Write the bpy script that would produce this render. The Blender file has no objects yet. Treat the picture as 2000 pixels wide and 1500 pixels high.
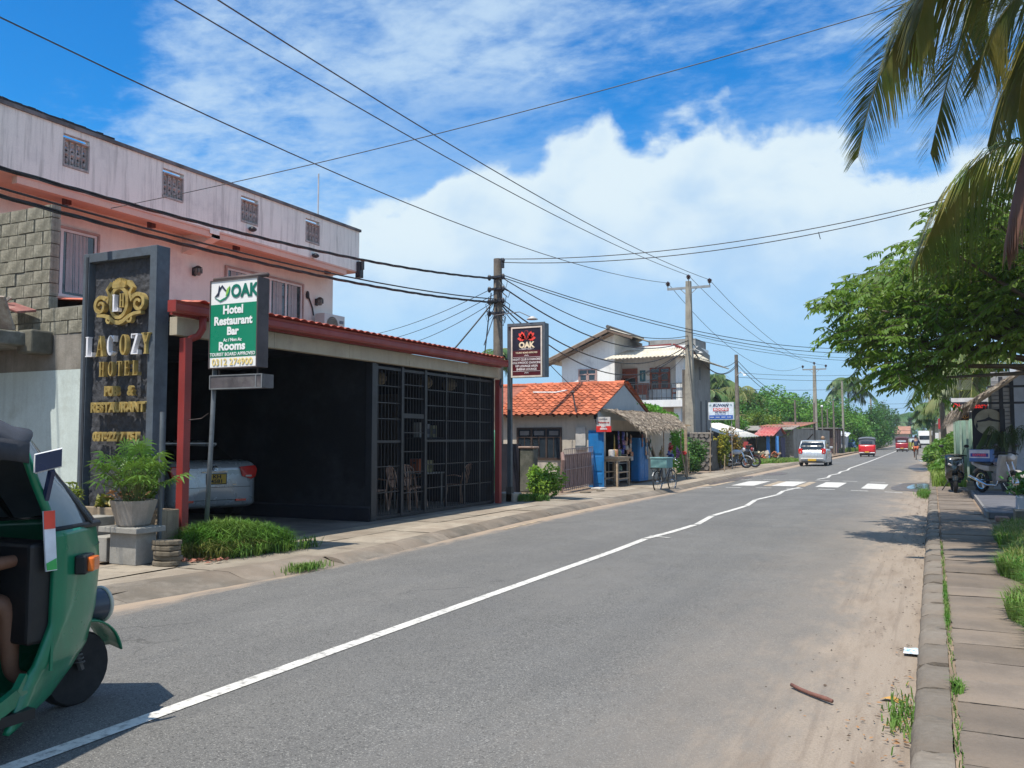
import bpy, math, random
import numpy as np
from mathutils import Vector, Matrix
rnd = random.Random(11)
nr = np.random.default_rng(5)
R = math.radians
SC = bpy.context.scene
COL = SC.collection

# ------------------------------------------------ camera
cam = bpy.data.objects.new('camera', bpy.data.cameras.new('camera'))
COL.objects.link(cam)
cam.location = (0, 0, 1.62)
cam.rotation_euler = (R(90 + 3.58), 0, R(26.02))
cam.data.lens = 30.24
cam.data.sensor_width = 36
cam.data.clip_start = 0.05
cam.data.clip_end = 3000
SC.camera = cam

# ------------------------------------------------ sky
SUNV = Vector((-0.10, -0.43, 1.0)).normalized()
wd = bpy.data.worlds.new('World'); SC.world = wd; wd.use_nodes = True
nt = wd.node_tree; nt.nodes.clear()
def N(t, **k):
    n = nt.nodes.new(t)
    for a, b in k.items(): setattr(n, a, b)
    return n
def L(a, b): nt.links.new(a, b)
def math_(op, a, b=None, c=None, clamp=False):
    n = N('ShaderNodeMath', operation=op, use_clamp=clamp)
    for i, x in enumerate((a, b, c)):
        if x is None: continue
        if isinstance(x, (int, float)): n.inputs[i].default_value = x
        else: L(x, n.inputs[i])
    return n.outputs[0]
sky = N('ShaderNodeTexSky', sky_type='NISHITA')
sky.sun_disc = False
sky.sun_elevation = math.asin(SUNV.z)
sky.sun_rotation = math.atan2(SUNV.x, SUNV.y)
sky.air_density = 1.0; sky.dust_density = 0.3; sky.ozone_density = 2.5
tc = N('ShaderNodeTexCoord')
sx = N('ShaderNodeSeparateXYZ'); L(tc.outputs['Generated'], sx.inputs[0])
X_, Y_, Z_ = sx.outputs
az = math_('ARCTAN2', X_, Y_)          # radians, right of +Y positive
el = math_('ARCSINE', Z_)
cmb = N('ShaderNodeCombineXYZ'); L(az, cmb.inputs[0]); L(el, cmb.inputs[1])
def noise(vec, scale, detail=6, rough=.55, dist=0., off=0.):
    n = N('ShaderNodeTexNoise'); n.inputs['Scale'].default_value = scale
    n.inputs['Detail'].default_value = detail; n.inputs['Roughness'].default_value = rough
    n.inputs['Distortion'].default_value = dist
    m = N('ShaderNodeMapping'); m.inputs['Location'].default_value = (off, off * .7, off * .3); L(vec, m.inputs[0])
    L(m.outputs[0], n.inputs['Vector']); return n.outputs['Fac']
def smooth(x, a, b):
    n = N('ShaderNodeMapRange', interpolation_type='SMOOTHSTEP')
    L(x, n.inputs[0]); n.inputs[1].default_value = a; n.inputs[2].default_value = b; return n.outputs[0]
# the bank of cumulus low in the sky: its top edge as a function of azimuth
azn = math_('MULTIPLY_ADD', az, 1 / (2 * math.pi), .5)
fc = N('ShaderNodeFloatCurve'); L(azn, fc.inputs['Value'])
def azx(deg): return deg / 360 + .5
cv = fc.mapping.curves[0]
pts = [(-180, 19), (-120, 17), (-70, 8), (-46, 10), (-37.6, 14.2), (-33.5, 15.5), (-29, 18.6), (-24, 18.9), (-19, 20.2), (-13, 20.4), (-6, 18.3), (0, 17.6), (10, 18), (40, 20), (90, 19), (140, 20), (180, 19)]  # outside the view the bank is raised for brighter, whiter ambient light
cv.points[0].location = (azx(pts[0][0]), pts[0][1] / 30); cv.points[1].location = (azx(pts[-1][0]), pts[-1][1] / 30)
for p in pts[1:-1]: cv.points.new(azx(p[0]), p[1] / 30)
fc.mapping.update()
edge = math_('MULTIPLY', fc.outputs[0], R(30))
stretch = N('ShaderNodeMapping'); stretch.inputs['Scale'].default_value = (1, 1.35, 1); L(cmb.outputs[0], stretch.inputs[0])
nb = noise(stretch.outputs[0], 12, 7, .52, .15, 3.1)
nb2 = noise(stretch.outputs[0], 3.6, 3, .5, .2, 8.4)
d = math_('SUBTRACT', edge, el)
d = math_('ADD', d, math_('MULTIPLY_ADD', nb, .16, -.08))
d = math_('ADD', d, math_('MULTIPLY_ADD', nb2, .12, -.06))
cum = smooth(d, -.004, .026)
# thin the bank towards the horizon, where it is veiled blue
low = smooth(math_('ADD', el, math_('MULTIPLY_ADD', nb2, .16, -.08)), R(3.5), R(15.0))
cum = math_('MULTIPLY', cum, math_('MULTIPLY_ADD', low, .66, .32))
# high thin cloud, on a plane overhead
den = math_('MAXIMUM', math_('ADD', Z_, .08), .06)
pc = N('ShaderNodeCombineXYZ'); L(math_('DIVIDE', X_, den), pc.inputs[0]); L(math_('DIVIDE', Y_, den), pc.inputs[1])
pm = N('ShaderNodeMapping'); pm.inputs['Rotation'].default_value = (0, 0, R(28)); pm.inputs['Scale'].default_value = (1.0, 1.35, 1); L(pc.outputs[0], pm.inputs[0])
na = noise(pm.outputs[0], 1.15, 3, .5, .4, 2.0)
nc = noise(pm.outputs[0], 6.5, 8, .60, .25, 5.0)
ndt = noise(pm.outputs[0], 26, 4, .6, .1, 9.0)
fa = N('ShaderNodeFloatCurve'); L(azn, fa.inputs['Value'])
cv = fa.mapping.curves[0]
pts = [(-180, .78), (-90, .60), (-62, .32), (-56, .30), (-51, .42), (-47, .80), (-40, .86), (-28, .86), (-22, .74), (-14, .62), (-8, .66), (-2, .70), (6, .76), (60, .80), (120, .78), (180, .78)]  # cover outside the view is raised too, to brighten the shaded walls
cv.points[0].location = (azx(pts[0][0]), pts[0][1]); cv.points[1].location = (azx(pts[-1][0]), pts[-1][1])
for p in pts[1:-1]: cv.points.new(azx(p[0]), p[1])
fa.mapping.update()
h = math_('MULTIPLY_ADD', na, .55, math_('MULTIPLY', nc, .62))
h = math_('ADD', h, math_('MULTIPLY_ADD', ndt, .20, -.10))
h = math_('ADD', h, math_('MULTIPLY_ADD', fa.outputs[0], .75, -.40))
cir = math_('MULTIPLY', smooth(h, .50, .98), .80)
gap = math_('MULTIPLY', math_('SUBTRACT', 1, smooth(math_('ADD', el, math_('MULTIPLY_ADD', na, .12, -.06)), R(19.5), R(24))), smooth(az, R(-44), R(-30)))
cir = math_('MULTIPLY', cir, math_('MULTIPLY_ADD', gap, -.55, 1))
cirh = math_('MULTIPLY', cir, smooth(el, R(6), R(16)))
# colours
hs = N('ShaderNodeHueSaturation'); L(sky.outputs[0], hs.inputs['Color']); hs.inputs['Saturation'].default_value = 1.32
hs.inputs['Value'].default_value = 1.0
tint = N('ShaderNodeMix', data_type='RGBA', blend_type='MULTIPLY'); tint.inputs[0].default_value = 1
L(hs.outputs[0], tint.inputs[6]); tint.inputs[7].default_value = (.42, 1.38, 1.72, 1)
pale = N('ShaderNodeMix', data_type='RGBA'); L(math_('SUBTRACT', 1, smooth(el, R(-2), R(20))), pale.inputs[0])
L(tint.outputs[2], pale.inputs[6]); pale.inputs[7].default_value = (3.2, 5.3, 8.0, 1)
m1 = N('ShaderNodeMix', data_type='RGBA'); L(cirh, m1.inputs[0]); L(pale.outputs[2], m1.inputs[6]); m1.inputs[7].default_value = (5.6, 7.2, 8.7, 1)
shade = N('ShaderNodeMix', data_type='RGBA'); L(smooth(math_('ADD', d, math_('MULTIPLY_ADD', nb, .3, -.15)), .02, .24), shade.inputs[0])
shade.inputs[6].default_value = (6.9, 8.1, 8.8, 1); shade.inputs[7].default_value = (4.6, 6.4, 8.4, 1)
m2 = N('ShaderNodeMix', data_type='RGBA'); L(cum, m2.inputs[0]); L(m1.outputs[2], m2.inputs[6]); L(shade.outputs[2], m2.inputs[7])
bg = N('ShaderNodeBackground'); bg.inputs['Strength'].default_value = 0.09
L(m2.outputs[2], bg.inputs[0])
wo = N('ShaderNodeOutputWorld'); L(bg.outputs[0], wo.inputs[0])

sl = bpy.data.lights.new('sun', 'SUN'); sl.energy = 4.9; sl.angle = R(.53); sl.color = (1, .93, .82)
so = bpy.data.objects.new('sun', sl); COL.objects.link(so); so.location = (0, -5, 30)
so.rotation_euler = SUNV.to_track_quat('Z', 'Y').to_euler()
SC.view_settings.view_transform = 'Standard'; SC.view_settings.look = 'None'
SC.view_settings.exposure = 0.30; SC.view_settings.gamma = 1; SC.view_settings.use_curve_mapping = False
SC.cycles.max_bounces = 6; SC.cycles.diffuse_bounces = 3; SC.cycles.transparent_max_bounces = 8

# ------------------------------------------------ materials
MATS = {}
def mat(name, c, rough=.8, var=.18, vs=4., c2=None, f2=.5, s2=1.2, bump=.25, bs=60., metal=0., spec=.5, streak=0., coat=0., emit=None, trans=0., alpha=1., ax=None, pp=None):
    """procedural surface: base colour c varied by noise, patches of c2, optional vertical streaks, fine bump"""
    if name in MATS: return MATS[name]
    m = bpy.data.materials.new(name); m.use_nodes = True; t = m.node_tree
    b = t.nodes['Principled BSDF']; out = t.nodes['Material Output']
    def n(ty, **k):
        x = t.nodes.new(ty)
        for a, v in k.items(): setattr(x, a, v)
        return x
    tcn = n('ShaderNodeTexCoord').outputs['Object']
    def nz(s, det=4, sc=None, ro=.6):
        x = n('ShaderNodeTexNoise'); x.inputs['Scale'].default_value = s; x.inputs['Detail'].default_value = det; x.inputs['Roughness'].default_value = ro
        if sc:
            mp = n('ShaderNodeMapping'); mp.inputs['Scale'].default_value = sc; t.links.new(tcn, mp.inputs[0]); t.links.new(mp.outputs[0], x.inputs['Vector'])
        else: t.links.new(tcn, x.inputs['Vector'])
        return x.outputs['Fac']
    def mr(s, a, bb, lo, hi):
        x = n('ShaderNodeMapRange', interpolation_type='SMOOTHSTEP'); t.links.new(s, x.inputs[0])
        for i, v in enumerate((a, bb, lo, hi)): x.inputs[i + 1].default_value = v
        return x.outputs[0]
    def mix(f, a, bb, bt='MIX'):
        x = n('ShaderNodeMix', data_type='RGBA', blend_type=bt)
        for i, v in ((0, f), (6, a), (7, bb)):
            if isinstance(v, (int, float)): x.inputs[i].default_value = v
            elif isinstance(v, tuple): x.inputs[i].default_value = (*v[:3], 1)
            else: t.links.new(v, x.inputs[i])
        return x.outputs[2]
    col = mix(mr(nz(vs, 5), .3, .7, 0, 1), tuple(x * (1 - var) for x in c), tuple(min(1, x * (1 + var)) for x in c))
    if c2 is not None:
        col = mix(mr(nz(s2, 7, None, .68), f2 - .12, f2 + .12, 0, 1), col, tuple(c2))
    if streak:
        s = mr(nz(1.0, 6, ax or (9, 9, .55), .7), .46, .72, 0, streak)
        col = mix(s, col, tuple(x * .38 for x in c))
    if bump:
        fine = nz(bs, 3)
        col = mix(mr(fine, .3, .7, 0, .22), col, tuple(x * .6 for x in c))
        bp = n('ShaderNodeBump'); bp.inputs['Strength'].default_value = bump; bp.inputs['Distance'].default_value = .01
        t.links.new(fine, bp.inputs['Height']); t.links.new(bp.outputs[0], b.inputs['Normal'])
    if pp: col = pp(t, n, mr, mix, nz, col, b)
    t.links.new(col, b.inputs['Base Color'])
    rv = mr(nz(vs * 2.3, 3), .3, .7, max(0, rough - .08), min(1, rough + .08)); t.links.new(rv, b.inputs['Roughness'])
    b.inputs['Metallic'].default_value = metal; b.inputs['Specular IOR Level'].default_value = spec
    b.inputs['Coat Weight'].default_value = coat; b.inputs['Coat Roughness'].default_value = .08
    if emit: b.inputs['Emission Color'].default_value = (*emit[:3], 1); b.inputs['Emission Strength'].default_value = emit[3]
    if trans:
        tr = n('ShaderNodeBsdfTranslucent'); t.links.new(mix(.6, col, (.20, .34, .03)), tr.inputs[0])
        ms = n('ShaderNodeMixShader'); ms.inputs[0].default_value = trans
        t.links.new(b.outputs[0], ms.inputs[1]); t.links.new(tr.outputs[0], ms.inputs[2]); t.links.new(ms.outputs[0], out.inputs[0])
    if alpha < 1: b.inputs['Alpha'].default_value = alpha
    MATS[name] = m
    return m
def glass(name, c=(.02, .03, .035), rough=.05):
    return mat(name, c, rough, .3, 1.5, bump=0, spec=.9, coat=.3)
def leaf(name, c, c2=None, tr=.28, f2=.5, vs=1.2):
    return mat(name, c, .5, .38, vs, c2, f2, .9, bump=0, spec=.35, trans=tr)

# ------------------------------------------------ mesh building
FR = {}
class MB:
    def __init__(s): s.v = []; s.f = []; s.M = None; s.mi = []; s.m = 0
    def _a(s, vs, fs):
        k = len(s.v)
        if s.M is not None: vs = [tuple(s.M @ Vector(p)) for p in vs]
        s.v += [tuple(p) for p in vs]; s.f += [tuple(i + k for i in f) for f in fs]; s.mi += [s.m] * len(fs)
        return s
    def box(s, x0, x1, y0, y1, z0, z1):
        return s._a([(x0, y0, z0), (x1, y0, z0), (x1, y1, z0), (x0, y1, z0), (x0, y0, z1), (x1, y0, z1), (x1, y1, z1), (x0, y1, z1)],
            [(0, 3, 2, 1), (4, 5, 6, 7), (0, 1, 5, 4), (1, 2, 6, 5), (2, 3, 7, 6), (3, 0, 4, 7)])
    def obox(s, c, size, ang=(0, 0, 0)):
        from mathutils import Euler
        m = Euler(ang).to_matrix(); c = Vector(c); h = Vector(size) / 2
        vs = [c + m @ Vector((a * h.x, b * h.y, d_ * h.z)) for a, b, d_ in ((-1, -1, -1), (1, -1, -1), (1, 1, -1), (-1, 1, -1), (-1, -1, 1), (1, -1, 1), (1, 1, 1), (-1, 1, 1))]
        return s._a(vs, [(0, 3, 2, 1), (4, 5, 6, 7), (0, 1, 5, 4), (1, 2, 6, 5), (2, 3, 7, 6), (3, 0, 4, 7)])
    def beam(s, a, b, w, h, up=(0, 0, 1)):
        a = Vector(a); b = Vector(b); d_ = (b - a).normalized(); u = Vector(up)
        if abs(d_.dot(u)) > .98: u = Vector((1, 0, 0))
        r_ = d_.cross(u).normalized() * w / 2; u = r_.cross(d_).normalized() * h / 2
        vs = [a - r_ - u, a + r_ - u, a + r_ + u, a - r_ + u, b - r_ - u, b + r_ - u, b + r_ + u, b - r_ + u]
        return s._a(vs, [(0, 1, 2, 3), (4, 7, 6, 5), (0, 4, 5, 1), (1, 5, 6, 2), (2, 6, 7, 3), (3, 7, 4, 0)])
    def tube(s, pts, r, n=8, cap=True):
        pts = [Vector(p) for p in pts]; m = len(pts)
        rs = r if isinstance(r, (list, tuple)) else [r] * m
        vs = []; fs = []; pr = None
        for i, p in enumerate(pts):
            d_ = (pts[min(i + 1, m - 1)] - pts[max(i - 1, 0)])
            d_ = d_.normalized() if d_.length > 1e-9 else Vector((0, 0, 1))
            if pr is None:
                pr = d_.cross(Vector((0, 0, 1)) if abs(d_.z) < .9 else Vector((1, 0, 0))).normalized()
            else: pr = (pr - d_ * pr.dot(d_)).normalized()
            q = d_.cross(pr)
            for k in range(n):
                t = 2 * math.pi * k / n; vs.append(p + (pr * math.cos(t) + q * math.sin(t)) * rs[i])
        for i in range(m - 1):
            for k in range(n):
                a = i * n + k; b = i * n + (k + 1) % n; fs.append((a, b, b + n, a + n))
        if cap: fs.append(tuple(range(n - 1, -1, -1))); fs.append(tuple((m - 1) * n + k for k in range(n)))
        return s._a(vs, fs)
    def ring(s, c, rad, r, axis='y', n=24, k=6):
        c = Vector(c); vs = []; fs = []
        for i in range(n):
            t = 2 * math.pi * i / n
            for j in range(k):
                q = 2 * math.pi * j / k; rr = rad + r * math.cos(q); o = r * math.sin(q)
                p = {'y': (rr * math.cos(t), o, rr * math.sin(t)), 'x': (o, rr * math.cos(t), rr * math.sin(t)), 'z': (rr * math.cos(t), rr * math.sin(t), o)}[axis]
                vs.append(c + Vector(p))
        for i in range(n):
            for j in range(k):
                a = i * k + j; b = i * k + (j + 1) % k; a2 = ((i + 1) % n) * k + j; b2 = ((i + 1) % n) * k + (j + 1) % k
                fs.append((a, b, b2, a2))
        return s._a(vs, fs)
    def prism(s, poly, fn, a, b):
        """poly: 2d points; fn(u, v, w) -> xyz; extruded from w=a to w=b"""
        n = len(poly); vs = [fn(u, v, a) for u, v in poly] + [fn(u, v, b) for u, v in poly]
        fs = [tuple(range(n - 1, -1, -1)), tuple(range(n, 2 * n))] + [(i, (i + 1) % n, (i + 1) % n + n, i + n) for i in range(n)]
        return s._a(vs, fs)
    def lathe(s, prof, c=(0, 0, 0), n=16, axis='z'):
        c = Vector(c); vs = []; m = len(prof); fs = []
        for r_, z in prof:
            for k in range(n):
                t = 2 * math.pi * k / n; x, y = r_ * math.cos(t), r_ * math.sin(t)
                vs.append(c + Vector({'z': (x, y, z), 'y': (x, z, y), 'x': (z, x, y)}[axis]))
        for i in range(m - 1):
            for k in range(n):
                a = i * n + k; b = i * n + (k + 1) % n; fs.append((a, b, b + n, a + n))
        fs.append(tuple(range(n - 1, -1, -1))); fs.append(tuple((m - 1) * n + k for k in range(n)))
        return s._a(vs, fs)
    def ell(s, c, r, n=12, m=8):
        if isinstance(r, (int, float)): r = (r, r, r)
        vs = []; fs = []
        for i in range(m + 1):
            p = math.pi * i / m
            for k in range(n):
                t = 2 * math.pi * k / n; vs.append((c[0] + r[0] * math.sin(p) * math.cos(t), c[1] + r[1] * math.sin(p) * math.sin(t), c[2] + r[2] * math.cos(p)))
        for i in range(m):
            for k in range(n):
                a = i * n + k; b = i * n + (k + 1) % n; fs.append((a, a + n, b + n, b))
        return s._a(vs, fs)
    def grid(s, fn, nu, nv):
        vs = [fn(i / nu, j / nv) for j in range(nv + 1) for i in range(nu + 1)]; w = nu + 1
        return s._a(vs, [(j * w + i, j * w + i + 1, (j + 1) * w + i + 1, (j + 1) * w + i) for j in range(nv) for i in range(nu)])
    def quad(s, *p): return s._a(p, [tuple(range(len(p)))])
    def mesh(s, name):
        me = bpy.data.meshes.new(name); me.from_pydata([tuple(p) for p in s.v], [], s.f); me.validate(); return me
    def build(s, name, m, parent=None, smooth=False, w=True, bev=0, solid=0, kind=None, label=None):
        """w=True: the vertices are world coordinates and are carried into the parent's frame"""
        if parent is not None and w and root(parent) in FR:
            inv = FR[root(parent)].inverted(); s.v = [tuple(inv @ Vector(p)) for p in s.v]
        me = s.mesh(name)
        ms = m if isinstance(m, (list, tuple)) else [m]
        for q in ms: me.materials.append(q)
        if len(ms) > 1 and len(me.polygons) == len(s.mi): me.polygons.foreach_set('material_index', s.mi)
        if smooth:
            me.polygons.foreach_set('use_smooth', [True] * len(me.polygons))
            if smooth == 'auto':
                try: me.set_sharp_from_angle(angle=R(40))
                except Exception: pass
        o = bpy.data.objects.new(name, me); COL.objects.link(o)
        if parent is not None: o.parent = parent
        if solid:
            q = o.modifiers.new('solid', 'SOLIDIFY'); q.thickness = solid; q.offset = 0
        if bev:
            q = o.modifiers.new('bevel', 'BEVEL'); q.width = bev; q.segments = 2; q.limit_method = 'ANGLE'
        if kind: o['kind'] = kind
        if label: o['label'] = label
        return o
def root(o):
    while o.parent is not None: o = o.parent
    return o.name
def thing(name, label, cat, loc=(0, 0, 0), rz=0., group=None):
    o = bpy.data.objects.new(name, None); COL.objects.link(o); o.location = loc; o.rotation_euler = (0, 0, rz)
    o.empty_display_size = .2
    o['label'] = label; o['category'] = cat
    if group: o['group'] = group
    FR[o.name] = Matrix.Translation(loc) @ Matrix.Rotation(rz, 4, 'Z')
    return o
def tag(o, label, cat, group=None):
    o['label'] = label; o['category'] = cat
    if group: o['group'] = group
    return o
def structure(o): o['kind'] = 'structure'; return o
def stuff(o): o['kind'] = 'stuff'; return o
def dup(r, loc, rz=0., label=None, group=None):
    c = r.copy(); COL.objects.link(c); c.location = loc; c.rotation_euler = (0, 0, rz)
    if label: c['label'] = label
    if group: c['group'] = group
    for ch in list(r.children):
        k = ch.copy(); COL.objects.link(k); k.parent = c
        for g in list(ch.children):
            q = g.copy(); COL.objects.link(q); q.parent = k
    return c
def share(src, name, parent, loc, rot=(0, 0, 0), sc=(1, 1, 1)):
    """another piece with the mesh of src"""
    o = bpy.data.objects.new(name, src.data); COL.objects.link(o); o.parent = parent
    o.location = loc; o.rotation_euler = rot; o.scale = sc
    return o
def arr_mesh(name, V, F, m, parent=None, w=True, kind=None, smooth=False):
    V = np.asarray(V, dtype=np.float32); F = np.asarray(F, dtype=np.int32)
    if parent is not None and w and root(parent) in FR:
        inv = np.array(FR[root(parent)].inverted()); V = V @ inv[:3, :3].T + inv[:3, 3]
    me = bpy.data.meshes.new(name); k = F.shape[1]
    me.vertices.add(len(V)); me.vertices.foreach_set('co', V.astype(np.float32).ravel())
    me.loops.add(F.size); me.loops.foreach_set('vertex_index', F.ravel())
    me.polygons.add(len(F)); me.polygons.foreach_set('loop_start', np.arange(0, F.size, k, dtype=np.int32))
    me.update(calc_edges=True); me.materials.append(m)
    if smooth: me.polygons.foreach_set('use_smooth', [True] * len(F))
    o = bpy.data.objects.new(name, me); COL.objects.link(o)
    if parent is not None: o.parent = parent
    if kind: o['kind'] = kind
    return o
def leaves(C, size, aspect=.42, flat=.5, droop=0., rng=nr, dirs=None):
    """diamond leaves at the centres C; returns V, F"""
    C = np.asarray(C, float); n = len(C)
    d_ = rng.normal(size=(n, 3)); d_[:, 2] = d_[:, 2] * (1 - flat) - droop
    if dirs is not None: d_ = d_ * .45 + dirs
    d_ /= np.linalg.norm(d_, axis=1)[:, None] + 1e-9
    nn = rng.normal(size=(n, 3)); nn[:, 2] += 1.2 * flat * 2
    b = np.cross(d_, nn); b /= np.linalg.norm(b, axis=1)[:, None] + 1e-9
    s = (size * (0.65 + .7 * rng.random(n)))[:, None]
    nrm = np.cross(b, d_)
    p0 = C - d_ * s * .5; p2 = C + d_ * s * .5; mid = C + nrm * s * .06
    p1 = mid + b * s * aspect * .5; p3 = mid - b * s * aspect * .5
    V = np.stack([p0, p1, p2, p3], 1).reshape(-1, 3)
    return V, np.arange(4 * n).reshape(-1, 4)
def text(body, m, parent, loc, size, rot=(R(90), 0, 0), ext=.002, off=0., align='CENTER', name='lettering', sx=1., shear=0., w=True):
    cu = bpy.data.curves.new('t', 'FONT'); cu.body = body; cu.size = size; cu.extrude = ext; cu.offset = off
    cu.align_x = align; cu.align_y = 'CENTER'; cu.resolution_u = 3; cu.shear = shear
    o = bpy.data.objects.new('t', cu)
    me = bpy.data.meshes.new_from_object(o); bpy.data.objects.remove(o)
    from mathutils import Euler
    T = Matrix.Translation(loc) @ Euler(rot).to_matrix().to_4x4() @ Matrix.Diagonal((sx, 1, 1, 1))
    if parent is not None and w and root(parent) in FR: T = FR[root(parent)].inverted() @ T
    me.transform(T); me.name = name
    me.materials.clear(); me.materials.append(m)
    ob = bpy.data.objects.new(name, me); COL.objects.link(ob)
    if parent is not None: ob.parent = parent
    return ob
def figure(joints, edges, rad, m, name='body', parent=None, head=None, w=True, sub=2):
    """one continuous skinned body; joints: dict name->xyz, edges: pairs, rad: dict"""
    ks = list(joints); ix = {k: i for i, k in enumerate(ks)}
    vs = [Vector(joints[k]) for k in ks]
    if parent is not None and w and root(parent) in FR:
        inv = FR[root(parent)].inverted(); vs = [inv @ p for p in vs]
    me = bpy.data.meshes.new(name); me.from_pydata([tuple(p) for p in vs], [(ix[a], ix[b]) for a, b in edges], [])
    o = bpy.data.objects.new(name, me); COL.objects.link(o)
    sk = o.modifiers.new('skin', 'SKIN'); sk.use_smooth_shade = True
    ss = o.modifiers.new('sub', 'SUBSURF'); ss.levels = ss.render_levels = sub
    if not me.skin_vertices: me.attributes
    for i, k in enumerate(ks):
        r_ = rad.get(k, .04); me.skin_vertices[0].data[i].radius = r_ if isinstance(r_, tuple) else (r_, r_)
        me.skin_vertices[0].data[i].use_root = (i == 0)
    me.materials.append(m)
    if parent is not None: o.parent = parent
    return o

# =============================================================== GROUND
def crown(x):
    t = (x + 3.9) / 3.4
    return max(0., .06 * (1 - t * t))
KL = [(-30, -7.15), (3, -7.1), (5.8, -7.2), (7.2, -6.95), (8.2, -6.8), (9.4, -6.78), (11.7, -6.98), (15, -7.18), (19, -7.2), (24, -7.0), (32, -7.2), (44, -7.35), (60, -7.4), (90, -7.3), (300, -7.3)]
def kl(y):
    for (a, xa), (b, xb) in zip(KL, KL[1:]):
        if a <= y <= b: return xa + (xb - xa) * (y - a) / (b - a)
    return -7.3
def asphalt_pp(t, n, mr, mix, nz, col, b):
    # pale aggregate, wheel tracks, blown sand along both edges of the road, old patches
    sep = n('ShaderNodeSeparateXYZ'); t.links.new(n('ShaderNodeTexCoord').outputs['Object'], sep.inputs[0])
    def mth(op, a, bb):
        x = n('ShaderNodeMath', operation=op)
        for i, v in enumerate((a, bb)):
            if isinstance(v, (int, float)): x.inputs[i].default_value = v
            else: t.links.new(v, x.inputs[i])
        return x.outputs[0]
    x = sep.outputs[0]
    col = mix(mr(nz(85, 2, None, .8), .54, .66, 0, .75), col, (.36, .35, .32))
    col = mix(mr(nz(62, 2, None, .8), .55, .66, 0, .80), col, (.045, .044, .042))
    col = mix(mr(nz(26, 4, None, .75), .55, .68, 0, .42), col, (.26, .25, .235))
    col = mix(mr(nz(19, 4, (1, .6, 1), .75), .56, .70, 0, .55), col, (.07, .068, .065))
    col = mix(mr(nz(.55, 6, (1.2, .35, 1), .7), .52, .62, 0, .30), col, (.19, .18, .165))
    col = mix(mr(nz(1.0, 5, (1.6, .10, 1)), .42, .66, 0, .22), col, (.100, .099, .097))
    vo = n('ShaderNodeTexVoronoi', feature='DISTANCE_TO_EDGE'); vo.inputs['Scale'].default_value = .42
    mp = n('ShaderNodeMapping'); mp.inputs['Scale'].default_value = (1, .45, 1)
    dn = n('ShaderNodeTexNoise'); dn.inputs['Scale'].default_value = 1.7; dn.inputs['Detail'].default_value = 6
    t.links.new(n('ShaderNodeTexCoord').outputs['Object'], dn.inputs['Vector'])
    ad = n('ShaderNodeVectorMath', operation='ADD'); t.links.new(n('ShaderNodeTexCoord').outputs['Object'], ad.inputs[0]); t.links.new(dn.outputs['Color'], ad.inputs[1])
    t.links.new(ad.outputs[0], mp.inputs[0]); t.links.new(mp.outputs[0], vo.inputs['Vector'])
    cr = mth('MULTIPLY', mr(vo.outputs['Distance'], .0, .007, 1, 0), mr(nz(.35, 3), .50, .6, 0, .55))
    col = mix(cr, col, (.05, .048, .045))
    ns = nz(1.1, 6, (1, .5, 1)); nf = nz(7, 6, (1, .35, 1)); nk = nz(30, 5, (1, .4, 1))
    e = mth('ADD', mth('SUBTRACT', x, .30), mth('MULTIPLY', mth('SUBTRACT', ns, .5), 1.5)); e = mth('ADD', e, mth('MULTIPLY', mth('SUBTRACT', nf, .5), .9)); e = mth('ADD', e, mth('MULTIPLY', mth('SUBTRACT', nk, .5), .35))
    thin = mr(e, -2.7, -.9, 0, .62); thick = mr(e, -1.45, -.75, 0, .93)
    sand = mix(mr(nz(2.2, 6, (2.2, .35, 1), .7), .44, .72, 0, .85), (.335, .275, .215), (.215, .165, .122))
    sand = mix(mr(nz(2.4, 5, (5.5, .16, 1), .6), .52, .66, 0, .38), sand, (.17, .13, .098))
    sand = mix(mr(nz(80, 3), .4, .7, 0, .35), sand, (.13, .095, .07))
    col = mix(thin, col, (.25, .215, .178)); col = mix(thick, col, sand)
    e2 = mth('ADD', mth('MULTIPLY', x, -1), mth('MULTIPLY', mth('SUBTRACT', nf, .5), .7))
    col = mix(mr(e2, 6.55, 7.0, 0, .85), col, (.38, .29, .21))
    return col
A_ROAD = mat('asphalt', (.150, .146, .138), .86, .10, .8, (.128, .125, .119), .5, .35, bump=.6, bs=150, spec=.3, pp=asphalt_pp)
DIRT = mat('dirt', (.27, .205, .15), .95, .25, 1.3, (.17, .13, .10), .55, .8, bump=.5, bs=70, spec=.2)
GROUND = mat('ground', (.16, .145, .09), .95, .3, .3, (.07, .10, .035), .5, .12, bump=.3, bs=8, spec=.1)
def slab_pp(t, n, mr, mix, nz, col, b):
    col = mix(mr(nz(.9, 7, None, .72), .42, .62, 0, .55), col, (.21, .165, .125))
    col = mix(mr(nz(3.1, 7, (1, 1, 1), .75), .58, .70, 0, .6), col, (.12, .11, .095))
    info = n('ShaderNodeObjectInfo')
    hv = n('ShaderNodeHueSaturation'); t.links.new(col, hv.inputs['Color']); t.links.new(mr(info.outputs['Random'], 0, 1, .84, 1.12), hv.inputs['Value'])
    return hv.outputs[0]
CONC = mat('old_concrete', (.30, .265, .225), .9, .14, 2.5, bump=.5, bs=55, spec=.25, pp=slab_pp)
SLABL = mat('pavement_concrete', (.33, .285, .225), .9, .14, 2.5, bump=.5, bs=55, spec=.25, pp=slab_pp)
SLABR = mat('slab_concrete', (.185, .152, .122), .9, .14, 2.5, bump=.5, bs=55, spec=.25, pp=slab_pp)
KERB = mat('kerb_concrete', (.225, .195, .160), .9, .2, 3.5, (.15, .13, .105), .5, 2.2, bump=.7, bs=45, spec=.25, pp=slab_pp)
WHITEP = mat('road_paint', (.64, .62, .57), .7, .12, 3, (.20, .19, .18), .585, 17, bump=.3, bs=120, spec=.3)
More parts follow.
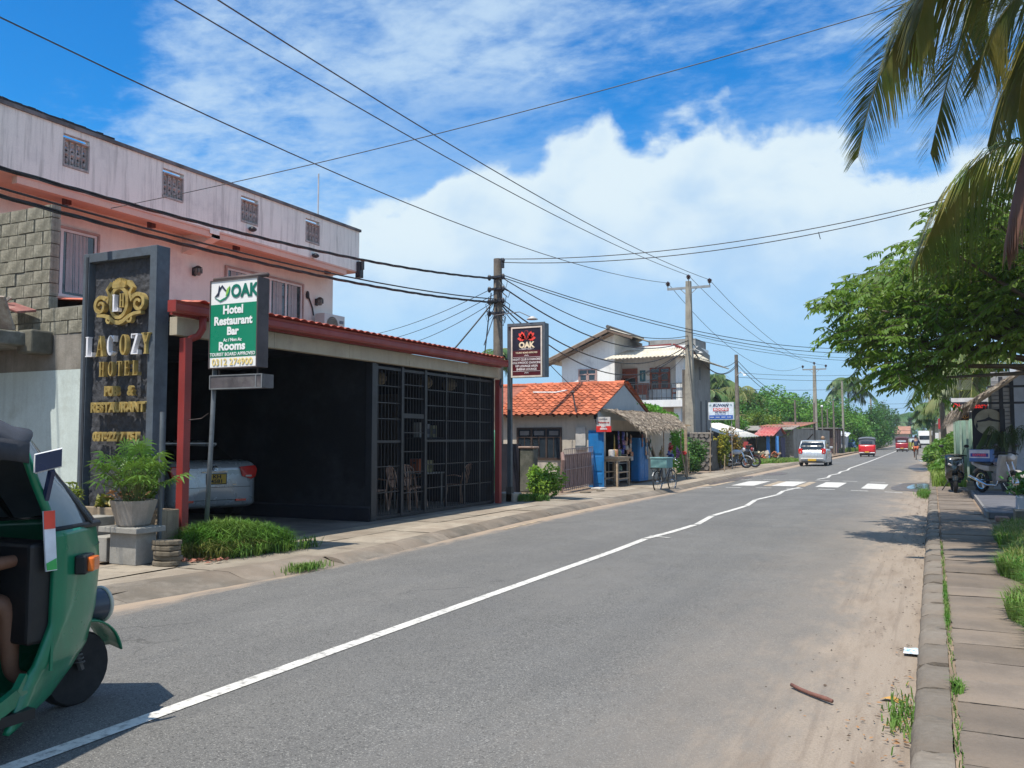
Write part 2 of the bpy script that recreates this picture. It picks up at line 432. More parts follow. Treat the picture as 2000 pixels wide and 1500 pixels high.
YELP = mat('worn_road_paint', (.52, .40, .26), .8, .12, 3, (.24, .21, .18), .5, 5, bump=.3, bs=120, spec=.3)

g = MB(); g.quad((-1500, -300, -.05), (1500, -300, -.05), (1500, 2500, -.05), (-1500, 2500, -.05))
structure(g.build('ground', GROUND))
g = MB()
ys = [-30 + 2 * i for i in range(46)] + [65 + 10 * i for i in range(26)]
xs = [-7.6] + [-7.3 + .4 * i for i in range(1, 18)] + [.15]
vs = [(x, y, crown(x)) for y in ys for x in xs]; W = len(xs)
g._a(vs, [(j * W + i, j * W + i + 1, (j + 1) * W + i + 1, (j + 1) * W + i) for j in range(len(ys) - 1) for i in range(W - 1)])
structure(g.build('road', A_ROAD, smooth=True))
# building land on both sides
g = MB(); g.quad((-60, -30, .06), (-8.9, -30, .06), (-8.9, 230, .06), (-60, 230, .06)); structure(g.build('yard_ground', DIRT))
g = MB(); g.quad((.7, -30, .07), (40, -30, .07), (40, 230, .07), (.7, 230, .07)); structure(g.build('verge_ground', mat('verge_dirt', (.20, .155, .11), .95, .25, 1.3, (.12, .10, .06), .5, 1.6, bump=.5, bs=50, spec=.2)))

# painted lines
def strip(pts, w, zoff, m, name):
    g = MB()
    for (x0, y0), (x1, y1) in zip(pts, pts[1:]):
        dx, dy = x1 - x0, y1 - y0; l = math.hypot(dx, dy); nx, ny = -dy / l * w / 2, dx / l * w / 2
        n_ = max(1, int(l / 1.5))
        for k in range(n_):
            a, b = k / n_, (k + 1) / n_
            q = [(x0 + dx * a + nx, y0 + dy * a + ny), (x0 + dx * a - nx, y0 + dy * a - ny), (x0 + dx * b - nx, y0 + dy * b - ny), (x0 + dx * b + nx, y0 + dy * b + ny)]
            g.quad(*[(p[0], p[1], crown(p[0]) + zoff) for p in q])
    return g.build(name, m)
clr = [[(-3.98, -10), (-3.97, 2.88), (-3.99, 5.25), (-3.99, 11.39), (-4.03, 12.95)],
       [(-4.03, 13.02), (-3.93, 14.1), (-3.87, 15.4)], [(-3.86, 15.5), (-4.0, 17.28)], [(-4.0, 17.4), (-3.93, 18.88), (-3.88, 20.09)],
       [(-3.88, 20.2), (-4.04, 22.2)], [(-4.04, 22.3), (-3.86, 24.5)], [(-3.87, 24.6), (-3.98, 26.3)], [(-3.97, 26.4), (-3.80, 28.4)],
       [(-3.93, 34.2), (-3.74, 35.84)], [(-3.74, 35.9), (-3.88, 38.2)], [(-3.88, 38.3), (-3.73, 39.95)], [(-3.73, 40.1), (-3.84, 42.3), (-3.73, 44.36), (-3.86, 47.26), (-3.78, 61), (-3.88, 106), (-3.9, 230)]]
cl = MB()
line_parts = [strip(c, .112, .005 + .0009 * (i % 2), WHITEP, 'painted_line') for i, c in enumerate(clr)]
line_parts.append(strip([(-4.08, 13.35), (-3.72, 13.22)], .06, .0075, WHITEP, 'painted_line'))
cr = bpy.data.objects.new('centre_line', None); COL.objects.link(cr); structure(cr)
for o in line_parts: o.parent = cr
zc = bpy.data.objects.new('zebra_crossing', None); COL.objects.link(zc); structure(zc)
def zquad(x0, x1, y0, y1, m, z=.004, jit=.03):
    g = MB(); n_ = max(1, int((x1 - x0) / .3))
    for i in range(n_):
        a = x0 + (x1 - x0) * i / n_; b = x0 + (x1 - x0) * (i + 1) / n_
        g.quad((a, y0, crown(a) + z), (b, y0, crown(b) + z), (b, y1, crown(b) + z), (a, y1, crown(a) + z))
    o = g.build('painted_bar', m); o.parent = zc
for x0, x1, m in ((-7.05, -6.55, YELP), (-6.05, -5.3, WHITEP), (-5.02, -4.55, YELP), (-4.75, -4.05, WHITEP), (-3.98, -3.72, YELP), (-3.40, -2.72, WHITEP), (-2.05, -1.40, WHITEP), (-.78, -.45, YELP)):
    zquad(x0, x1, 28.9, 32.1, m, .004 if m is YELP else .008)
for k in range(7):
    zquad(-6.9 + k * .93, -6.42 + k * .93, 27.7, 27.85, WHITEP); zquad(-6.7 + k * .93, -6.2 + k * .93, 33.3, 33.45, WHITEP)
# faded strokes at the left edge
el_ = bpy.data.objects.new('edge_marks', None); COL.objects.link(el_); structure(el_)
for y0, y1 in ((13.6, 15.4), (17.2, 18.3), (24.5, 26.8)):
    o = strip([(kl(y0) + .32, y0), (kl(y1) + .30, y1)], .07, .006, YELP, 'painted_line'); o.parent = el_
# patched tar and a puddle on the right
def blob(cx, cy, rx, ry, z, m, name, n=26, rough=.25, seed=1):
    q = random.Random(seed); g = MB(); ph = [q.random() * 6.28 for _ in range(4)]
    vs = []
    for i in range(n):
        t = 6.2832 * i / n; k = 1 + rough * (math.sin(2 * t + ph[0]) * .5 + math.sin(3 * t + ph[1]) * .4 + math.sin(5 * t + ph[2]) * .3)
        x = cx + rx * k * math.cos(t); y = cy + ry * k * math.sin(t); vs.append((x, y, crown(x) + z))
    g._a([(cx, cy, crown(cx) + z)] + vs, [(0, i + 1, (i + 1) % n + 1) for i in range(n)])
    return g.build(name, m)
MUD = mat('wet_mud', (.115, .085, .062), .45, .3, 3, bump=.4, bs=30)
WATER = mat('puddle_water', (.05, .05, .045), .03, .1, 1, bump=0, spec=.8, coat=.6)
structure(blob(-.52, 31.3, .62, 3.4, .006, MUD, 'wet_mud', seed=3))
structure(blob(-.40, 31.6, .34, 2.2, .010, WATER, 'puddle', seed=3))
structure(blob(-6.95, 33.5, .30, 4.2, .006, MUD, 'wet_mud', seed=8)); structure(blob(-6.3, 39.5, .45, 1.6, .006, MUD, 'wet_mud', seed=9))
structure(blob(-.72, 52, .5, 6, .006, MUD, 'wet_mud', seed=5)); structure(blob(-.6, 68, .4, 3, .010, WATER, 'puddle', seed=6))

# right kerb and slabs: each its own piece
pav = bpy.data.objects.new('right_pavement', None); COL.objects.link(pav); structure(pav)
def kerbstone(l, seed):
    q = random.Random(seed); g = MB(); prof = [(-.14, -.06), (-.14, .055), (-.125, .088), (-.09, .110), (-.04, .118), (.052, .120), (.052, -.06)]
    n_ = 7; sec = []
    for k in range(n_ + 1):
        y = -l / 2 + l * k / n_
        for (x, z) in prof:
            if z > 0: z += q.uniform(-.004, .004) - (.012 if k in (0, n_) and q.random() < .5 else 0); x += q.uniform(-.004, .004)
            sec.append((x, y, z))
    m_ = len(prof)
    fs = [(k * m_ + i, k * m_ + i + 1, (k + 1) * m_ + i + 1, (k + 1) * m_ + i) for k in range(n_) for i in range(m_ - 1)] + [tuple(range(m_)), tuple(n_ * m_ + i for i in range(m_ - 1, -1, -1))]
    g._a(sec, fs); return g
kv = [kerbstone(.585, i).build('kerb_stone', KERB, pav, smooth='auto') for i in range(4)]
for i, k in enumerate(kv): k.location = (0, 2.0 + .6 * i, 0)
for i in range(4, 92):
    share(kv[i % 4], 'kerb_stone', pav, (rnd.uniform(-.006, .006), 2.0 + .6 * i, rnd.uniform(-.008, .004)), (rnd.uniform(-.008, .008), 0, rnd.uniform(-.006, .006)), (1, rnd.choice((1, -1)), 1))
g = MB(); g.box(-.12, .07, 56.95, 120, -.05, .11); stuff(g.build('kerb_run', KERB, pav))
g = MB(); g.box(.056, .9, -5, 70, .0, .095); g.build('slab_bed', DIRT, pav)
def slab(w_, l, seed):
    q = random.Random(seed); g = MB(); g.grid(lambda u, v: (u * w_ + (q.uniform(-.012, .012) if u in (0, 1) else 0), (v - .5) * l + (q.uniform(-.006, .006)), .12 + q.uniform(-.0015, .0015) - (.006 if v in (0, 1) or u in (0, 1) else 0)), 6, 5)
    g.box(.004, w_ - .004, -l / 2 + .002, l / 2 - .002, .05, .113); return g
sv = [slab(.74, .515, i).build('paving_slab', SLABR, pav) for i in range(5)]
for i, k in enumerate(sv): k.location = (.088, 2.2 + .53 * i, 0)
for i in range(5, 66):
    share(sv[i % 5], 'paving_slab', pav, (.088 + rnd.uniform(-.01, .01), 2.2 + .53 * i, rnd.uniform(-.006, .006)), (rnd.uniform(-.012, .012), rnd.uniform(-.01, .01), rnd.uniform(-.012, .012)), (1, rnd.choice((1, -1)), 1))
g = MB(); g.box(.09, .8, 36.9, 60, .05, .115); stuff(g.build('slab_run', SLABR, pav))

# left pavement: cast concrete bays behind a rounded kerb
lp = bpy.data.objects.new('left_pavement', None); COL.objects.link(lp); structure(lp)
y = -6.0; i = 0; RNDK = [(-.30, .10), (-.17, .096), (-.08, .078), (-.01, .048), (.05, .012), (.07, -.05)]
while y < 62:
    l = 1.5 if y < 26 else 2.6; y2 = y + l - .012; q = random.Random(i)
    g = MB(); n_ = 8
    worn = 1.0 if not (2 < y < 8.4) else .55
    g._a([(kl(y + (y2 - y) * k / n_) + px * (1 if worn == 1 else 2.0) + q.uniform(-.006, .006), y + (y2 - y) * k / n_, pz * (1 if pz > .09 else worn) + (q.uniform(-.003, .003) if pz > 0 else 0)) for k in range(n_ + 1) for px, pz in RNDK],
         [(k * 6 + j, k * 6 + j + 1, (k + 1) * 6 + j + 1, (k + 1) * 6 + j) for k in range(n_) for j in range(5)] + [tuple(range(6)), tuple(n_ * 6 + j for j in range(5, -1, -1))])
    g.build('kerb_stone', KERB, lp, smooth='auto')
    off = .31 if worn == 1 else .61
    for (xa, xb) in ((-8.05, 0), (-8.95, -8.07)):
        g = MB()
        def fn(u, v, xa=xa, xb=xb, y=y, y2=y2):
            yy = y + (y2 - y) * v; xr = (kl(yy) - off) if xb == 0 else xb
            return (xa + (xr - xa) * u, yy, .10 + q.uniform(-.002, .002) - (.004 if u in (0, 1) or v in (0, 1) else 0))
        g.grid(fn, 6, 5); o = g.build('paving_slab', SLABL, lp)
        o.rotation_euler = (0, 0, 0); o.location.z = q.uniform(-.006, .003)
    y += l; i += 1
g = MB(); g.quad((-9.0, 62, .09), (-7.4, 62, .09), (-7.4, 230, .09), (-9.0, 230, .09)); stuff(g.build('dirt_verge', DIRT, lp))
g = MB(); g.quad((-9.05, -6, .070), (-7.35, -6, .070), (-7.5, 62, .070), (-9.05, 62, .070)); g.build('slab_bed', mat('slab_bed_dirt', (.10, .08, .06), .95), lp)
g = MB(); g.quad((-16, 8.8, .095), (-8.93, 8.8, .095), (-8.93, 18.6, .095), (-16, 18.6, .095)); structure(g.build('carport_floor', mat('carport_concrete', (.17, .15, .13), .85, .2, 1.5, (.10, .09, .08), .5, 1, bump=.3, bs=40)))
g = MB(); g.quad((-10.6, 20.5, .093), (-8.93, 20.5, .093), (-8.93, 36, .093), (-10.6, 36, .093)); structure(g.build('shop_forecourt', DIRT))

# =============================================================== LEFT SIDE, NEAR
BLK = mat('concrete_block', (.38, .36, .29), .92, .22, 3, (.15, .145, .115), .52, 2.2, bump=.8, bs=35, streak=.6, spec=.2)
MORT = mat('mortar', (.24, .23, .20), .95, .2, 3, bump=.5, bs=60)
GREENW = mat('pale_green_wall', (.56, .64, .62), .85, .08, 1.2, (.40, .44, .40), .62, 1.1, bump=.2, bs=40, streak=.22, spec=.2)
RENDER = mat('grey_render', (.28, .26, .23), .92, .16, 2, (.19, .175, .15), .52, 1.4, bump=.5, bs=40, streak=.5, spec=.2)
PINK = mat('pink_wall', (.74, .50, .40), .85, .05, 1, (.66, .43, .37), .55, .7, bump=.12, bs=60, streak=.08, spec=.2)
PINKW = mat('pale_pink_wall', (.86, .80, .73), .85, .05, 1, (.70, .61, .57), .55, .7, bump=.12, bs=60, streak=.12, spec=.2)
PARA = mat('stained_white_wall', (.92, .90, .83), .88, .05, 1.6, (.70, .69, .65), .60, .8, bump=.3, bs=45, streak=.60, spec=.2)
BLACKW = mat('black_wall', (.012, .013, .022), .75, .3, 1.2, (.022, .022, .03), .6, 1.5, bump=.2, bs=30, spec=.3)
REDP = mat('red_paint', (.27, .034, .030), .5, .15, 2, (.25, .035, .03), .6, 3, bump=.1, bs=60, streak=.15)
WHITEF = mat('white_frame', (.70, .69, .68), .5, .06, 3, bump=.05)
GLS = glass('window_glass', (.025, .035, .045), .04)
CURT = mat('curtain', (.40, .41, .42), .9, .1, 3, bump=.1)
BLKM = mat('black_metal', (.022, .024, .032), .5, .3, 3, bump=.1, bs=80)
GREYM = mat('grey_metal', (.13, .145, .16), .5, .25, 3, (.09, .10, .11), .55, 5, bump=.15, bs=60, streak=.3)
RUST = mat('rusty_metal', (.085, .062, .06), .7, .3, 4, (.16, .085, .06), .62, 5, bump=.3, bs=60)
TERRA = mat('terracotta', (.40, .125, .065), .8, .22, 5, (.27, .09, .055), .6, 3.3, bump=.35, bs=50, spec=.25)

# ---- block wall and green wall beside the monument sign (faces -Y at y = 8.45)
wl = thing('boundary_wall', 'unfinished concrete block wall over pale green plaster left of the dark monument sign', 'wall', (-12, 8.45, .08))
g = MB(); g.box(-30, -10.95, 8.46, 8.60, .06, 2.62); g.build('green_plaster', GREENW, wl)
g = MB(); g.box(-30, -10.95, 8.462, 8.598, 2.622, 3.15); g.build('grey_render_band', RENDER, wl)
g = MB(); g.box(-30, -11.88, 8.47, 8.59, 3.55, 5.12); g.box(-30, -10.97, 8.471, 8.589, 3.152, 3.56); g.build('mortar', MORT, wl)
bk = MB(); bk.box(-.188, .188, -.075, .075, -.092, .092); bko = None
q = random.Random(2)
for row in range(10):
    z = 3.25 + .2 * row; xr = -11.02 if row < 2 else -11.85
    x = xr - .19 - (.2 if row % 2 else 0)
    if row % 2:
        o = share(bko, 'block', wl, (xr - .09 + 12, .075 + q.uniform(-.008, .004), z - .08), (0, q.uniform(-.01, .01), q.uniform(-.01, .01)), (.46, 1, 1))
    x -= 0
    for k in range(8 if row > 1 else 10):
        if bko is None:
            bko = bk.build('block', BLK, wl, w=False, bev=.006); bko.location = (x + 12, .075, z - .08)
        else:
            share(bko, 'block', wl, (x + 12, .075 + q.uniform(-.010, .006), z - .08), (q.uniform(-.02, .02), q.uniform(-.02, .02), q.uniform(-.03, .03)), (1, 1, q.uniform(.95, 1.03)))
        x -= .4
# canopy slab with rubble on it
cn = thing('concrete_canopy', 'weathered concrete canopy slab jutting from the block wall at the left edge', 'canopy', (-13, 8.2, 0))
g = MB(); g.box(-30, -11.86, 7.55, 8.455, 2.96, 3.16); g.build('slab', mat('canopy_concrete', (.23, .23, .21), .92, .25, 2, (.10, .105, .08), .5, 2.4, bump=.7, bs=30, streak=.7), cn, bev=.02)
g = MB(); g.box(-12.05, -11.72, 8.1, 8.453, 2.85, 3.2); g.build('bracket', mat('mossy_concrete', (.12, .115, .09), .95, .3, 4, bump=.8, bs=30), cn, bev=.03)
PLY = mat('weathered_board', (.42, .38, .32), .9, .25, 4, (.22, .16, .13), .5, 3, bump=.6, bs=30)
REDB = mat('faded_red_board', (.25, .10, .09), .9, .25, 4, (.32, .24, .2), .6, 4, bump=.5, bs=30)
for i, (x, y, z, s, a, m, lb) in enumerate([
    (-12.18, 7.85, 3.42, (.52, .04, .52), (.5, .1, .2), PLY, 'pale broken fibreboard leaning at the right end of the rubble on the canopy slab'),
    (-12.32, 8.25, 3.55, (.55, .3, .035), (.2, .28, 0), REDB, 'faded red board lying highest in the rubble on the canopy slab'),
    (-12.6, 7.8, 3.32, (.75, .09, .05), (.1, -.55, .2), PLY, 'pale timber batten sloping across the rubble on the canopy slab'),
    (-12.75, 7.75, 3.25, (.7, .12, .045), (0, -.3, -.2), PLY, 'dirty flat plank lowest in the rubble on the canopy slab'),
    (-12.9, 8.0, 3.45, (.35, .3, .3), (.3, .5, .4), PLY, 'broken pale lump of masonry at the left frame edge on the canopy slab'),
    (-12.62, 8.1, 3.5, (.66, .05, .05), (.1, -.7, .5), PLY, 'thin crooked batten poking up from the rubble on the canopy slab'),
    (-12.45, 7.75, 3.22, (.2, .16, .12), (.3, .2, .5), TERRA, 'orange brick fragment among the rubble on the canopy slab')]):
    g = MB(); g.obox((0, 0, 0), s, a); o = g.build('rubble_piece', m, bev=.008); o.location = (x, y, z + .02)
    tag(o, lb, 'rubble', 'rubble on the canopy slab')

# ---- pink two-storey house behind
ph = thing('pink_house', 'pink two storey house with stained white parapet above the carport', 'house', (-18, 12, .1))
g = MB(); g.box(-24, -14.9, -2, 19.15, 3.9, 6.28); g.build('upper_wall', PINKW, ph)
g = MB(); g.box(-24, -16.02, -2, 19.14, .06, 3.9); g.build('lower_wall', BLACKW, ph)
g = MB(); g.box(-24, -14.001, -2, 19.105, 6.12, 6.28); g.build('soffit', PINK, ph)
g = MB(); g.box(-14.16, -14.02, 9.33, 18.6, 5.99, 6.119); g.build('soffit_beam', PINK, ph)
for y in (13.9,):
    g = MB(); g.prism([(-14.9, 6.118), (-14.02, 6.118), (-14.02, 5.98), (-14.9, 5.72)], lambda u, v, w: (u, w, v), y - .12, y + .12); g.build('bracket_beam', PINKW, ph)
# parapet with openings for the vent panels
holes = [(10.16, 10.70), (12.40, 12.95), (14.62, 15.18), (16.87, 17.42)]
ya = -2.; pz0, pz1 = 6.16, 7.26
g = MB()
for a, b in holes + [(19.12, None)]:
    g.box(-14.12, -14.0, ya, a, pz0, pz1)
    if b: g.box(-14.12, -14.0, a, b, pz0, 6.53); g.box(-14.12, -14.0, a, b, 7.14, pz1); ya = b
g.box(-24, -14.12, 19.0, 19.12, pz0, pz1); g.box(-24, -23.88, -2, 19.0, pz0, pz1)
g.build('parapet', PARA, ph)
g = MB(); g.box(-14.17, -13.965, -2, 19.17, 7.262, 7.33); g.box(-24, -14.17, 18.95, 19.17, 7.262, 7.33); g.build('coping', mat('coping_concrete', (.24, .24, .25), .9, .3, 2, (.09, .09, .09), .5, 2, bump=.5, bs=30), ph)
g = MB()
for k in range(24): g.obox((-14.07, 8.3 + k * .125, 7.35 + q.uniform(0, .02)), (.14, .13, .05), (0, 0, q.uniform(-.2, .2)))
g.build('fallen_tiles', mat('dark_tile', (.03, .03, .035), .9), ph)
VENT = mat('vent_block', (.50, .46, .44), .85, .15, 4, (.33, .30, .28), .5, 6, bump=.4, bs=60, streak=.5)
for (a, b) in holes:
    w_ = b - a; p = MB(); p.box(-14.13, -13.985, a + .01, b - .01, 6.535, 6.575); p.box(-14.13, -13.985, a + .01, b - .01, 7.03, 7.06)
    p.box(-14.12, -13.99, a + .001, a + .03, 6.575, 7.03); p.box(-14.12, -13.99, b - .03, b - .001, 6.575, 7.03)
    v = p.build('vent_panel', VENT, ph); n_ = 4
    for k in range(n_):
        yc = a + .03 + (w_ - .06) * (k + .5) / n_; hw = (w_ - .06) / n_ / 2
        bb = MB()
        bb.box(-14.09, -14.01, yc - hw, yc - hw + .014, 6.575, 7.03)
        for zc, s in ((6.67, 1), (6.90, 1)):
            for t in range(8):
                a0 = t * math.pi / 4; bb.beam((-14.05, yc + .040 * math.cos(a0), zc + .08 * math.sin(a0)), (-14.05, yc + .040 * math.cos(a0 + .785), zc + .08 * math.sin(a0 + .785)), .06, .016, (1, 0, 0))
        bb.ell((-14.04, yc, 6.79), (.03, .042, .035), 8, 5); bb.ell((-14.04, yc, 6.96), (.03, .03, .04), 8, 5); bb.ell((-14.04, yc, 6.66), (.03, .022, .05), 8, 5)
        bb.box(-14.08, -14.02, yc - .035, yc + .035, 6.575, 6.60)
        bb.build('vent_block', VENT, v, w=True)
# spouts
for (y, x) in ((10.67, -14.55), (12.63, -14.55), (15.07, -14.55), (18.34, -14.45)):
    g = MB(); g.box(x - .07, x + .07, y - .05, y + .05, 6.0, 6.119); g.build('drain_spout', mat('spout_brown', (.12, .035, .03), .6), ph)
g = MB(); g.box(-14.0, -13.98, 13.35 + .35, 13.35 + .62, 6.06, 6.16); g.build('beam_end', PARA, ph)
# windows of the upper floor
def winframe(y0, y1, z0, z1, mull, x=-14.9):
    f = MB(); t = .05
    f.box(x - .05, x + .03, y0, y0 + t, z0, z1); f.box(x - .05, x + .03, y1 - t, y1, z0, z1); f.box(x - .05, x + .03, y0 + t, y1 - t, z1 - t, z1); f.box(x - .05, x + .03, y0 + t, y1 - t, z0, z0 + t)
    for m_ in mull: f.box(x - .045, x + .025, m_ - .03, m_ + .03, z0 + t, z1 - t)
    w_ = f.build('window', WHITEF, ph)
    g = MB(); g.quad((x + .004, y0 + t, z0 + t), (x + .004, y1 - t, z0 + t), (x + .004, y1 - t, z1 - t), (x + .004, y0 + t, z1 - t)); g.build('pane', GLS, w_)
    for m0, m1 in zip([y0 + t] + list(mull), list(mull) + [y1 - t]):
        if m1 - m0 < .5: continue
        c = MB(); c.grid(lambda u, v: (x + .010 + .006 * math.sin(u * 31 + 2 * math.sin(u * 9)) + .003 * math.sin(u * 71 + v), m0 + .10 + (m1 - m0 - .22) * u * (1 - .06 * v), z0 + .1 + (z1 - z0 - .16) * v), 90, 3); c.build('curtain', CURT, w_, smooth=True)
    return w_
winframe(10.35, 11.60, 4.32, 5.63, [10.84]); winframe(15.11, 17.82, 4.05, 5.64, [16.0, 16.62, 17.2])
g = MB(); g.box(-14.905, -14.78, 10.2, 11.7, 4.18, 4.30); g.box(-14.905, -14.82, 10.75, 11.65, 3.98, 4.06); g.build('window_sill', PINK, ph)
for (y0, y1, z0, z1) in ((10.35, 11.60, 4.32, 5.63), (15.11, 17.82, 4.05, 5.64)):
    g = MB(); t = .045; g.box(-14.9, -14.84, y0 - t, y0 - .002, z0, z1 + t); g.box(-14.9, -14.84, y1 + .002, y1 + t, z0, z1 + t); g.box(-14.9, -14.84, y0, y1, z1 + .002, z1 + t); g.build('window_surround', mat('surround', (.42, .30, .27), .8), ph)
def wall_lamp(y, z, lb):
    t = thing('wall_lamp', lb, 'lamp', (-14.9, y, z), group='wall lanterns on the pink house')
    g = MB(); g.box(0, .03, -.05, .05, -.09, .09); g.build('back_plate', BLKM, t, w=False)
    g = MB(); g.lathe([(.05, -.09), (.085, -.03), (.09, .05), (.05, .09)], (.13, 0, 0), 8); lt = g.build('lantern', mat('lantern_glass', (.16, .15, .13), .25, .2), t, w=False)
    g = MB(); [g.beam((.13 + .09 * math.cos(a), .09 * math.sin(a), -.04), (.13 + .09 * math.cos(a), .09 * math.sin(a), .07), .012, .012) for a in [k * math.pi / 4 for k in range(8)]]; g.lathe([(.10, .085), (.03, .13)], (.13, 0, 0), 8); g.build('cage', BLKM, t, w=False)
wall_lamp(14.13, 5.36, 'dark wall lantern on the pink wall above the green sign')
wall_lamp(18.43, 5.28, 'dark wall lantern on the pink wall above the air conditioner')
ac = thing('air_conditioner', 'white air conditioner unit with round fan under the wall lantern', 'air conditioner', (-14.55, 18.66, 4.35))
g = MB(); g.box(-14.75, -14.42, 18.2, 19.08, 4.36, 4.94); g.build('casing', mat('ac_white', (.62, .61, .58), .5, .08, 2), ac, bev=.02)
g = MB(); g.lathe([(.23, 0), (.23, .02), (.2, .025)], (-14.42, 18.52, 4.64), 20, 'x'); fan = g.build('fan_grille', mat('ac_grille', (.27, .25, .20), .6), ac)
g = MB(); [g.ring((-14.39, 18.52, 4.64), r_, .006, 'x', 20, 4) for r_ in (.06, .11, .16, .21)]; g.build('guard', BLKM, fan)
g = MB(); g.box(-14.423, -14.405, 18.84, 19.0, 4.72, 4.80); g.build('badge', mat('ac_badge', (.15, .16, .2), .5), ac)
for yb in (18.28, 18.96): g = MB(); g.box(-14.9, -14.4, yb, yb + .04, 4.30, 4.358); g.build('bracket', BLKM, ac)
g = MB(); g.tube([(-14.87, 18.3, 4.9), (-14.87, 18.25, 5.1), (-14.87, 18.1, 5.35), (-14.85, 18.05, 5.45)], .02, 6); g.ell((-14.86, 18.03, 5.42), (.05, .05, .11), 8, 6)
tag(g.build('pipe', BLKM), 'black cable loop hanging on the pink wall above the air conditioner', 'cable')
g = MB(); g.tube([(-14.06, 17.42, 7.3), (-14.05, 17.41, 8.42)], .018, 6); tag(g.build('antenna', mat('antenna_metal', (.5, .5, .5), .5)), 'thin grey antenna mast standing on the white parapet', 'antenna')
g = MB(); g.ell((0, 0, .0), (.09, .10, .06), 8, 6); g.beam((0, 0, 0), (-.12, 0, .06), .03, .03); o = g.build('floodlight', BLKM); o.location = (-13.9, 14.9, 6.4); tag(o, 'small black floodlight fixed under the third parapet vent', 'floodlight', 'floodlights on the parapet')
o2 = o.copy(); COL.objects.link(o2); o2.location = (-13.9, 17.15, 6.22); o2['label'] = 'small black floodlight fixed under the rightmost parapet vent'
g = MB(); g.box(-14.03, -13.88, 19.0, 19.16, 5.98, 6.42); g.box(-13.88, -13.82, 19.05, 19.12, 6.2, 6.44); tag(g.build('cable_box', BLKM), 'black cable box at the right corner of the white parapet', 'junction box')

# ---- monument sign
ms = thing('monument_sign', 'tall dark monument sign with gold crest and raised hotel lettering behind the potted plant', 'sign', (-10.16, 8.4, .1))
SLATE = mat('slate_blue_paint', (.085, .108, .135), .7, .16, 4, (.065, .080, .10), .55, 6, bump=.3, bs=90, streak=.25)
ROUGH = mat('rough_plaster', (.052, .055, .064), .75, .3, 10, (.085, .088, .10), .6, 14, bump=1.0, bs=28, spec=.35)
F0 = 8.29
g = MB(); g.box(-10.90, -10.78, F0, 8.52, .1, 4.25); g.build('frame', SLATE, ms, bev=.006)
g = MB(); g.box(-9.56, -9.43, F0, 8.52, .1, 4.25); g.build('frame', SLATE, ms, bev=.006)
g = MB(); g.box(-10.78, -9.56, F0 + .002, 8.518, 4.12, 4.248); g.build('frame', SLATE, ms, bev=.006)
g = MB(); g.box(-10.83, -10.79, F0 - .012, F0 + .002, .1, 4.2); g.build('edge_strip', mat('slate_dark', (.03, .037, .048), .7), ms)
q2 = np.random.default_rng(3)
import mathutils.noise as mn
g = MB(); g.grid(lambda u, v: (-10.78 + 1.22 * u, F0 + .115 - .030 * abs(mn.noise((u * 14, v * 34, 1))) - .022 * abs(mn.noise((u * 45, v * 110, 7))), .1 + 4.02 * v), 60, 180)
g.build('textured_panel', ROUGH, ms, smooth=True)
g = MB(); g.box(-10.78, -9.56, F0 + .12, 8.515, .1, 4.12); g.build('core', SLATE, ms)
GOLD = mat('gold_letters', (.66, .50, .19), .38, .2, 8, (.40, .26, .07), .6, 7, bump=.05, metal=.55)
WLT = mat('white_letters', (.80, .80, .84), .45, .06, 8, bump=.05)
FR_ = (R(90), 0, 0)
def mtext(s, x, z, size, m=GOLD, sx=1., ext=.028, off=.006, y=F0 - .005): return text(s, m, ms, (x, y, z), size, FR_, ext, off, sx=sx, name='letter')
lets = 'LACOZY'; xs_ = [-10.68, -10.46, -10.24, -9.99, -9.77, -9.56]
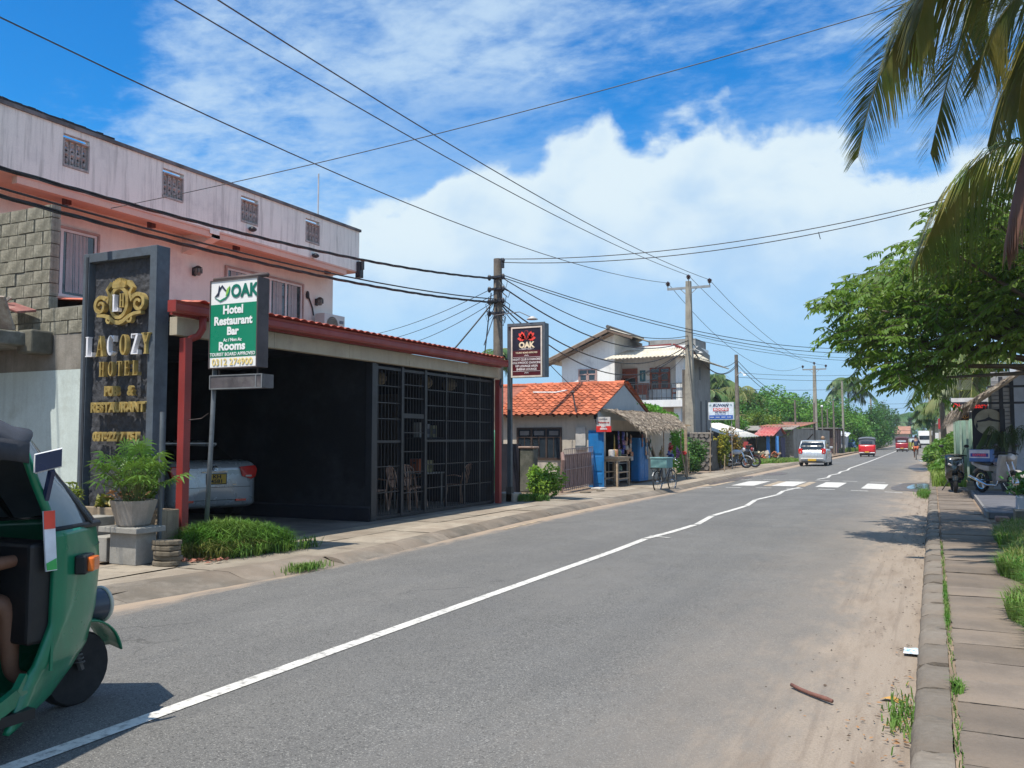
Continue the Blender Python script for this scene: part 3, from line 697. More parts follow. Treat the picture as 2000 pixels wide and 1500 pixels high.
def serif_letter(ch, x, z, h, m, y):
    """a serif capital built of strokes (thick, thin and serifs)"""
    g = MB(); w = h * .52; T = h * .125; t_ = h * .05; s = h * .05
    def st(a, b, th): g.beam((x + a[0] * w, y, z + a[1] * h), (x + b[0] * w, y, z + b[1] * h), .07, th, (0, 0, 1) if abs(a[0] - b[0]) > .01 else (1, 0, 0))
    def vb(cx, th, z0=0, z1=1): g.box(x + cx * w - th / 2, x + cx * w + th / 2, y - .035, y + .035, z + z0 * h, z + z1 * h)
    def hb(x0, x1, zc, th): g.box(x + x0 * w, x + x1 * w, y - .036, y + .036, z + zc * h - th / 2, z + zc * h + th / 2)
    def dg(a, b, th):
        p = Vector((x + a[0] * w, y, z + a[1] * h)); r_ = Vector((x + b[0] * w, y, z + b[1] * h)); g.beam(p, r_, th, .068, (0, 1, 0))
    if ch == 'L': vb(-.25, T); hb(-.45, -.05, .975, s); hb(-.45, .45, .025, s); vb(.43, t_, 0, .22)
    if ch == 'A': dg((-.38, 0), (0, 1), t_ * 1.1); dg((0, 1), (.38, 0), T); hb(-.25, .25, .33, t_); hb(-.5, -.22, .02, s); hb(.2, .54, .02, s)
    if ch == 'Z': hb(-.42, .42, .97, s); hb(-.42, .42, .03, s); dg((-.33, .03), (.33, .97), T); vb(-.4, t_, .78, 1); vb(.42, t_, 0, .22)
    if ch == 'Y': dg((-.38, 1), (0, .45), T); dg((.38, 1), (0, .45), t_ * 1.2); vb(0, T, 0, .48); hb(-.2, .2, .02, s); hb(-.54, -.2, .98, s); hb(.2, .54, .98, s)
    if ch in 'OC':
        n_ = 28; a0 = .75 if ch == 'C' else 0; a1 = 2 * math.pi - a0
        ps = []
        for i in range(n_ + 1):
            a = a0 + (a1 - a0) * i / n_; th = t_ + (T - t_) * abs(math.cos(a)) ** 1.3
            ps.append((a, th))
        vsn = []
        for a, th in ps:
            for rr, yy in ((1, -.035), (1, .035), (0, .035), (0, -.035)):
                ro = (w * .47 - (th if rr == 0 else 0), h * .5 - (th * .8 if rr == 0 else 0))
                vsn.append((x + ro[0] * math.cos(a), y + yy, z + h / 2 + ro[1] * math.sin(a)))
        g._a(vsn, [(4 * i + j, 4 * i + (j + 1) % 4, 4 * i + 4 + (j + 1) % 4, 4 * i + 4 + j) for i in range(n_) for j in range(4)] + [(0, 1, 2, 3), tuple(4 * n_ + j for j in (3, 2, 1, 0))])
        if ch == 'C': vb(.42, t_, .68, .98)
    if ch == 'H': vb(-.28, T); vb(.28, T); hb(-.28, .28, .5, t_); hb(-.48, -.08, .98, s); hb(-.48, -.08, .02, s); hb(.08, .48, .98, s); hb(.08, .48, .02, s)
    if ch == 'T': vb(0, T); hb(-.45, .45, .97, s); vb(-.43, t_, .76, 1); vb(.43, t_, .76, 1); hb(-.2, .2, .02, s)
    if ch == 'E': vb(-.25, T); hb(-.42, .4, .97, s); hb(-.42, .42, .03, s); hb(-.25, .25, .52, t_); vb(.39, t_, .78, 1); vb(.41, t_, 0, .24)
    g.build('letter', m, ms)
for c, x in zip(lets, xs_): serif_letter(c, x, 2.76, .285, WLT if c in 'LCZ' else GOLD, F0 - .01)
for c, x in zip('HOTEL', (-10.43, -10.25, -10.08, -9.93, -9.77)): serif_letter(c, x, 2.475, .205, GOLD, F0 + .01)
def block_word(s, x, z, size, sx): mtext(s, x, z, size, sx=sx, off=.009)
block_word('PUB', -10.22, 2.26, .18, .85); block_word('&', -9.84, 2.26, .18, 1.0); block_word('RESTAURANT', -10.09, 2.035, .185, .93); block_word('031-2277 151', -10.11, 1.63, .165, .98)
# crest: oval ring, crown, scrolls
cx, cz = -10.12, 3.50
def sweep(pts, wd, name='crest', m=GOLD, y=F0 + .0, dep=.05):
    """a flat ribbon with bevelled depth following pts (x, z, half-width)"""
    g = MB(); vs = []; n_ = len(pts)
    for i, p in enumerate(pts):
        a = pts[max(i - 1, 0)]; b = pts[min(i + 1, n_ - 1)]; dx, dz = b[0] - a[0], b[1] - a[1]; l = math.hypot(dx, dz) or 1; nx, nz_ = -dz / l * p[2] * wd, dx / l * p[2] * wd
        for sx_, yy in ((1, y - dep * .6), (1, y + dep), (-1, y + dep), (-1, y - dep * .6)): vs.append((p[0] + nx * sx_, yy, p[1] + nz_ * sx_))
    g._a(vs, [(4 * i + j, 4 * i + (j + 1) % 4, 4 * i + 4 + (j + 1) % 4, 4 * i + 4 + j) for i in range(n_ - 1) for j in range(4)] + [(0, 1, 2, 3), tuple(4 * (n_ - 1) + j for j in (3, 2, 1, 0))])
    return g
def spiral(x0, z0, r0, r1, a0, a1, n_=30): return [(x0 + (r0 + (r1 - r0) * i / n_) * math.cos(a0 + (a1 - a0) * i / n_), z0 + (r0 + (r1 - r0) * i / n_) * math.sin(a0 + (a1 - a0) * i / n_), 1 - .45 * i / n_) for i in range(n_ + 1)]
crest = sweep([(cx + .165 * math.cos(t * .1571), cz + .21 * math.sin(t * .1571), 1) for t in range(41)], .026).build('crest_ring', GOLD, ms)
for s in (-1, 1):
    A = spiral(cx + s * .375, cz - .03, .135, .03, math.pi / 2 * (1 if s > 0 else 1) + (.9 * s), (math.pi / 2 - s * 7.6), 36)
    sweep(A, .028).build('crest_scroll', GOLD, ms)
    sweep([(cx + s * .44, cz - .16, .8), (cx + s * .30, cz - .17, .9), (cx + s * .20, cz - .20, 1), (cx + s * .08, cz - .27, 1.1), (cx, cz - .285, 1.2)], .026, dep=.045).build('crest_scroll', GOLD, ms)
    sweep([(cx + s * .30, cz + .09, .8), (cx + s * .235, cz + .02, 1), (cx + s * .20, cz + .12, 1), (cx + s * .25, cz + .19, 1), (cx + s * .17, cz + .27, 1.3), (cx + s * .09, cz + .24, 1.4)], .026, dep=.04).build('crest_scroll', GOLD, ms)
    sweep(spiral(cx + s * .20, cz - .24, .055, .02, 1.2, 1.2 - s * 6, 16), .02, dep=.04).build('crest_scroll', GOLD, ms)
g = MB(); cp = []
for i in range(17):
    t = i / 16; xx = cx - .145 + .29 * t; cp.append((xx, cz + .235 + .055 * math.sin(t * math.pi) + (.055 if i % 2 == 0 else 0)))
g.prism([(cx + .13, cz + .205), (cx - .13, cz + .205)] + cp, lambda u, v, w: (u, w, v), F0 + .05, F0 - .035); g.build('crest_crown', GOLD, ms)
serif_letter('L', cx - .04, cz - .13, .24, WLT, F0 - .02); serif_letter('H', cx + .055, cz - .07, .19, GOLD, F0 + .01)

# ---- planter, its plants, the black pipe
pl = thing('planter', 'stained concrete planter box in front of the dark monument sign', 'planter', (-10.2, 8.0, .1))
PLC = mat('stained_concrete', (.34, .27, .19), .9, .12, 2, (.23, .17, .12), .55, 1.6, bump=.4, bs=45, streak=.5)
g = MB(); g.box(-10.98, -8.80, 7.92, 8.0, .09, .70); g.box(-8.88, -8.801, 8.0, 8.2, .09, .70); g.box(-10.98, -10.9, 8.0, 8.28, .09, .70); g.box(-9.42, -8.88, 8.12, 8.2, .09, .70); g.build('wall', PLC, pl, bev=.008)
g = MB(); g.box(-10.9, -9.43, 8.0, 8.28, .1, .62); g.box(-9.43, -8.88, 8.0, 8.12, .1, .62); g.build('soil', mat('soil', (.06, .045, .035), .95, .3, 6, bump=.8, bs=30), pl)
g = MB(); g.tube([(-8.80, 7.885, .1), (-8.80, 7.885, 1.0), (-8.80, 7.885, 1.95)], .028, 10); tag(g.build('drain_pipe', GREYM), 'thin dark grey pipe standing at the right corner of the concrete planter', 'pipe')

# ---- pot, stand, blocks, stone stack
CGR = mat('grey_cast_concrete', (.30, .29, .265), .9, .14, 3, (.22, .21, .19), .55, 2.5, bump=.4, bs=60)
st = thing('pot_stand', 'short grey concrete stand with overhanging top under the potted plant', 'stand', (-8.77, 7.45, .1))
g = MB(); g.box(-9.0, -8.55, 7.32, 7.62, .1, .48); g.build('pedestal', CGR, st, bev=.008)
g = MB(); g.box(-9.11, -8.46, 7.24, 7.68, .482, .55); g.build('top_slab', CGR, st, bev=.008)
g = MB(); g.box(-9.42, -9.13, 7.38, 7.68, .1, .40); tag(g.build('concrete_block', CGR, bev=.01), 'low square grey concrete block left of the pot stand', 'block', 'concrete blocks by the planter')
g = MB(); g.box(-9.82, -9.50, 7.50, 7.80, .1, .62); tag(g.build('concrete_block', CGR, bev=.01), 'taller grey concrete block half hidden behind the tuk tuk', 'block', 'concrete blocks by the planter')
ss_ = thing('stone_stack', 'little stack of flat brown stones at the foot of the planter', 'stones', (-8.28, 7.55, .1))
STN = mat('flagstone', (.20, .165, .125), .92, .25, 4, (.12, .10, .07), .5, 4, bump=.8, bs=30)
for k in range(5):
    g = MB(); q = random.Random(k + 40); n_ = 9; pr = [(math.cos(6.283 * i / n_) * (.20 + q.uniform(-.02, .015)), math.sin(6.283 * i / n_) * (.15 + q.uniform(-.02, .01))) for i in range(n_)]
    g.prism(pr, lambda u, v, w: (u, v, w), 0, .056); o = g.build('stone', STN, ss_, w=False, bev=.012); o.location = (q.uniform(-.012, .012), q.uniform(-.02, .02), .003 + k * .06); o.rotation_euler = (q.uniform(-.03, .03), q.uniform(-.03, .03), 0)
pp_ = thing('potted_palm', 'lady palm with green fan leaves in a tapered grey concrete pot on the stand', 'potted plant', (-8.77, 7.46, .553))
g = MB(); g.lathe([(.17, 0), (.19, .02), (.265, .28), (.27, .31), (.245, .31), (.23, .27), (.0, .27)], (0, 0, 0), 8); g.build('pot', mat('pot_concrete', (.30, .265, .225), .85, .15, 2, (.38, .34, .3), .6, 3, bump=.3, bs=40, streak=.5), pp_, w=False)
PALM1 = leaf('fan_leaf', (.065, .165, .028), (.12, .23, .045), .25, vs=2.5)
STEM = mat('green_stem', (.09, .12, .03), .7, .3, 6)
BROWNL = mat('dry_leaf', (.33, .17, .07), .8, .3, 6)
def fan_palm(t, n_, h, spread, seed, m=PALM1, ll=.30, z0=.27):
    q = random.Random(seed); V = []; F = []; s = MB()
    for i in range(n_):
        a = q.uniform(0, 6.283); e = q.uniform(.12, 1.25) if i > 2 else .05; ln = h * q.uniform(.45, 1.05)
        p0 = Vector((q.uniform(-.09, .09), q.uniform(-.09, .09), z0)); p1 = p0 + Vector((math.cos(a) * math.sin(e) * ln * spread, math.sin(a) * math.sin(e) * ln * spread, math.cos(e) * ln * .9 + .08))
        mid = (p0 + p1) / 2 + Vector((0, 0, .06)); s.tube([p0, mid, p1], [.007, .006, .004], 4, False)
        dr = (p1 - mid).normalized(); side = dr.cross(Vector((0, 0, 1))).normalized() if abs(dr.z) < .99 else Vector((1, 0, 0)); up = side.cross(dr)
        nl = q.randint(8, 11)
        for k in range(nl):
            b = (k / (nl - 1) - .5) * 3.6; d_ = (dr * math.cos(b) + side * math.sin(b)).normalized(); l = ll * (1 - .25 * abs(b) / 1.8) * q.uniform(.85, 1.1)
            w_ = d_.cross(up).normalized() * .016; droop = Vector((0, 0, -.10 - .06 * q.random())) * (l / .3)
            c0 = p1 + d_ * .01; c1 = p1 + d_ * l * .5 + up * .012 + droop * .18; c2 = p1 + d_ * l + droop
            kk = len(V); V += [c0, c1 - w_, c1 + w_, c2]; F.append((kk, kk + 1, kk + 3, kk + 2))
    o = arr_mesh('leaves', [tuple(v) for v in V], F, m, t, w=False); s.build('stems', STEM, t, w=False)
fan_palm(pp_, 50, .70, .74, 4, ll=.26)
V, F = leaves(np.array([(nr.uniform(-.45, .1), nr.uniform(-.15, .15), .30 + nr.uniform(0, .12)) for _ in range(30)]), .13, .3); arr_mesh('dry_leaves', V, F, BROWNL, pp_, w=False)
CROT = leaf('croton_leaf', (.16, .17, .02), (.40, .12, .03), .2, .56, 4)
def shrub(name, lb, cat, loc, rx, ry, h, n_, size, m, seed, stems=6, group=None, clump=9, zmin=.12, asp=.42):
    t = thing(name, lb, cat, loc, group=group); g = np.random.default_rng(seed); C = []
    cl = []
    for _ in range(clump):
        a = g.uniform(0, 6.283); r_ = g.random() ** .5; cl.append((math.cos(a) * r_ * rx * .62, math.sin(a) * r_ * ry * .62, h * (zmin + .16 + (1 - zmin - .25) * g.random() * (1.05 - .5 * r_))))
    for c in cl:
        k = n_ // clump; u = g.normal(size=(k, 3)); u /= np.linalg.norm(u, axis=1)[:, None]; rr = g.random(k)[:, None] ** .33
        C.append(np.array(c) + u * rr * np.array([rx * .42, ry * .42, h * .24]))
    C = np.concatenate(C); C = C[C[:, 2] > h * zmin * .4]
    V, F = leaves(C, size, asp, .4, .1, g); arr_mesh('foliage', V, F, m, t, w=False)
    s = MB()
    for c in cl[:stems]: s.tube([(0, 0, 0), (c[0] * .4, c[1] * .4, c[2] * .5), c], [.012 * h + .006, .008 * h + .004, .004], 5, False)
    s.build('stems', mat('bark_brown', (.12, .09, .06), .9, .3, 8), t, w=False)
    return t
shrub('planter_plant', 'bushy green and yellow shrub in the planter at the right of the monument sign', 'plant', (-9.35, 8.08, .6), .36, .2, .82, 1500, .085, leaf('planter_leaf', (.07, .17, .02), (.20, .27, .04), .25), 3, group='plants in the concrete planter')
shrub('planter_plant', 'red and orange croton in the planter left of the potted palm', 'plant', (-9.95, 8.06, .6), .26, .14, .30, 260, .11, CROT, 5, group='plants in the concrete planter')
shrub('planter_plant', 'small yellow green plant at the left end of the planter', 'plant', (-10.68, 8.04, .6), .24, .16, .42, 240, .12, leaf('yellow_leaf', (.26, .30, .06), (.14, .2, .04), .25), 6, group='plants in the concrete planter', asp=.22)

# grass clump in front of the carport
def grass(name, region, n_, h, m, seed, lean=.5, zf=None, wd=.006):
    g = np.random.default_rng(seed); P = region(g, n_); n_ = len(P); V = np.zeros((n_, 5, 3)); a = g.uniform(0, 6.283, n_); ln = h(P) if callable(h) else np.full(n_, h); ln = ln * g.uniform(.5, 1.25, n_); le = g.uniform(.2, 1, n_) * lean
    d_ = np.stack([np.cos(a), np.sin(a), np.zeros(n_)], 1); s_ = np.stack([-np.sin(a), np.cos(a), np.zeros(n_)], 1) * wd; Z = np.array([0, 0, 1.])
    V[:, 0] = P - s_; V[:, 1] = P + s_
    m1 = P + d_ * (ln * le * .35)[:, None] + Z * (ln * .65)[:, None]; m2 = P + d_ * (ln * le)[:, None] + Z * (ln * (1 - le * .45))[:, None]
    V[:, 2] = m1 + s_ * .8; V[:, 3] = m1 - s_ * .8; V[:, 4] = m2
    V = V.reshape(-1, 3); i = np.arange(n_) * 5
    F = np.concatenate([np.stack([i, i + 1, i + 2, i + 3], 1)]); T = np.stack([i + 3, i + 2, i + 4, i + 4], 1)
    me_F = [tuple(x) for x in F.tolist()] + [tuple(x[:3]) for x in T.tolist()]
    me = bpy.data.meshes.new(name); me.from_pydata(V.tolist(), [], me_F); me.materials.append(m)
    o = bpy.data.objects.new(name, me); COL.objects.link(o); return stuff(o)
GRASS1 = leaf('grass_bright', (.075, .20, .026), (.17, .26, .06), .3, vs=3)
GRASS2 = leaf('grass_dry', (.20, .22, .06), (.30, .27, .10), .3, vs=3)
def mound(cx, cy, rx, ry, rot, z0, hz):
    def f(g, n_):
        r_ = np.sqrt(g.random(n_)); a = g.uniform(0, 6.283, n_); u = r_ * np.cos(a); v = r_ * np.sin(a)
        x = cx + rx * u * math.cos(rot) - ry * v * math.sin(rot); y = cy + rx * u * math.sin(rot) + ry * v * math.cos(rot)
        k = 1 + .22 * np.sin(a * 3 + 1) + .12 * np.sin(a * 7); x = cx + (x - cx) * k; y = cy + (y - cy) * k
        return np.stack([x, y, z0 + hz * (1 - r_ ** 2)], 1)
    return f
grass('grass_clump', mound(-8.40, 8.62, .66, .36, .95, .10, .20), 9500, .30, GRASS1, 1, 1.25)
grass('grass_clump', mound(-8.40, 8.40, .62, .34, .95, .10, .08), 3500, .24, GRASS2, 2, 1.3)
grass('grass_clump', mound(-8.30, 8.75, .85, .46, .95, .10, .02), 1600, .22, GRASS1, 3, 1.5)
V, F = leaves(np.array([(-8.25 + nr.normal() * .22, 7.92 + nr.normal() * .14, .115 + nr.random() * .03) for _ in range(70)]), .08, .6, .9); stuff(arr_mesh('fallen_leaves', V, F, mat('red_dry_leaf', (.30, .12, .08), .8, .5, 9)))

# =============================================================== CARPORT / RESTAURANT BUILDING
rb = thing('restaurant_building', 'long low carport and restaurant front with red tile-effect roof, red gutter and black grille', 'building', (-11, 13.5, .1))
CREAM = mat('cream_board', (.42, .37, .28), .8, .08, 2, (.36, .31, .24), .62, 2.5, bump=.2, bs=50, streak=.25)
# roof sheeting: a run of pressed tile profiles
g = MB(); y0, y1 = 8.62, 18.0; n_ = int((y1 - y0) / .19)
def rf(u, v):
    x = -8.97 - v * 5.0; c = abs(math.sin(u * n_ * math.pi))
    return (x, y0 + (y1 - y0) * u, 3.475 + (v * 5.0) * .085 + .035 * c)
g.grid(rf, n_ * 6, 14); g.build('roof_sheet', mat('red_roof_sheet', (.56, .15, .095), .6, .18, 3, (.42, .11, .08), .58, 3, bump=.15, bs=50), rb, smooth=True, solid=.006)
g = MB(); g.prism([(0, 0), (.13, 0), (.15, .03), (.15, .09), (.135, .115), (.16, .15), (.13, .15), (.12, .03), (0, .03)], lambda u, v, w: (-9.06 + u, w, 3.285 + v), 8.18, 18.04); g.build('gutter', REDP, rb)
for ye in (8.16, 18.04): g = MB(); g.box(-9.06, -8.91, ye, ye + .02, 3.285, 3.44); g.build('gutter_end', REDP, rb)
g = MB(); g.box(-9.12, -9.07, 8.25, 18.02, 3.26, 3.46); g.build('fascia', REDP, rb)
for k in range(5):
    ya = 8.4 + k * 1.92
    g = MB(); g.box(-9.28, -9.14, ya, ya + 1.915, 3.01 + .002 * k, 3.258); g.build('fascia_board', CREAM, rb, bev=.004)
g = MB(); g.box(-16, -9.3, 8.6, 18.0, 3.2, 3.23); g.build('ceiling', BLACKW, rb)
g = MB(); g.box(-16.0, -9.28, 17.92, 18.04, .09, 3.4); g.build('end_wall', BLACKW, rb)
g = MB(); g.box(-16.0, -15.9, 8.65, 18.2, .09, 3.2); g.build('back_wall', BLACKW, rb)
g = MB(); g.box(-16.0, -11.2, 8.6, 8.65, .09, 3.2); g.build('end_wall', BLACKW, rb)
g = MB(); g.box(-16, -9.36, 13.05, 13.16, .09, 3.19); g.build('partition_wall', mat('navy_wall', (.009, .0095, .013), .62, .3, .9, (.032, .032, .038), .56, .9, bump=.3, bs=18, spec=.4), rb)
g = MB(); g.box(-15.8, -9.24, 13.02, 13.049, .34, .37); g.build('skirting_cap', mat('skirting', (.035, .038, .05), .5), rb)
g = MB(); g.box(-15.8, -9.24, 13.0, 13.048, .095, .338); g.build('skirting', BLACKW, rb)
g = MB(); g.box(-9.35, -9.21, 13.03, 13.17, .1, 3.01); g.build('post', mat('navy_post', (.02, .022, .028), .45, .2, 3), rb, bev=.006)
for ps in ((8.50, 8.62), (17.93, 18.05)):
    g = MB(); g.box(-9.20, -9.08, ps[0], ps[1], .1, 2.98); g.build('red_post', REDP, rb, bev=.006)
g = MB(); g.tube([(-9.0, 8.72, 3.29), (-9.0, 8.72, 3.12), (-9.06, 8.70, 3.02), (-9.14, 8.60, 2.96)], .05, 10); g.build('downpipe', REDP, rb, smooth=True)
g = MB(); g.tube([(-9.05, 17.95, 3.0), (-9.05, 17.90, 2.86), (-9.05, 17.96, 2.80), (-9.05, 18.02, 2.86)], .02, 6); g.build('pipe_hook', BLKM, rb)
# the grille front
GB = mat('grille_metal', (.016, .017, .022), .45, .25, 4, bump=.1)
gx = -9.25; frames = [13.17, 14.05, 14.90, 15.76, 16.55, 17.25, 17.88]
for i, y in enumerate(frames):
    wdt = .075 if i in (0, 1, 2, 6) else .04
    g = MB(); g.box(gx - wdt / 2, gx + wdt / 2, y - wdt / 2, y + wdt / 2, .13, 2.99); g.build('grille_upright', GB, rb)
for (a, b, z, t) in ((13.2, 17.86, .15, .05), (13.2, 17.86, 2.93, .05), (13.2, 14.02, 1.55, .045), (14.08, 14.87, 2.05, .09), (14.93, 17.86, 1.56, .045)):
    g = MB(); g.box(gx - .022, gx + .022, a + .02, b - .02, z - t / 2, z + t / 2); g.build('grille_rail', GB, rb)
thin = MB()
for a, b in zip(frames, frames[1:]):
    n_ = 8
    for k in range(1, n_):
        y = a + (b - a) * k / n_; thin.tube([(gx, y, .17), (gx, y, 2.9)], .0075, 5, False)
stuff(thin.build('grille_bars', GB, rb))
thin = MB()
for i, (a, b) in enumerate(zip(frames, frames[1:])):
    for z in (.60, 1.08, 1.55, 1.98, 2.28, 2.60) if i != 1 else (.55, .95, 1.35, 1.72, 2.40, 2.66): thin.box(gx - .006, gx + .006, a + .03, b - .03, z - .009, z + .009)
stuff(thin.build('grille_crossbars', GB, rb))
g = MB(); g.box(-15.8, -13.4, 17.3, 17.9, .1, 1.5); g.build('bar_counter', mat('bar_wood', (.06, .035, .025), .6), rb)
PGL = mat('pinkish_panel', (.075, .06, .055), .8)
g = MB(); g.box(-13.2, -11.9, 17.84, 17.91, .6, 2.7); g.build('wall_panel', PGL, rb)

# basket lamps
BASK = mat('basket', (.20, .17, .12), .8, .3, 14, bump=.5, bs=60)
for (y, lb) in ((15.0, 'leftmost of three woven basket lamps hanging behind the grille top'), (16.55, 'middle one of three woven basket lamps hanging behind the grille'), (17.45, 'rightmost of three woven basket lamps hanging behind the grille')):
    x = -10.45 + (y - 15) * .12
    t = thing('basket_lamp', lb, 'lamp', (x, y, 2.88), group='basket lamps behind the grille')
    g = MB(); g.lathe([(.04, .14), (.12, .10), (.17, .02), (.17, -.05), (.13, -.12), (.05, -.16)], (0, 0, 0), 14); g.build('shade', BASK, t, w=False, smooth=True)
    g = MB(); g.tube([(0, 0, .14), (0, 0, .32)], .006, 4); g.build('cord', BLKM, t, w=False)
# plastic chairs
CHB = mat('brown_plastic', (.46, .27, .19), .5, .12, 3, (.20, .11, .08), .6, 5, bump=.05)
def chair(label, loc, rz, src=None):
    if src: return dup(src, loc, rz, label)
    t = thing('plastic_chair', label, 'chair', loc, rz, 'brown plastic chairs behind the grille')
    g = MB(); g.grid(lambda u, v: ((u - .5) * .42, (v - .5) * .42, .43 - .015 * math.sin(math.pi * u)), 4, 4); g.build('seat', CHB, t, w=False, solid=.02, smooth=True)
    for sx_ in (-1, 1):
        for sy in (-1, 1):
            g = MB(); g.beam((sx_ * .19, sy * .19, .43), (sx_ * .23, sy * .24, 0), .045, .03); g.build('leg', CHB, t, w=False)
        g = MB(); g.tube([(sx_ * .22, .20, .42), (sx_ * .25, .18, .63), (sx_ * .25, -.05, .65), (sx_ * .23, -.22, .62)], .016, 6); g.build('armrest', CHB, t, w=False, smooth=True)
    fr = MB(); fr.tube([(-.20, -.20, .43), (-.225, -.27, .66), (-.20, -.31, .82), (-.11, -.335, .89), (0, -.34, .905), (.11, -.335, .89), (.20, -.31, .82), (.225, -.27, .66), (.20, -.20, .43)], .02, 6); b_ = fr.build('backrest', CHB, t, w=False, smooth=True)
    for k in range(5):
        x = (k - 2) * .062; g = MB(); g.beam((x * .7, -.215, .45), (x * 1.15, -.30, .70), .034, .008, (0, 1, 0)); g.beam((x * 1.15, -.30, .70), (x * .9, -.335, .885 - abs(k - 2) * .008), .034, .008, (0, 1, 0)); g.build('slat', CHB, b_, w=False)
    return t
c0 = chair('brown plastic chair left of the grille door, facing the table', (-10.55, 14.95, .1), R(-100))
chair('brown plastic chair just right of the grille door', (-10.3, 15.75, .1), R(-80), c0)
chair('brown plastic chair nearest the orange box on the table', (-10.45, 16.35, .1), R(-115), c0)
chair('brown plastic chair at the right of the table, back to the road', (-10.15, 17.9, .1), R(85), c0)
chair('brown plastic chair half seen at the left end of the grille', (-10.9, 14.15, .1), R(60), c0)
tb = thing('cafe_table', 'small grey table on thin metal legs behind the grille', 'table', (-10.7, 17.0, .1), 0)
g = MB(); g.box(-.45, .45, -.42, .42, .70, .73); g.build('tabletop', mat('table_grey', (.24, .24, .23), .5), tb, w=False, bev=.004)
for sx_ in (-1, 1):
    for sy in (-1, 1): g = MB(); g.tube([(sx_ * .40, sy * .37, .70), (sx_ * .40, sy * .37, 0)], .014, 6); g.build('leg', mat('leg_metal', (.34, .34, .33), .4, metal=.6), tb, w=False)
def box_(name, lb, cat, loc, size, m, parts=()):
    t = thing(name, lb, cat, loc); g = MB(); g.box(-size[0] / 2, size[0] / 2, -size[1] / 2, size[1] / 2, 0, size[2]); g.build('body', m, t, w=False, bev=.006)
    for (nm, b6, mm) in parts: g = MB(); g.box(*b6); g.build(nm, mm, t, w=False)
    return t
box_('beer_crate', 'orange red crate standing on the table behind the grille', 'crate', (-10.62, 16.78, .83), (.24, .20, .30), mat('orange_plastic', (.32, .085, .035), .5, .2, 6), [('rim', (-.125, .125, -.105, .105, .28, .31), mat('orange_rim', (.26, .06, .03), .5)), ('handle', (-.04, .04, -.106, -.10, .2, .24), BLKM)])
box_('carton', 'pale yellow carton beside the orange crate on the table', 'box', (-10.6, 17.12, .83), (.26, .30, .27), mat('carton_yellow', (.24, .215, .11), .8, .15, 6), [('lid', (-.131, .131, -.151, .151, .26, .272), mat('carton_lid', (.22, .2, .12), .8)), ('label_patch', (.131, .134, -.08, .08, .08, .18), mat('carton_print', (.10, .09, .04), .8))])
for i, (dy, w_, c, lb) in enumerate(((-.26, .16, (.30, .30, .29), 'white carton at the left on the shelf behind the grille'), (0, .20, (.22, .23, .25), 'grey and white carton in the middle on the shelf behind the grille'), (.28, .22, (.20, .20, .13), 'yellowish carton at the right on the shelf behind the grille'))):
    box_('shelf_carton', lb, 'box', (-10.6, 17.1 + dy, 1.63), (.18, w_, .34 - .03 * i), mat('shelf_carton%d' % i, c, .8, .2, 8), [('label_patch', (.09, .094, -w_ * .3, w_ * .3, .08, .2), mat('carton_print2', (.07, .08, .10), .8))])
g = MB(); g.box(-10.8, -10.4, 16.6, 17.7, 1.60, 1.625); tag(g.build('shelf', BLKM), 'thin dark shelf carrying cartons behind the grille', 'shelf')
g = MB(); g.tube([(-10.2, 13.9, .5), (-10.2, 13.92, 2.0)], .018, 6); tag(g.build('pole', mat('pale_pole', (.33, .32, .3), .5)), 'thin pale pole standing behind the left end of the grille', 'pole')

# ---- green hanging sign box
os_ = thing('hotel_sign', 'green and white double sided sign box on a tall grey post before the carport', 'sign', (-8.68, 8.63, .1))
g = MB(); g.tube([(-8.77, 8.62, .1), (-8.715, 8.64, 1.6), (-8.66, 8.66, 3.7)], .032, 12); g.build('post', GREYM, os_, smooth=True)
g = MB(); g.box(-8.70, -7.86, 8.56, 8.76, 2.54, 3.73); g.build('case', mat('sign_case_brown', (.062, .050, .055), .6, .3, 3, (.10, .08, .08), .6, 4, bump=.2), os_, bev=.008)
g = MB(); g.tube([(-8.74, 8.66, 3.765), (-7.80, 8.66, 3.765)], .03, 10); g.build('top_pipe', RUST, os_, smooth=True)
g = MB(); g.box(-8.70, -8.685, 8.54, 8.56, 2.54, 3.73); g.box(-7.875, -7.86, 8.54, 8.56, 2.54, 3.73); g.box(-8.685, -7.875, 8.54, 8.56, 2.54, 2.555); g.box(-8.685, -7.875, 8.54, 8.56, 3.715, 3.73); g.build('rim', mat('sign_rim', (.09, .07, .07), .6), os_)
SW = mat('sign_white', (.80, .80, .79), .35, .02, 2, bump=0); SG = mat('sign_green', (.006, .21, .115), .35, .03, 2, bump=0)
g = MB(); g.quad((-8.685, 8.552, 2.555), (-7.875, 8.552, 2.555), (-7.875, 8.552, 3.715), (-8.685, 8.552, 3.715)); g.build('face', SW, os_)
g = MB(); g.quad((-8.684, 8.549, 2.69), (-7.876, 8.549, 2.69), (-7.876, 8.549, 3.40), (-8.684, 8.549, 3.40)); g.build('face_green', SG, os_)
def st(b, x, z, s, m=SW, off=.004, sx=1., y=8.545, par=None): return text(b, m, par or os_, (x, y, z), s, FR_, .0012, off, sx=sx)
DG = mat('sign_dark_green', (.004, .14, .10), .4, bump=0)
st('OAK', -8.095, 3.555, .235, DG, .009, .92); st('Hotel', -8.285, 3.315, .155, off=.006); st('Restaurant', -8.285, 3.17, .155, off=.006, sx=.98); st('Bar', -8.285, 3.03, .145, off=.006)
st('Ac / Non Ac', -8.285, 2.915, .062, off=.0015); st('Rooms', -8.295, 2.83, .155, off=.006, sx=1.05); st('TOURIST BOARD APPROVED', -8.285, 2.725, .062, off=.001, sx=.98)
st('0312 274900', -8.285, 2.62, .125, mat('sign_yellow', (.75, .58, .22), .4, bump=0), .002, 1.08)
lg = MB()
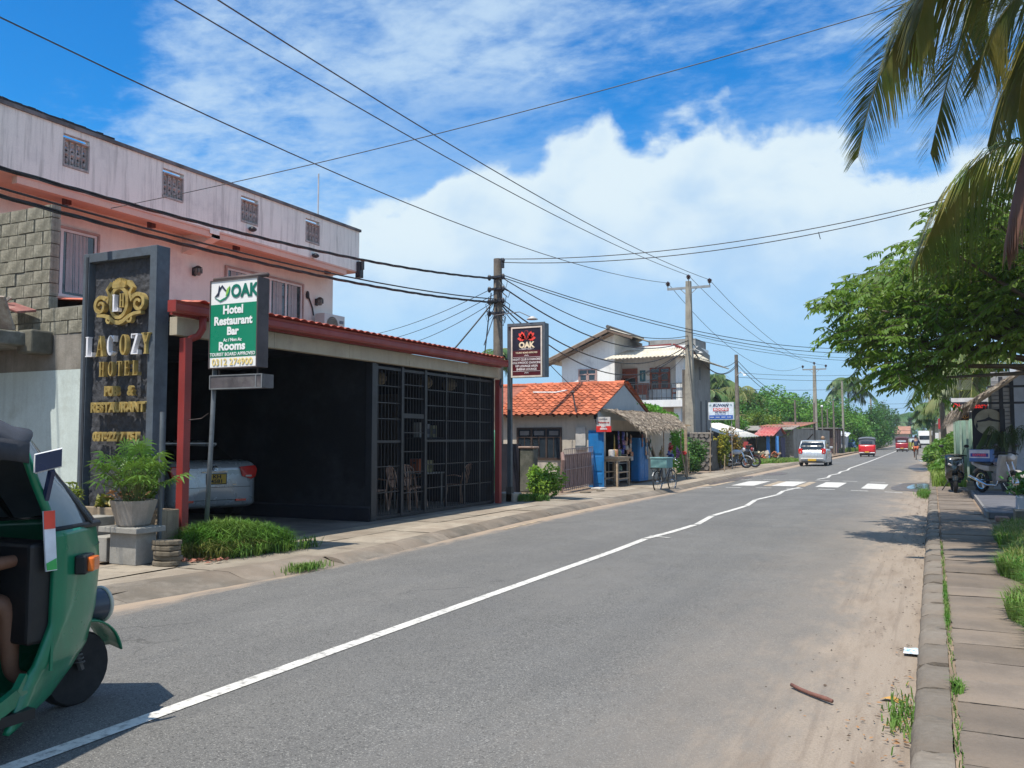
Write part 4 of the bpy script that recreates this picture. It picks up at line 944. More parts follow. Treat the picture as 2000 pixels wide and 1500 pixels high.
lg.prism([(-8.62, 3.50), (-8.56, 3.56), (-8.54, 3.66), (-8.52, 3.625), (-8.485, 3.66), (-8.40, 3.57), (-8.43, 3.575), (-8.49, 3.63), (-8.53, 3.58), (-8.54, 3.52)], lambda u, v, w: (u, w, v), 8.544, 8.549); lg.build('logo_house', mat('logo_navy', (.02, .03, .06), .4, bump=0), os_)
for (a, b, c) in ((-8.60, 3.475, 0), (-8.42, 3.54, 1)):
    lg = MB(); lg.prism([(-8.62, 3.50), (-8.52, 3.455), (-8.40, 3.50), (-8.34, 3.62), (-8.36, 3.52), (-8.42, 3.465), (-8.52, 3.435)] if c == 0 else [(-8.42, 3.50), (-8.37, 3.55), (-8.35, 3.64), (-8.40, 3.60)], lambda u, v, w: (u, w, v), 8.543, 8.5485); lg.build('logo_leaf', mat('logo_lime', (.25, .5, .08), .4, bump=0) if c else SG, os_)
g = MB(); g.box(-8.70, -7.78, 8.57, 8.78, 2.27, 2.45); lb_ = g.build('lower_box', mat('grimy_acrylic', (.085, .075, .08), .35, .3, 4, (.14, .13, .13), .55, 6, bump=.1, spec=.6), os_)
g = MB()
for (x0, x1, z0, z1) in ((-8.70, -7.78, 2.265, 2.28), (-8.70, -7.78, 2.44, 2.455), (-7.90, -7.88, 2.28, 2.44), (-7.80, -7.78, 2.28, 2.44), (-8.70, -8.685, 2.28, 2.44)): g.box(x0, x1, 8.562, 8.578, z0, z1)
g.build('acrylic_edge', mat('edge_grey', (.17, .18, .19), .4), lb_)
g = MB(); g.tube([(-8.62, 8.66, 2.54), (-8.62, 8.66, 2.45)], .012, 6); g.tube([(-7.95, 8.66, 2.54), (-7.95, 8.66, 2.45)], .012, 6); g.build('hanger', RUST, os_)
g = MB(); g.tube([(-8.74, 8.6, 1.95), (-8.86, 8.6, 1.88), (-9.08, 8.58, 1.86)], .006, 4, False); tag(g.build('wire', RUST), 'rusty wire tying the green sign post to the red post', 'wire')
# ---- second, black and maroon sign
o2 = thing('night_club_sign', 'black and maroon framed sign board on a dark post at the end of the restaurant', 'sign', (-9.12, 18.56, .1))
g = MB(); g.box(-9.17, -9.07, 18.52, 18.62, .45, 4.37); g.build('post', mat('post_slate', (.07, .082, .095), .5, .2, 3, (.03, .045, .045), .6, 1.2, bump=.1), o2, bev=.006)
g = MB(); g.box(-9.19, -9.05, 18.50, 18.64, .1, .449); g.build('post_foot', mat('foot_dark', (.06, .055, .05), .8), o2)
g = MB(); g.box(-9.06, -8.16, 18.51, 18.72, 3.06, 4.34); g.build('case', mat('case_slate', (.06, .08, .10), .5), o2, bev=.005)
g = MB(); Y = 18.50
for b6 in ((-9.14, -8.16, 4.29, 4.36), (-8.22, -8.16, 3.06, 4.29)): g.box(b6[0], b6[1], Y - .02, Y + .009, b6[2], b6[3])
g.build('frame', SLATE, o2)
CRM = mat('sign_cream', (.66, .58, .50), .5, bump=0)
g = MB()
for b6 in ((-9.05, -8.235, 4.235, 4.27), (-9.05, -8.235, 3.06, 3.10), (-9.05, -9.015, 3.10, 4.235), (-8.27, -8.235, 3.10, 4.235)): g.box(b6[0], b6[1], Y - .015, Y + .008, b6[2], b6[3])
g.build('inner_frame', CRM, o2)
g = MB(); g.quad((-9.015, Y, 3.10), (-8.27, Y, 3.10), (-8.27, Y, 4.235), (-9.015, Y, 4.235)); g.build('face', mat('sign_black', (.012, .014, .032), .4, bump=0), o2)
g = MB(); g.quad((-9.014, Y - .003, 3.101), (-8.271, Y - .003, 3.101), (-8.271, Y - .003, 3.70), (-9.014, Y - .003, 3.70)); g.build('face_maroon', mat('sign_maroon', (.085, .008, .014), .4, bump=0), o2)
YT = Y - .008
def s2(b, z, s, m, sx=1., off=.0015, x=-8.645): text(b, m, o2, (x, YT, z), s, FR_, .001, off, sx=sx)
CW = mat('sign_cream_text', (.85, .72, .50), .4, bump=0); SW2 = mat('sign_pale_text', (.68, .62, .62), .4, bump=0); CR2 = mat('sign_red', (.80, .07, .05), .4, bump=0)
s2('OAK', 3.825, .185, CW, 1.0, .010); s2('— NIGHT CLUB —', 3.735, .045, SW2, 1.0, .0015); s2('TOURIST BOARD APPROVED', 3.645, .052, CW, .85, .001)
for z, t_, k in ((3.485, 'NIGHT CLUB & KARAOKE', .9), (3.405, 'BOLLYWOOD DANCING', 1.), (3.325, 'VIP LOUNGE AREA', 1.), (3.25, 'SHISHA LOUNGE', 1.)): s2(t_, z, .07, SW2, k, .0025)
g = MB()
for z in (3.54, 3.205): g.box(-9.0, -8.285, YT - .001, YT + .004, z - .004, z + .004)
g.build('divider_line', SW2, o2)
def leafshape(g, ox, oz, ang, l):
    """an oak leaf outline with rounded lobes"""
    pr = []
    for i in range(25):
        t = i / 24; w_ = l * .30 * math.sin(math.pi * min(1, t * .95 + .05)) * (.55 + .45 * abs(math.cos(t * math.pi * 3.5))); pr.append((t * l, w_))
    pr = pr + [(a, -b) for a, b in reversed(pr)]
    ca, sa = math.cos(ang), math.sin(ang)
    g.prism([(ox + a * ca - b * sa, oz + a * sa + b * ca) for a, b in pr], lambda u, v, w: (u, w, v), YT - .001, YT + .003)
g = MB()
for s in (-1, 1):
    for a, l in ((.15, .20), (.75, .22), (1.15, .21)): leafshape(g, -8.645 + s * .045, 3.965, a if s > 0 else math.pi - a, l)
g.build('oak_leaves', CR2, o2)
g = MB(); g.ell((-8.645, YT - .002, 4.10), (.055, .003, .075), 16, 8); h_ = g.build('emblem', mat('emblem_black', (.015, .015, .03), .4, bump=0), o2)
g = MB(); [g.beam((-8.645 + .055 * math.cos(a), YT - .004, 4.10 + .075 * math.sin(a)), (-8.645 + .055 * math.cos(a + .52), YT - .004, 4.10 + .075 * math.sin(a + .52)), .012, .004, (1, 0, 0)) for a in [-.9 + .52 * i for i in range(10)]]; g.beam((-8.68, YT - .004, 4.04), (-8.645, YT - .004, 3.95), .014, .004, (1, 0, 0)); g.beam((-8.61, YT - .004, 4.04), (-8.645, YT - .004, 3.95), .014, .004, (1, 0, 0)); g.build('emblem_line', CR2, h_)
for z in (3.575, 3.16):
    g = MB()
    for k in (-2, -1, 0, 1, 2): g.obox((-8.645 + k * .022, YT, z + (.012 if k % 2 else 0)), (.018, .003, .018), (0, .78, 0))
    g.build('ornament', SW2, o2)
g = MB(); g.tube([(-9.9, 18.7, 3.9), (-9.6, 18.66, 4.62), (-8.9, 18.64, 4.66), (-8.6, 18.6, 4.52)], .012, 6); g.build('lamp_arm', GREYM, o2)
g = MB(); g.lathe([(.03, .06), (.06, .04), (.14, -.01), (.13, -.02)], (-8.52, 18.56, 4.46), 12); g.build('lamp_shade', mat('lamp_pale', (.5, .49, .47), .5), o2, smooth=True)
g = MB(); g.box(-9.75, -8.98, 18.5, 18.95, .05, .30); tag(g.build('plinth', CONC, bev=.02), 'low broken concrete plinth at the foot of the black sign post', 'plinth')

# =============================================================== CARS
TYRE = mat('tyre', (.016, .016, .017), .85, .2, 6, bump=.3, bs=40); RIM = mat('alloy', (.35, .35, .36), .35, .1, 4, metal=.8)
def wheel(parent, c, r_, wd, axis='y', name='wheel'):
    g = MB(); g.lathe([(r_ * .62, -wd / 2), (r_ * .93, -wd / 2), (r_, -wd * .32), (r_, wd * .32), (r_ * .93, wd / 2), (r_ * .62, wd / 2)], c, 24, axis); t = g.build('wheel', TYRE, parent, w=False, smooth='auto')
    g = MB(); s = wd * .40
    g.lathe([(r_ * .60, -s), (r_ * .60, s)], c, 20, axis); rmm = g.build('rim', RIM, t, w=False)
    return t
def car(t, col, dims, stations, glassm, seg=10):
    """loft the body from stations: x, half width at sill, belt, roof ; z of sill, belt, roof; one shell"""
    pass
def loft_sec(hw, z0, z1, cr, n_=5):
    """closed half section -> full ring, rounded corners"""
    pr = []
    for (cx_, cz_, a0) in ((hw - cr, z0 + cr * .6, -90), (hw - cr, z1 - cr, 0)):
        for i in range(n_):
            a = R(a0 + 90 * i / (n_ - 1)); pr.append((cx_ + cr * math.cos(a), cz_ + (cr * .6 if a0 < 0 else cr) * math.sin(a)))
    return pr + [(-x, z) for x, z in reversed(pr)]
def loft(secs):
    g = MB(); n_ = len(secs[0][1]); vs = [(x, y, z) for x, pr in secs for y, z in pr]
    fs = [(i * n_ + j, i * n_ + (j + 1) % n_, (i + 1) * n_ + (j + 1) % n_, (i + 1) * n_ + j) for i in range(len(secs) - 1) for j in range(n_)]
    fs += [tuple(range(n_ - 1, -1, -1)), tuple((len(secs) - 1) * n_ + j for j in range(n_))]
    return g._a(vs, fs)
SIL = mat('silver_paint', (.50, .53, .56), .28, .03, 1.2, bump=0, metal=.35, spec=.5, coat=.5)
TAILR = mat('tail_lamp_red', (.62, .022, .015), .15, .15, 10, bump=0, coat=.7); AMB = mat('amber_lens', (.75, .16, .015), .2, .1, 10, bump=0, coat=.6)
CLR = mat('clear_lens', (.55, .5, .48), .15, bump=0, coat=.6); PLATE = mat('yellow_plate', (.62, .38, .04), .5, .05, 4, bump=0); CHROME = mat('chrome', (.6, .6, .6), .12, .02, 2, bump=0, metal=1.)
DKGL = glass('car_glass', (.012, .016, .018), .05); TRIM = mat('black_trim', (.012, .012, .013), .5, bump=0)
# silver saloon under the carport (x forward, rear at x=0)
sd = thing('silver_sedan', 'silver saloon car parked nose in under the carport', 'car', (-11.95, 11.95, .1), R(158))
secs = []
for x, hw, z0, z1, cr in ((0.0, .66, .36, .92, .10), (.03, .74, .28, 1.0, .10), (.10, .82, .24, 1.06, .11), (.35, .86, .20, 1.09, .12), (.80, .875, .18, 1.10, .13), (1.4, .88, .18, 1.06, .14), (2.6, .88, .18, 1.0, .14), (3.4, .87, .18, .96, .16), (4.1, .83, .2, .86, .18), (4.4, .74, .25, .76, .16), (4.52, .60, .32, .62, .10)): secs.append((x, loft_sec(hw, z0, z1, cr)))
loft(secs).build('body', SIL, sd, w=False, smooth='auto')
secs = [(x, loft_sec(hw, .95, z1, cr)) for x, hw, z1, cr in ((.55, .66, 1.06, .05), (.80, .66, 1.16, .06), (1.35, .62, 1.40, .10), (1.8, .60, 1.46, .12), (2.5, .61, 1.46, .12), (2.9, .64, 1.38, .10), (3.6, .70, 1.0, .04))]
loft(secs).build('greenhouse', DKGL, sd, w=False, smooth='auto')
secs = [(x, loft_sec(hw, z1 - .04, z1 + .012, .02)) for x, hw, z1 in ((1.36, .60, 1.41), (1.8, .60, 1.46), (2.5, .61, 1.46), (2.85, .62, 1.39))]
loft(secs).build('roof', SIL, sd, w=False, smooth='auto')
for s in (-1, 1):
    g = MB(); g.prism([(.47, .98), (.79, 1.0), (.83, .93), (.80, .78), (.70, .74), (.52, .80)], lambda u, v, w: (w + (.035 if u > .75 else 0), s * u, v), -.045 if True else 0, .10); tl = g.build('tail_light', TAILR, sd, w=False, bev=.015)
    g = MB(); g.box(-.05, -.03, min(s * .58, s * .70), max(s * .58, s * .70), .79, .82); g.build('reverse_lens', CLR, tl, w=False)
    g = MB(); g.box(-.035, .02, min(s * .40, s * .60), max(s * .40, s * .60), .34, .38); g.build('reflector', TAILR, sd, w=False)
for (x, y) in ((.85, .74), (.85, -.74), (3.45, .74), (3.45, -.74)): wheel(sd, (x, y, .31), .31, .2)
g = MB(); g.box(-.022, .0, -.25, .25, .875, .90); g.build('boot_garnish', CHROME, sd, w=False, bev=.006)
g = MB(); g.ring((-.012, 0, .955), .045, .008, 'x', 20, 5); g.ring((-.012, 0, .965), .022, .006, 'x', 14, 5); g.build('emblem', CHROME, sd, w=False)
g = MB(); g.box(-.03, .0, -.22, .16, .66, .86); pt_ = g.build('number_plate', TRIM, sd, w=False)
g = MB(); g.box(-.034, -.031, -.205, .145, .675, .845); g.build('plate_face', PLATE, pt_, w=False)
for b, z in (('KH', .80), ('4581', .715)): text(b, TRIM, pt_, (-.037, -.03, z), .09, (R(90), 0, R(-90)), .001, .003, sx=1.3, w=False)
g = MB(); g.box(-.008, .02, -.70, .70, .60, .608); g.build('bumper_seam', TRIM, sd, w=False)
g = MB(); g.box(-.01, .03, -.62, .62, .365, .375); g.build('bumper_line', TRIM, sd, w=False)
g = MB(); g.box(-.012, .0, -.42, -.35, .64, .655); g.build('badge', CHROME, sd, w=False)

# =============================================================== TILED SHOP HOUSE
WW = mat('cream_wall', (.52, .47, .40), .88, .07, 1.5, (.42, .37, .31), .6, 1.2, bump=.25, bs=40, streak=.25, spec=.2)
GWL = mat('blue_grey_gable', (.36, .40, .42), .88, .07, 1.5, bump=.2, bs=40, streak=.15)
BLUE = mat('blue_paint', (.012, .16, .42), .45, .12, 3, (.02, .12, .30), .62, 4, bump=.1)
WOODD = mat('dark_wood', (.045, .028, .022), .6, .3, 6, bump=.2)
WOOD = mat('bare_wood', (.36, .27, .18), .85, .2, 8, (.20, .14, .10), .58, 5, bump=.3, bs=40)
hs_ = thing('shop_house', 'small house with orange clay tile roof and a shop front beside the iron gate', 'house', (-11, 27.5, .1))
g = MB(); g.prism([(25.2, .06), (25.2, 2.38), (27.8, 3.40), (30.3, 2.48), (33.6, 2.0), (33.6, .06)], lambda u, v, w: (w, u, v), -16.0, -15.9); g.build('rear_wall', WW, hs_)
g = MB(); g.box(-15.9, -9.36, 25.2, 25.32, .06, 2.38); g.build('side_wall', WW, hs_)
g = MB(); g.prism([(25.2, 2.2), (25.2, 2.38), (27.8, 3.40), (30.6, 2.42), (30.6, 2.2)], lambda u, v, w: (w, u, v), -9.47, -9.35); g.build('gable', GWL, hs_)
g = MB(); g.box(-9.47, -9.352, 25.32, 25.95, .06, 2.2); g.box(-9.47, -9.352, 25.95, 30.25, 1.85, 2.2); g.box(-9.47, -9.352, 30.25, 33.6, .06, 2.2); g.build('front_wall', WW, hs_)
g = MB(); g.box(-9.352, -9.32, 25.17, 25.32, .1, 2.38); g.build('corner_pier', mat('pier_grey', (.34, .35, .34), .85), hs_)
g = MB(); g.box(-12.0, -9.5, 25.4, 30.2, .095, 1.84); g.box(-9.5, -9.46, 25.4, 25.5, .1, .2)
# interior of the shop: back and side panels leave it open to the road
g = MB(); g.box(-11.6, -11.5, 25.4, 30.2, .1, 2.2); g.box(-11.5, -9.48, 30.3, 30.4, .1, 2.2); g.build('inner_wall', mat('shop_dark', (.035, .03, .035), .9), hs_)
# tiled roof slopes as separate clay tiles
def tile_mesh():
    g = MB(); n_ = 6
    def fn(u, v): return ((u - .5) * .235, v * .30, .022 * math.sin(u * math.pi * 2) + .012 + .016 * (1 - v) )
    g.grid(fn, n_, 1)
    k = len(g.v); g.v += [(x, y, z - .014) for x, y, z in g.v[:n_ + 1]]; g.f += [(i + 1, i, k + i, k + i + 1) for i in range(n_)]; g.mi += [0] * n_
    return g
TILE = mat('clay_tile', (.56, .17, .085), .82, .14, 2.5, (.42, .12, .07), .56, 2.2, bump=.35, bs=50, spec=.2,
    pp=lambda t, n, mr, mix, nz, col, b: (lambda hv: (t.links.new(col, hv.inputs['Color']), t.links.new(mr(n('ShaderNodeObjectInfo').outputs['Random'], 0, 1, .68, 1.18), hv.inputs['Value']), hv.outputs[0])[2])(n('ShaderNodeHueSaturation')))
t0 = tile_mesh().build('roof_tile', TILE, hs_, w=False)
sl_ = math.atan2(3.47 - 2.32, 2.92); Ls = math.hypot(3.47 - 2.32, 2.92); rows = 12
q = random.Random(9); first = True
for r_ in range(rows):
    s = r_ * Ls / rows
    for c in range(17):
        x = -9.38 - c * .212; y = 24.86 + s * math.cos(sl_); z = 2.345 + s * math.sin(sl_)
        args = ((x + 11, y - 27.5, z - .1 + q.uniform(-.004, .004)), (sl_ - .05 + q.uniform(-.01, .01), 0, q.uniform(-.02, .02)))
        if first: t0.location, t0.rotation_euler = args; first = False
        else: share(t0, 'roof_tile', hs_, *args)
for r_ in range(10):                    # the edge of the far slope, seen at the verge
    s = r_ * 2.7 / 10
    for c in range(2):
        share(t0, 'roof_tile', hs_, (-9.38 - c * .212 + 11, 27.78 + 2.55 - s * .95 - 27.5 + .3, 3.50 - 1.02 + s * .385 - .1), (sl_ - .05, 0, math.pi))
g = MB(); g.quad((-16, 24.9, 2.33), (-9.30, 24.9, 2.33), (-9.30, 27.8, 3.465), (-16, 27.8, 3.465)); g.quad((-16, 27.8, 3.465), (-9.30, 27.8, 3.465), (-9.30, 30.8, 2.40), (-16, 30.8, 2.40)); g.build('roof_deck', mat('deck_red', (.30, .10, .06), .9, .3, 6, bump=.4, bs=12), hs_, solid=.02)
for k in range(20):
    g = MB() if k == 0 else None
    if g:
        g.grid(lambda u, v: (-.19 + .38 * u, .13 * math.cos(math.pi * v), .10 * math.sin(math.pi * v)), 2, 6); rt = g.build('ridge_tile', TILE, hs_, w=False); rt.location = (-9.5 + 11, 27.8 - 27.5, 3.46 - .1)
    else: share(rt, 'ridge_tile', hs_, (-9.5 - k * .33 + 11, .3 + q.uniform(-.01, .01), 3.36 + q.uniform(-.008, .008)), (0, q.uniform(-.03, .03), q.uniform(-.03, .03)))
for k in range(8):
    g = MB() if k == 0 else None; 
    if g: g.beam((0, -.32, -.05), (0, .5, .24), .05, .08); rk = g.build('rafter', WOODD, hs_, w=False); rk.location = (-9.6 + 11, 25.2 - 27.5, 2.26)
    else: share(rk, 'rafter', hs_, (-9.6 - .55 * k + 11, 25.2 - 27.5, 2.26))
# window
g = MB()
for b6 in ((-12.12, -10.54, .93, .99), (-12.12, -10.54, 1.89, 1.95), (-12.12, -12.06, .99, 1.89), (-10.60, -10.54, .99, 1.89), (-11.62, -11.56, .99, 1.89), (-11.10, -11.04, .99, 1.89)): g.box(b6[0], b6[1], 25.16, 25.24, b6[2], b6[3])
wf = g.build('window', WOODD, hs_)
for x0, x1 in ((-12.06, -11.62), (-11.56, -11.10), (-11.04, -10.60)):
    g = MB(); g.box(x0, x1, 25.19, 25.21, .99, 1.89); g.build('pane', GLS, wf)
    g = MB(); g.box(x0, x1, 25.165, 25.19, 1.62, 1.66); g.box((x0 + x1) / 2 - .012, (x0 + x1) / 2 + .012, 25.17, 25.188, .99, 1.62); g.build('glazing_bar', WOODD, wf)
    g = MB(); g.box(x0 + .06, x1 - .06, 25.176, 25.188, 1.70, 1.84); g.build('paper_pane', mat('pale_paper', (.16, .16, .16), .8), wf)
g = MB(); g.box(-10.05, -9.72, 25.12, 25.2, 1.25, 1.95); mt_ = g.build('meter_box', mat('meter_white', (.45, .43, .40), .7), hs_)
g = MB(); g.box(-10.05, -9.72, 25.1, 25.12, 1.25, 1.38); g.build('meter_base', GREYM, mt_)
g = MB(); g.tube([(-12.0, 26.2, 3.14), (-11.2, 26.25, 3.12), (-10.9, 26.5, 3.2)], .03, 6); tag(g.build('pipe', mat('white_pvc', (.7, .7, .68), .5)), 'white plastic pipe lying across the orange tile roof', 'pipe')
g = MB(); g.beam((-9.95, 25.02, 2.25), (-10.12, 25.08, 3.02), .05, .03); g.ell((-10.12, 25.06, 3.05), (.07, .05, .05), 8, 6); tag(g.build('bracket', RUST), 'rusty service wire bracket standing up from the eave of the orange roof', 'bracket')
# blue door leaf and cabinet
def panelled(name, lb, cat, loc, rz, w_, h_, m):
    t = thing(name, lb, cat, loc, rz); g = MB(); g.box(0, w_, -.02, .02, 0, h_); g.build('leaf', m, t, w=False)
    for z0, z1 in ((.12, .42), (.5, .95), (1.03, h_ - .1)):
        g = MB(); g.box(.05, w_ - .05, -.035, -.02, z0 * h_ / 1.75, z1 * h_ / 1.75 if z1 < 1.2 else z1); g.build('panel', m, t, w=False, bev=.006)
    return t
panelled('blue_door', 'bright blue wooden door leaf folded open at the left of the shop front', 'door', (-9.62, 25.14, .1), 0, .50, 1.75, BLUE)
cb = thing('blue_cabinet', 'tall blue steel cabinet standing right of the shop opening', 'cabinet', (-9.1, 29.3, .1))
g = MB(); g.box(-9.30, -9.00, 28.3, 29.35, .14, 1.62); g.build('body', BLUE, cb, bev=.015)
g = MB(); g.box(-9.0, -8.985, 28.36, 28.83, .22, 1.56); g.build('door', BLUE, cb, bev=.004)
g = MB(); g.box(-9.0, -8.985, 28.86, 29.3, .22, 1.56); g.build('door', BLUE, cb, bev=.004)
g = MB(); g.box(-9.26, -9.03, 28.27, 28.30, .2, 1.55); g.build('side_panel', BLUE, cb)
# shelf stand inside the shop
sh = thing('display_shelf', 'thin white wire shelf stand in the shop opening', 'shelf', (-9.5, 27.6, .1))
for (y, x) in ((27.2, -9.7), (28.05, -9.7), (27.2, -9.35), (28.05, -9.35)): g = MB(); g.box(x - .012, x + .012, y - .012, y + .012, .1, 1.2); g.build('post', mat('shelf_grey', (.32, .32, .31), .6), sh)
for z in (.2, .48, .76, 1.04): g = MB(); g.box(-9.71, -9.34, 27.2, 28.05, z, z + .02); g.build('shelf_board', MATS['shelf_grey'], sh)
PKC = [(.03, .04, .30), (.45, .20, .10), (.45, .42, .40), (.30, .05, .05), (.35, .25, .05), (.08, .16, .10), (.22, .08, .25), (.5, .3, .2)]
PK = [mat('packet_%s' % i, c, .35, .25, 9, (.6, .58, .55), .62, 16, bump=.05) for i, c in enumerate(PKC)]
q = random.Random(21)
def packets(lb, x, y, z, n_, ci, w_=.16, grp='snack packets hanging in the shop'):
    t = thing('packet_strip', lb, 'packets', (x, y, z), group=grp)
    for k in range(n_):
        g = MB(); zz = -k * .145; g.grid(lambda u, v: (.03 * math.sin(u * 3.14) * math.sin(v * 3.14), (u - .5) * w_, zz - .15 * v), 4, 4); o = g.build('packet', PK[ci[k % len(ci)]], t, w=False, smooth=True, solid=.02); o.rotation_euler = (q.uniform(-.15, .15), 0, q.uniform(-.4, .4))
    return t
packets('strip of dark blue snack packets hanging in the shop opening, leftmost', -9.25, 26.9, 1.84, 4, [0, 6])
packets('strip of blue and violet snack packets beside the leftmost strip', -9.2, 27.25, 1.82, 5, [0, 0, 6])
packets('strip of white and orange packets in the middle of the shop opening', -9.2, 27.6, 1.80, 6, [2, 1, 7])
packets('strip of orange snack packets nearest the blue cabinet', -9.18, 27.95, 1.72, 6, [7, 1, 2])
packets('short strip of red packets over the blue cabinet', -8.98, 28.6, 1.75, 3, [3, 1])
packets('long strip of pale packets hanging down before the blue cabinet', -8.95, 28.95, 1.75, 6, [2, 7, 2], .13)
packets('strip of grey and white packets at the right of the blue cabinet', -8.9, 29.3, 1.72, 5, [2, 5])
g = MB(); g.ell((0, 0, -.12), (.10, .14, .17), 10, 8); g.tube([(0, 0, .05), (0, .02, .3), (0, 0, .5)], [.03, .02, .008], 6); o = g.build('hanging_bag', mat('yellow_net', (.36, .26, .07), .7, .3, 12), smooth=True); o.location = (-9.1, 26.05, 1.22); tag(o, 'yellowish net bag of fruit hanging beside the blue door', 'bag')
for i, (y, z, s, lb) in enumerate(((27.4, .24, .10, 'lowest shelf'), (27.7, .52, .1, 'second shelf'), (27.5, .80, .1, 'third shelf'), (27.8, 1.08, .09, 'top shelf'))):
    g = MB(); g.lathe([(s * .9, 0), (s, .02), (s * .95, .13), (s * .6, .16), (s * .4, .19)], (0, 0, 0), 10); o = g.build('jar', PK[(i * 3 + 2) % 8], smooth=True); o.location = (-9.5, y, z); tag(o, 'small jar standing on the %s in the shop' % lb, 'jar', 'jars on the shop shelves')
# shop table
tb = thing('wooden_table', 'tall rough wooden table standing before the shop opening', 'table', (-9.05, 26.0, .1))
g = MB(); g.box(-.30, .30, -.62, .62, .86, .93); g.build('tabletop', WOOD, tb, w=False, bev=.006)
g = MB(); g.box(-.27, .27, -.58, .58, .78, .858); g.build('apron', WOOD, tb, w=False)
for sx_ in (-1, 1):
    for sy in (-1, 1): g = MB(); g.box(sx_ * .25 - .03, sx_ * .25 + .03, sy * .56 - .03, sy * .56 + .03, 0, .78); g.build('leg', WOOD, tb, w=False)
    for z in (.22, .42): g = MB(); g.box(sx_ * .25 - .015, sx_ * .25 + .015, -.53, .53, z, z + .04); g.build('stretcher', WOOD, tb, w=False)
for y, z, w_, c, lb in ((-.35, .93, .2, 2, 'pale tub at the left end of the rough wooden shop table'), (.05, .93, .16, 1, 'reddish tin standing in the middle of the rough wooden shop table'), (.38, .93, .14, 5, 'green grey tin at the right end of the rough wooden shop table')):
    g = MB(); g.lathe([(w_ * .45, 0), (w_ * .5, .01), (w_ * .5, .2), (w_ * .42, .22)], (0, 0, 0), 12); o = g.build('tin', PK[c], smooth='auto'); o.location = (-9.05, 26.0 + y, .1 + z); tag(o, lb, 'tin', 'tins on the shop table')
# sign on the shop corner
sg = thing('shop_sign', 'small white and red sign board projecting over the shop opening', 'sign', (-9.2, 25.2, 2.0))
g = MB(); g.box(-9.30, -8.86, 25.0, 25.04, 1.98, 2.26); g.build('board', mat('grey_white_board', (.55, .52, .50), .6, .1, 6), sg)
g = MB(); g.box(-9.31, -8.83, 24.99, 25.045, 1.80, 1.978); g.build('red_board', mat('sign_bright_red', (.62, .03, .025), .5, bump=0), sg)
SR = mat('sign_print_red', (.35, .03, .03), .5, bump=0)
text('CAFFEINE', mat('sign_print_grey', (.15, .15, .17), .5, bump=0), sg, (-9.08, 24.995, 2.19), .06, FR_, .001, .001); text('Welcome to', SR, sg, (-9.08, 24.995, 2.09), .075, FR_, .001, .003); text('SOFT\nDRINKS', SW, sg, (-9.07, 24.985, 1.925), .065, FR_, .001, .003)
g = MB(); g.tube([(-9.3, 25.05, 2.2), (-9.38, 25.12, 2.15), (-9.33, 25.05, 2.05)], .012, 5); g.build('bracket', BLKM, sg)

# thatched awning
THC = mat('dry_thatch', (.44, .365, .28), .9, .5, 11, (.15, .115, .09), .52, 9, bump=.5, bs=40, spec=.1)
def thatch(name, label, surf, n_, ln, seed, under=True, wd=.011, m=THC, cat='awning', hang=.16):
    """dry palm leaf strips laid down the surface surf(u, v) (v runs down the slope)"""
    g = np.random.default_rng(seed); V = []; F = []
    for i in range(n_):
        u = g.random(); v = g.random() ** .8
        p = np.array(surf(u, v)); p2 = np.array(surf(min(1, max(0, u + g.normal() * .03)), v + .15)); p3 = np.array(surf(u + .02, v))
        d_ = p2 - p; d_ /= np.linalg.norm(d_) + 1e-9; s_ = p3 - p; s_ /= np.linalg.norm(s_) + 1e-9; nrm = np.cross(s_, d_); nrm = nrm if nrm[2] > 0 else -nrm
        a = g.normal() * .38; dd = d_ * math.cos(a) + s_ * math.sin(a); l = ln * g.uniform(.5, 1.2); lift = g.uniform(.0, .07); w_ = wd * g.uniform(.6, 1.8)
        ss = np.cross(dd, nrm) * w_; e = p + dd * l + nrm * lift * g.uniform(-.3, 1) - np.array([0, 0, hang * l if v > .75 else 0])
        m_ = p + dd * l * .5 + nrm * lift
        p = p + nrm * g.uniform(0, .05)
        k = len(V); V += [p - ss, p + ss, m_ + ss, e, m_ - ss]; F += [(k, k + 1, k + 2, k + 4), (k + 4, k + 2, k + 3, k + 3)]
    me = bpy.data.meshes.new(name); me.from_pydata([tuple(x) for x in V], [], [f if f[2] != f[3] else f[:3] for f in F]); me.materials.append(m)
    t = thing(name, label, cat, tuple(surf(.5, 1.0)))
    me.transform(FR[t.name].inverted()); o = bpy.data.objects.new('thatch', me); COL.objects.link(o); o.parent = t
    b = MB(); b.grid(surf, 24, 10); b.build('thatch_base', m, t, solid=.06)
    return t
def aw(u, v):
    y = (25.25 + 7.6 * u) * (1 - v) + (26.5 + 5.3 * u) * v; x = -9.42 + 1.05 * v + .05 * math.sin(u * 6)
    z = (2.50 + .03 * u) * (1 - v) + (1.82 + .25 * u) * v + .20 * math.sin(math.pi * min(1, v)) * (1 - .3 * u) + .015 * math.sin(u * 19)
    return (x, y, z)
ta = thatch('thatched_awning', 'shaggy grey brown palm thatch awning over the shop front', aw, 3600, .36, 4, wd=.021)
for k, (x, y, z) in enumerate(((-8.5, 26.6, 1.75), (-8.42, 29.3, 1.85), (-8.45, 31.7, 2.0))):
    if k == 0: continue
    g = MB(); g.tube([(x + .1 * k, y, .1), (x - .02, y + .03, z * .6), (x, y, z)], [.028, .025, .02], 6); g.build('pole', WOOD, ta)
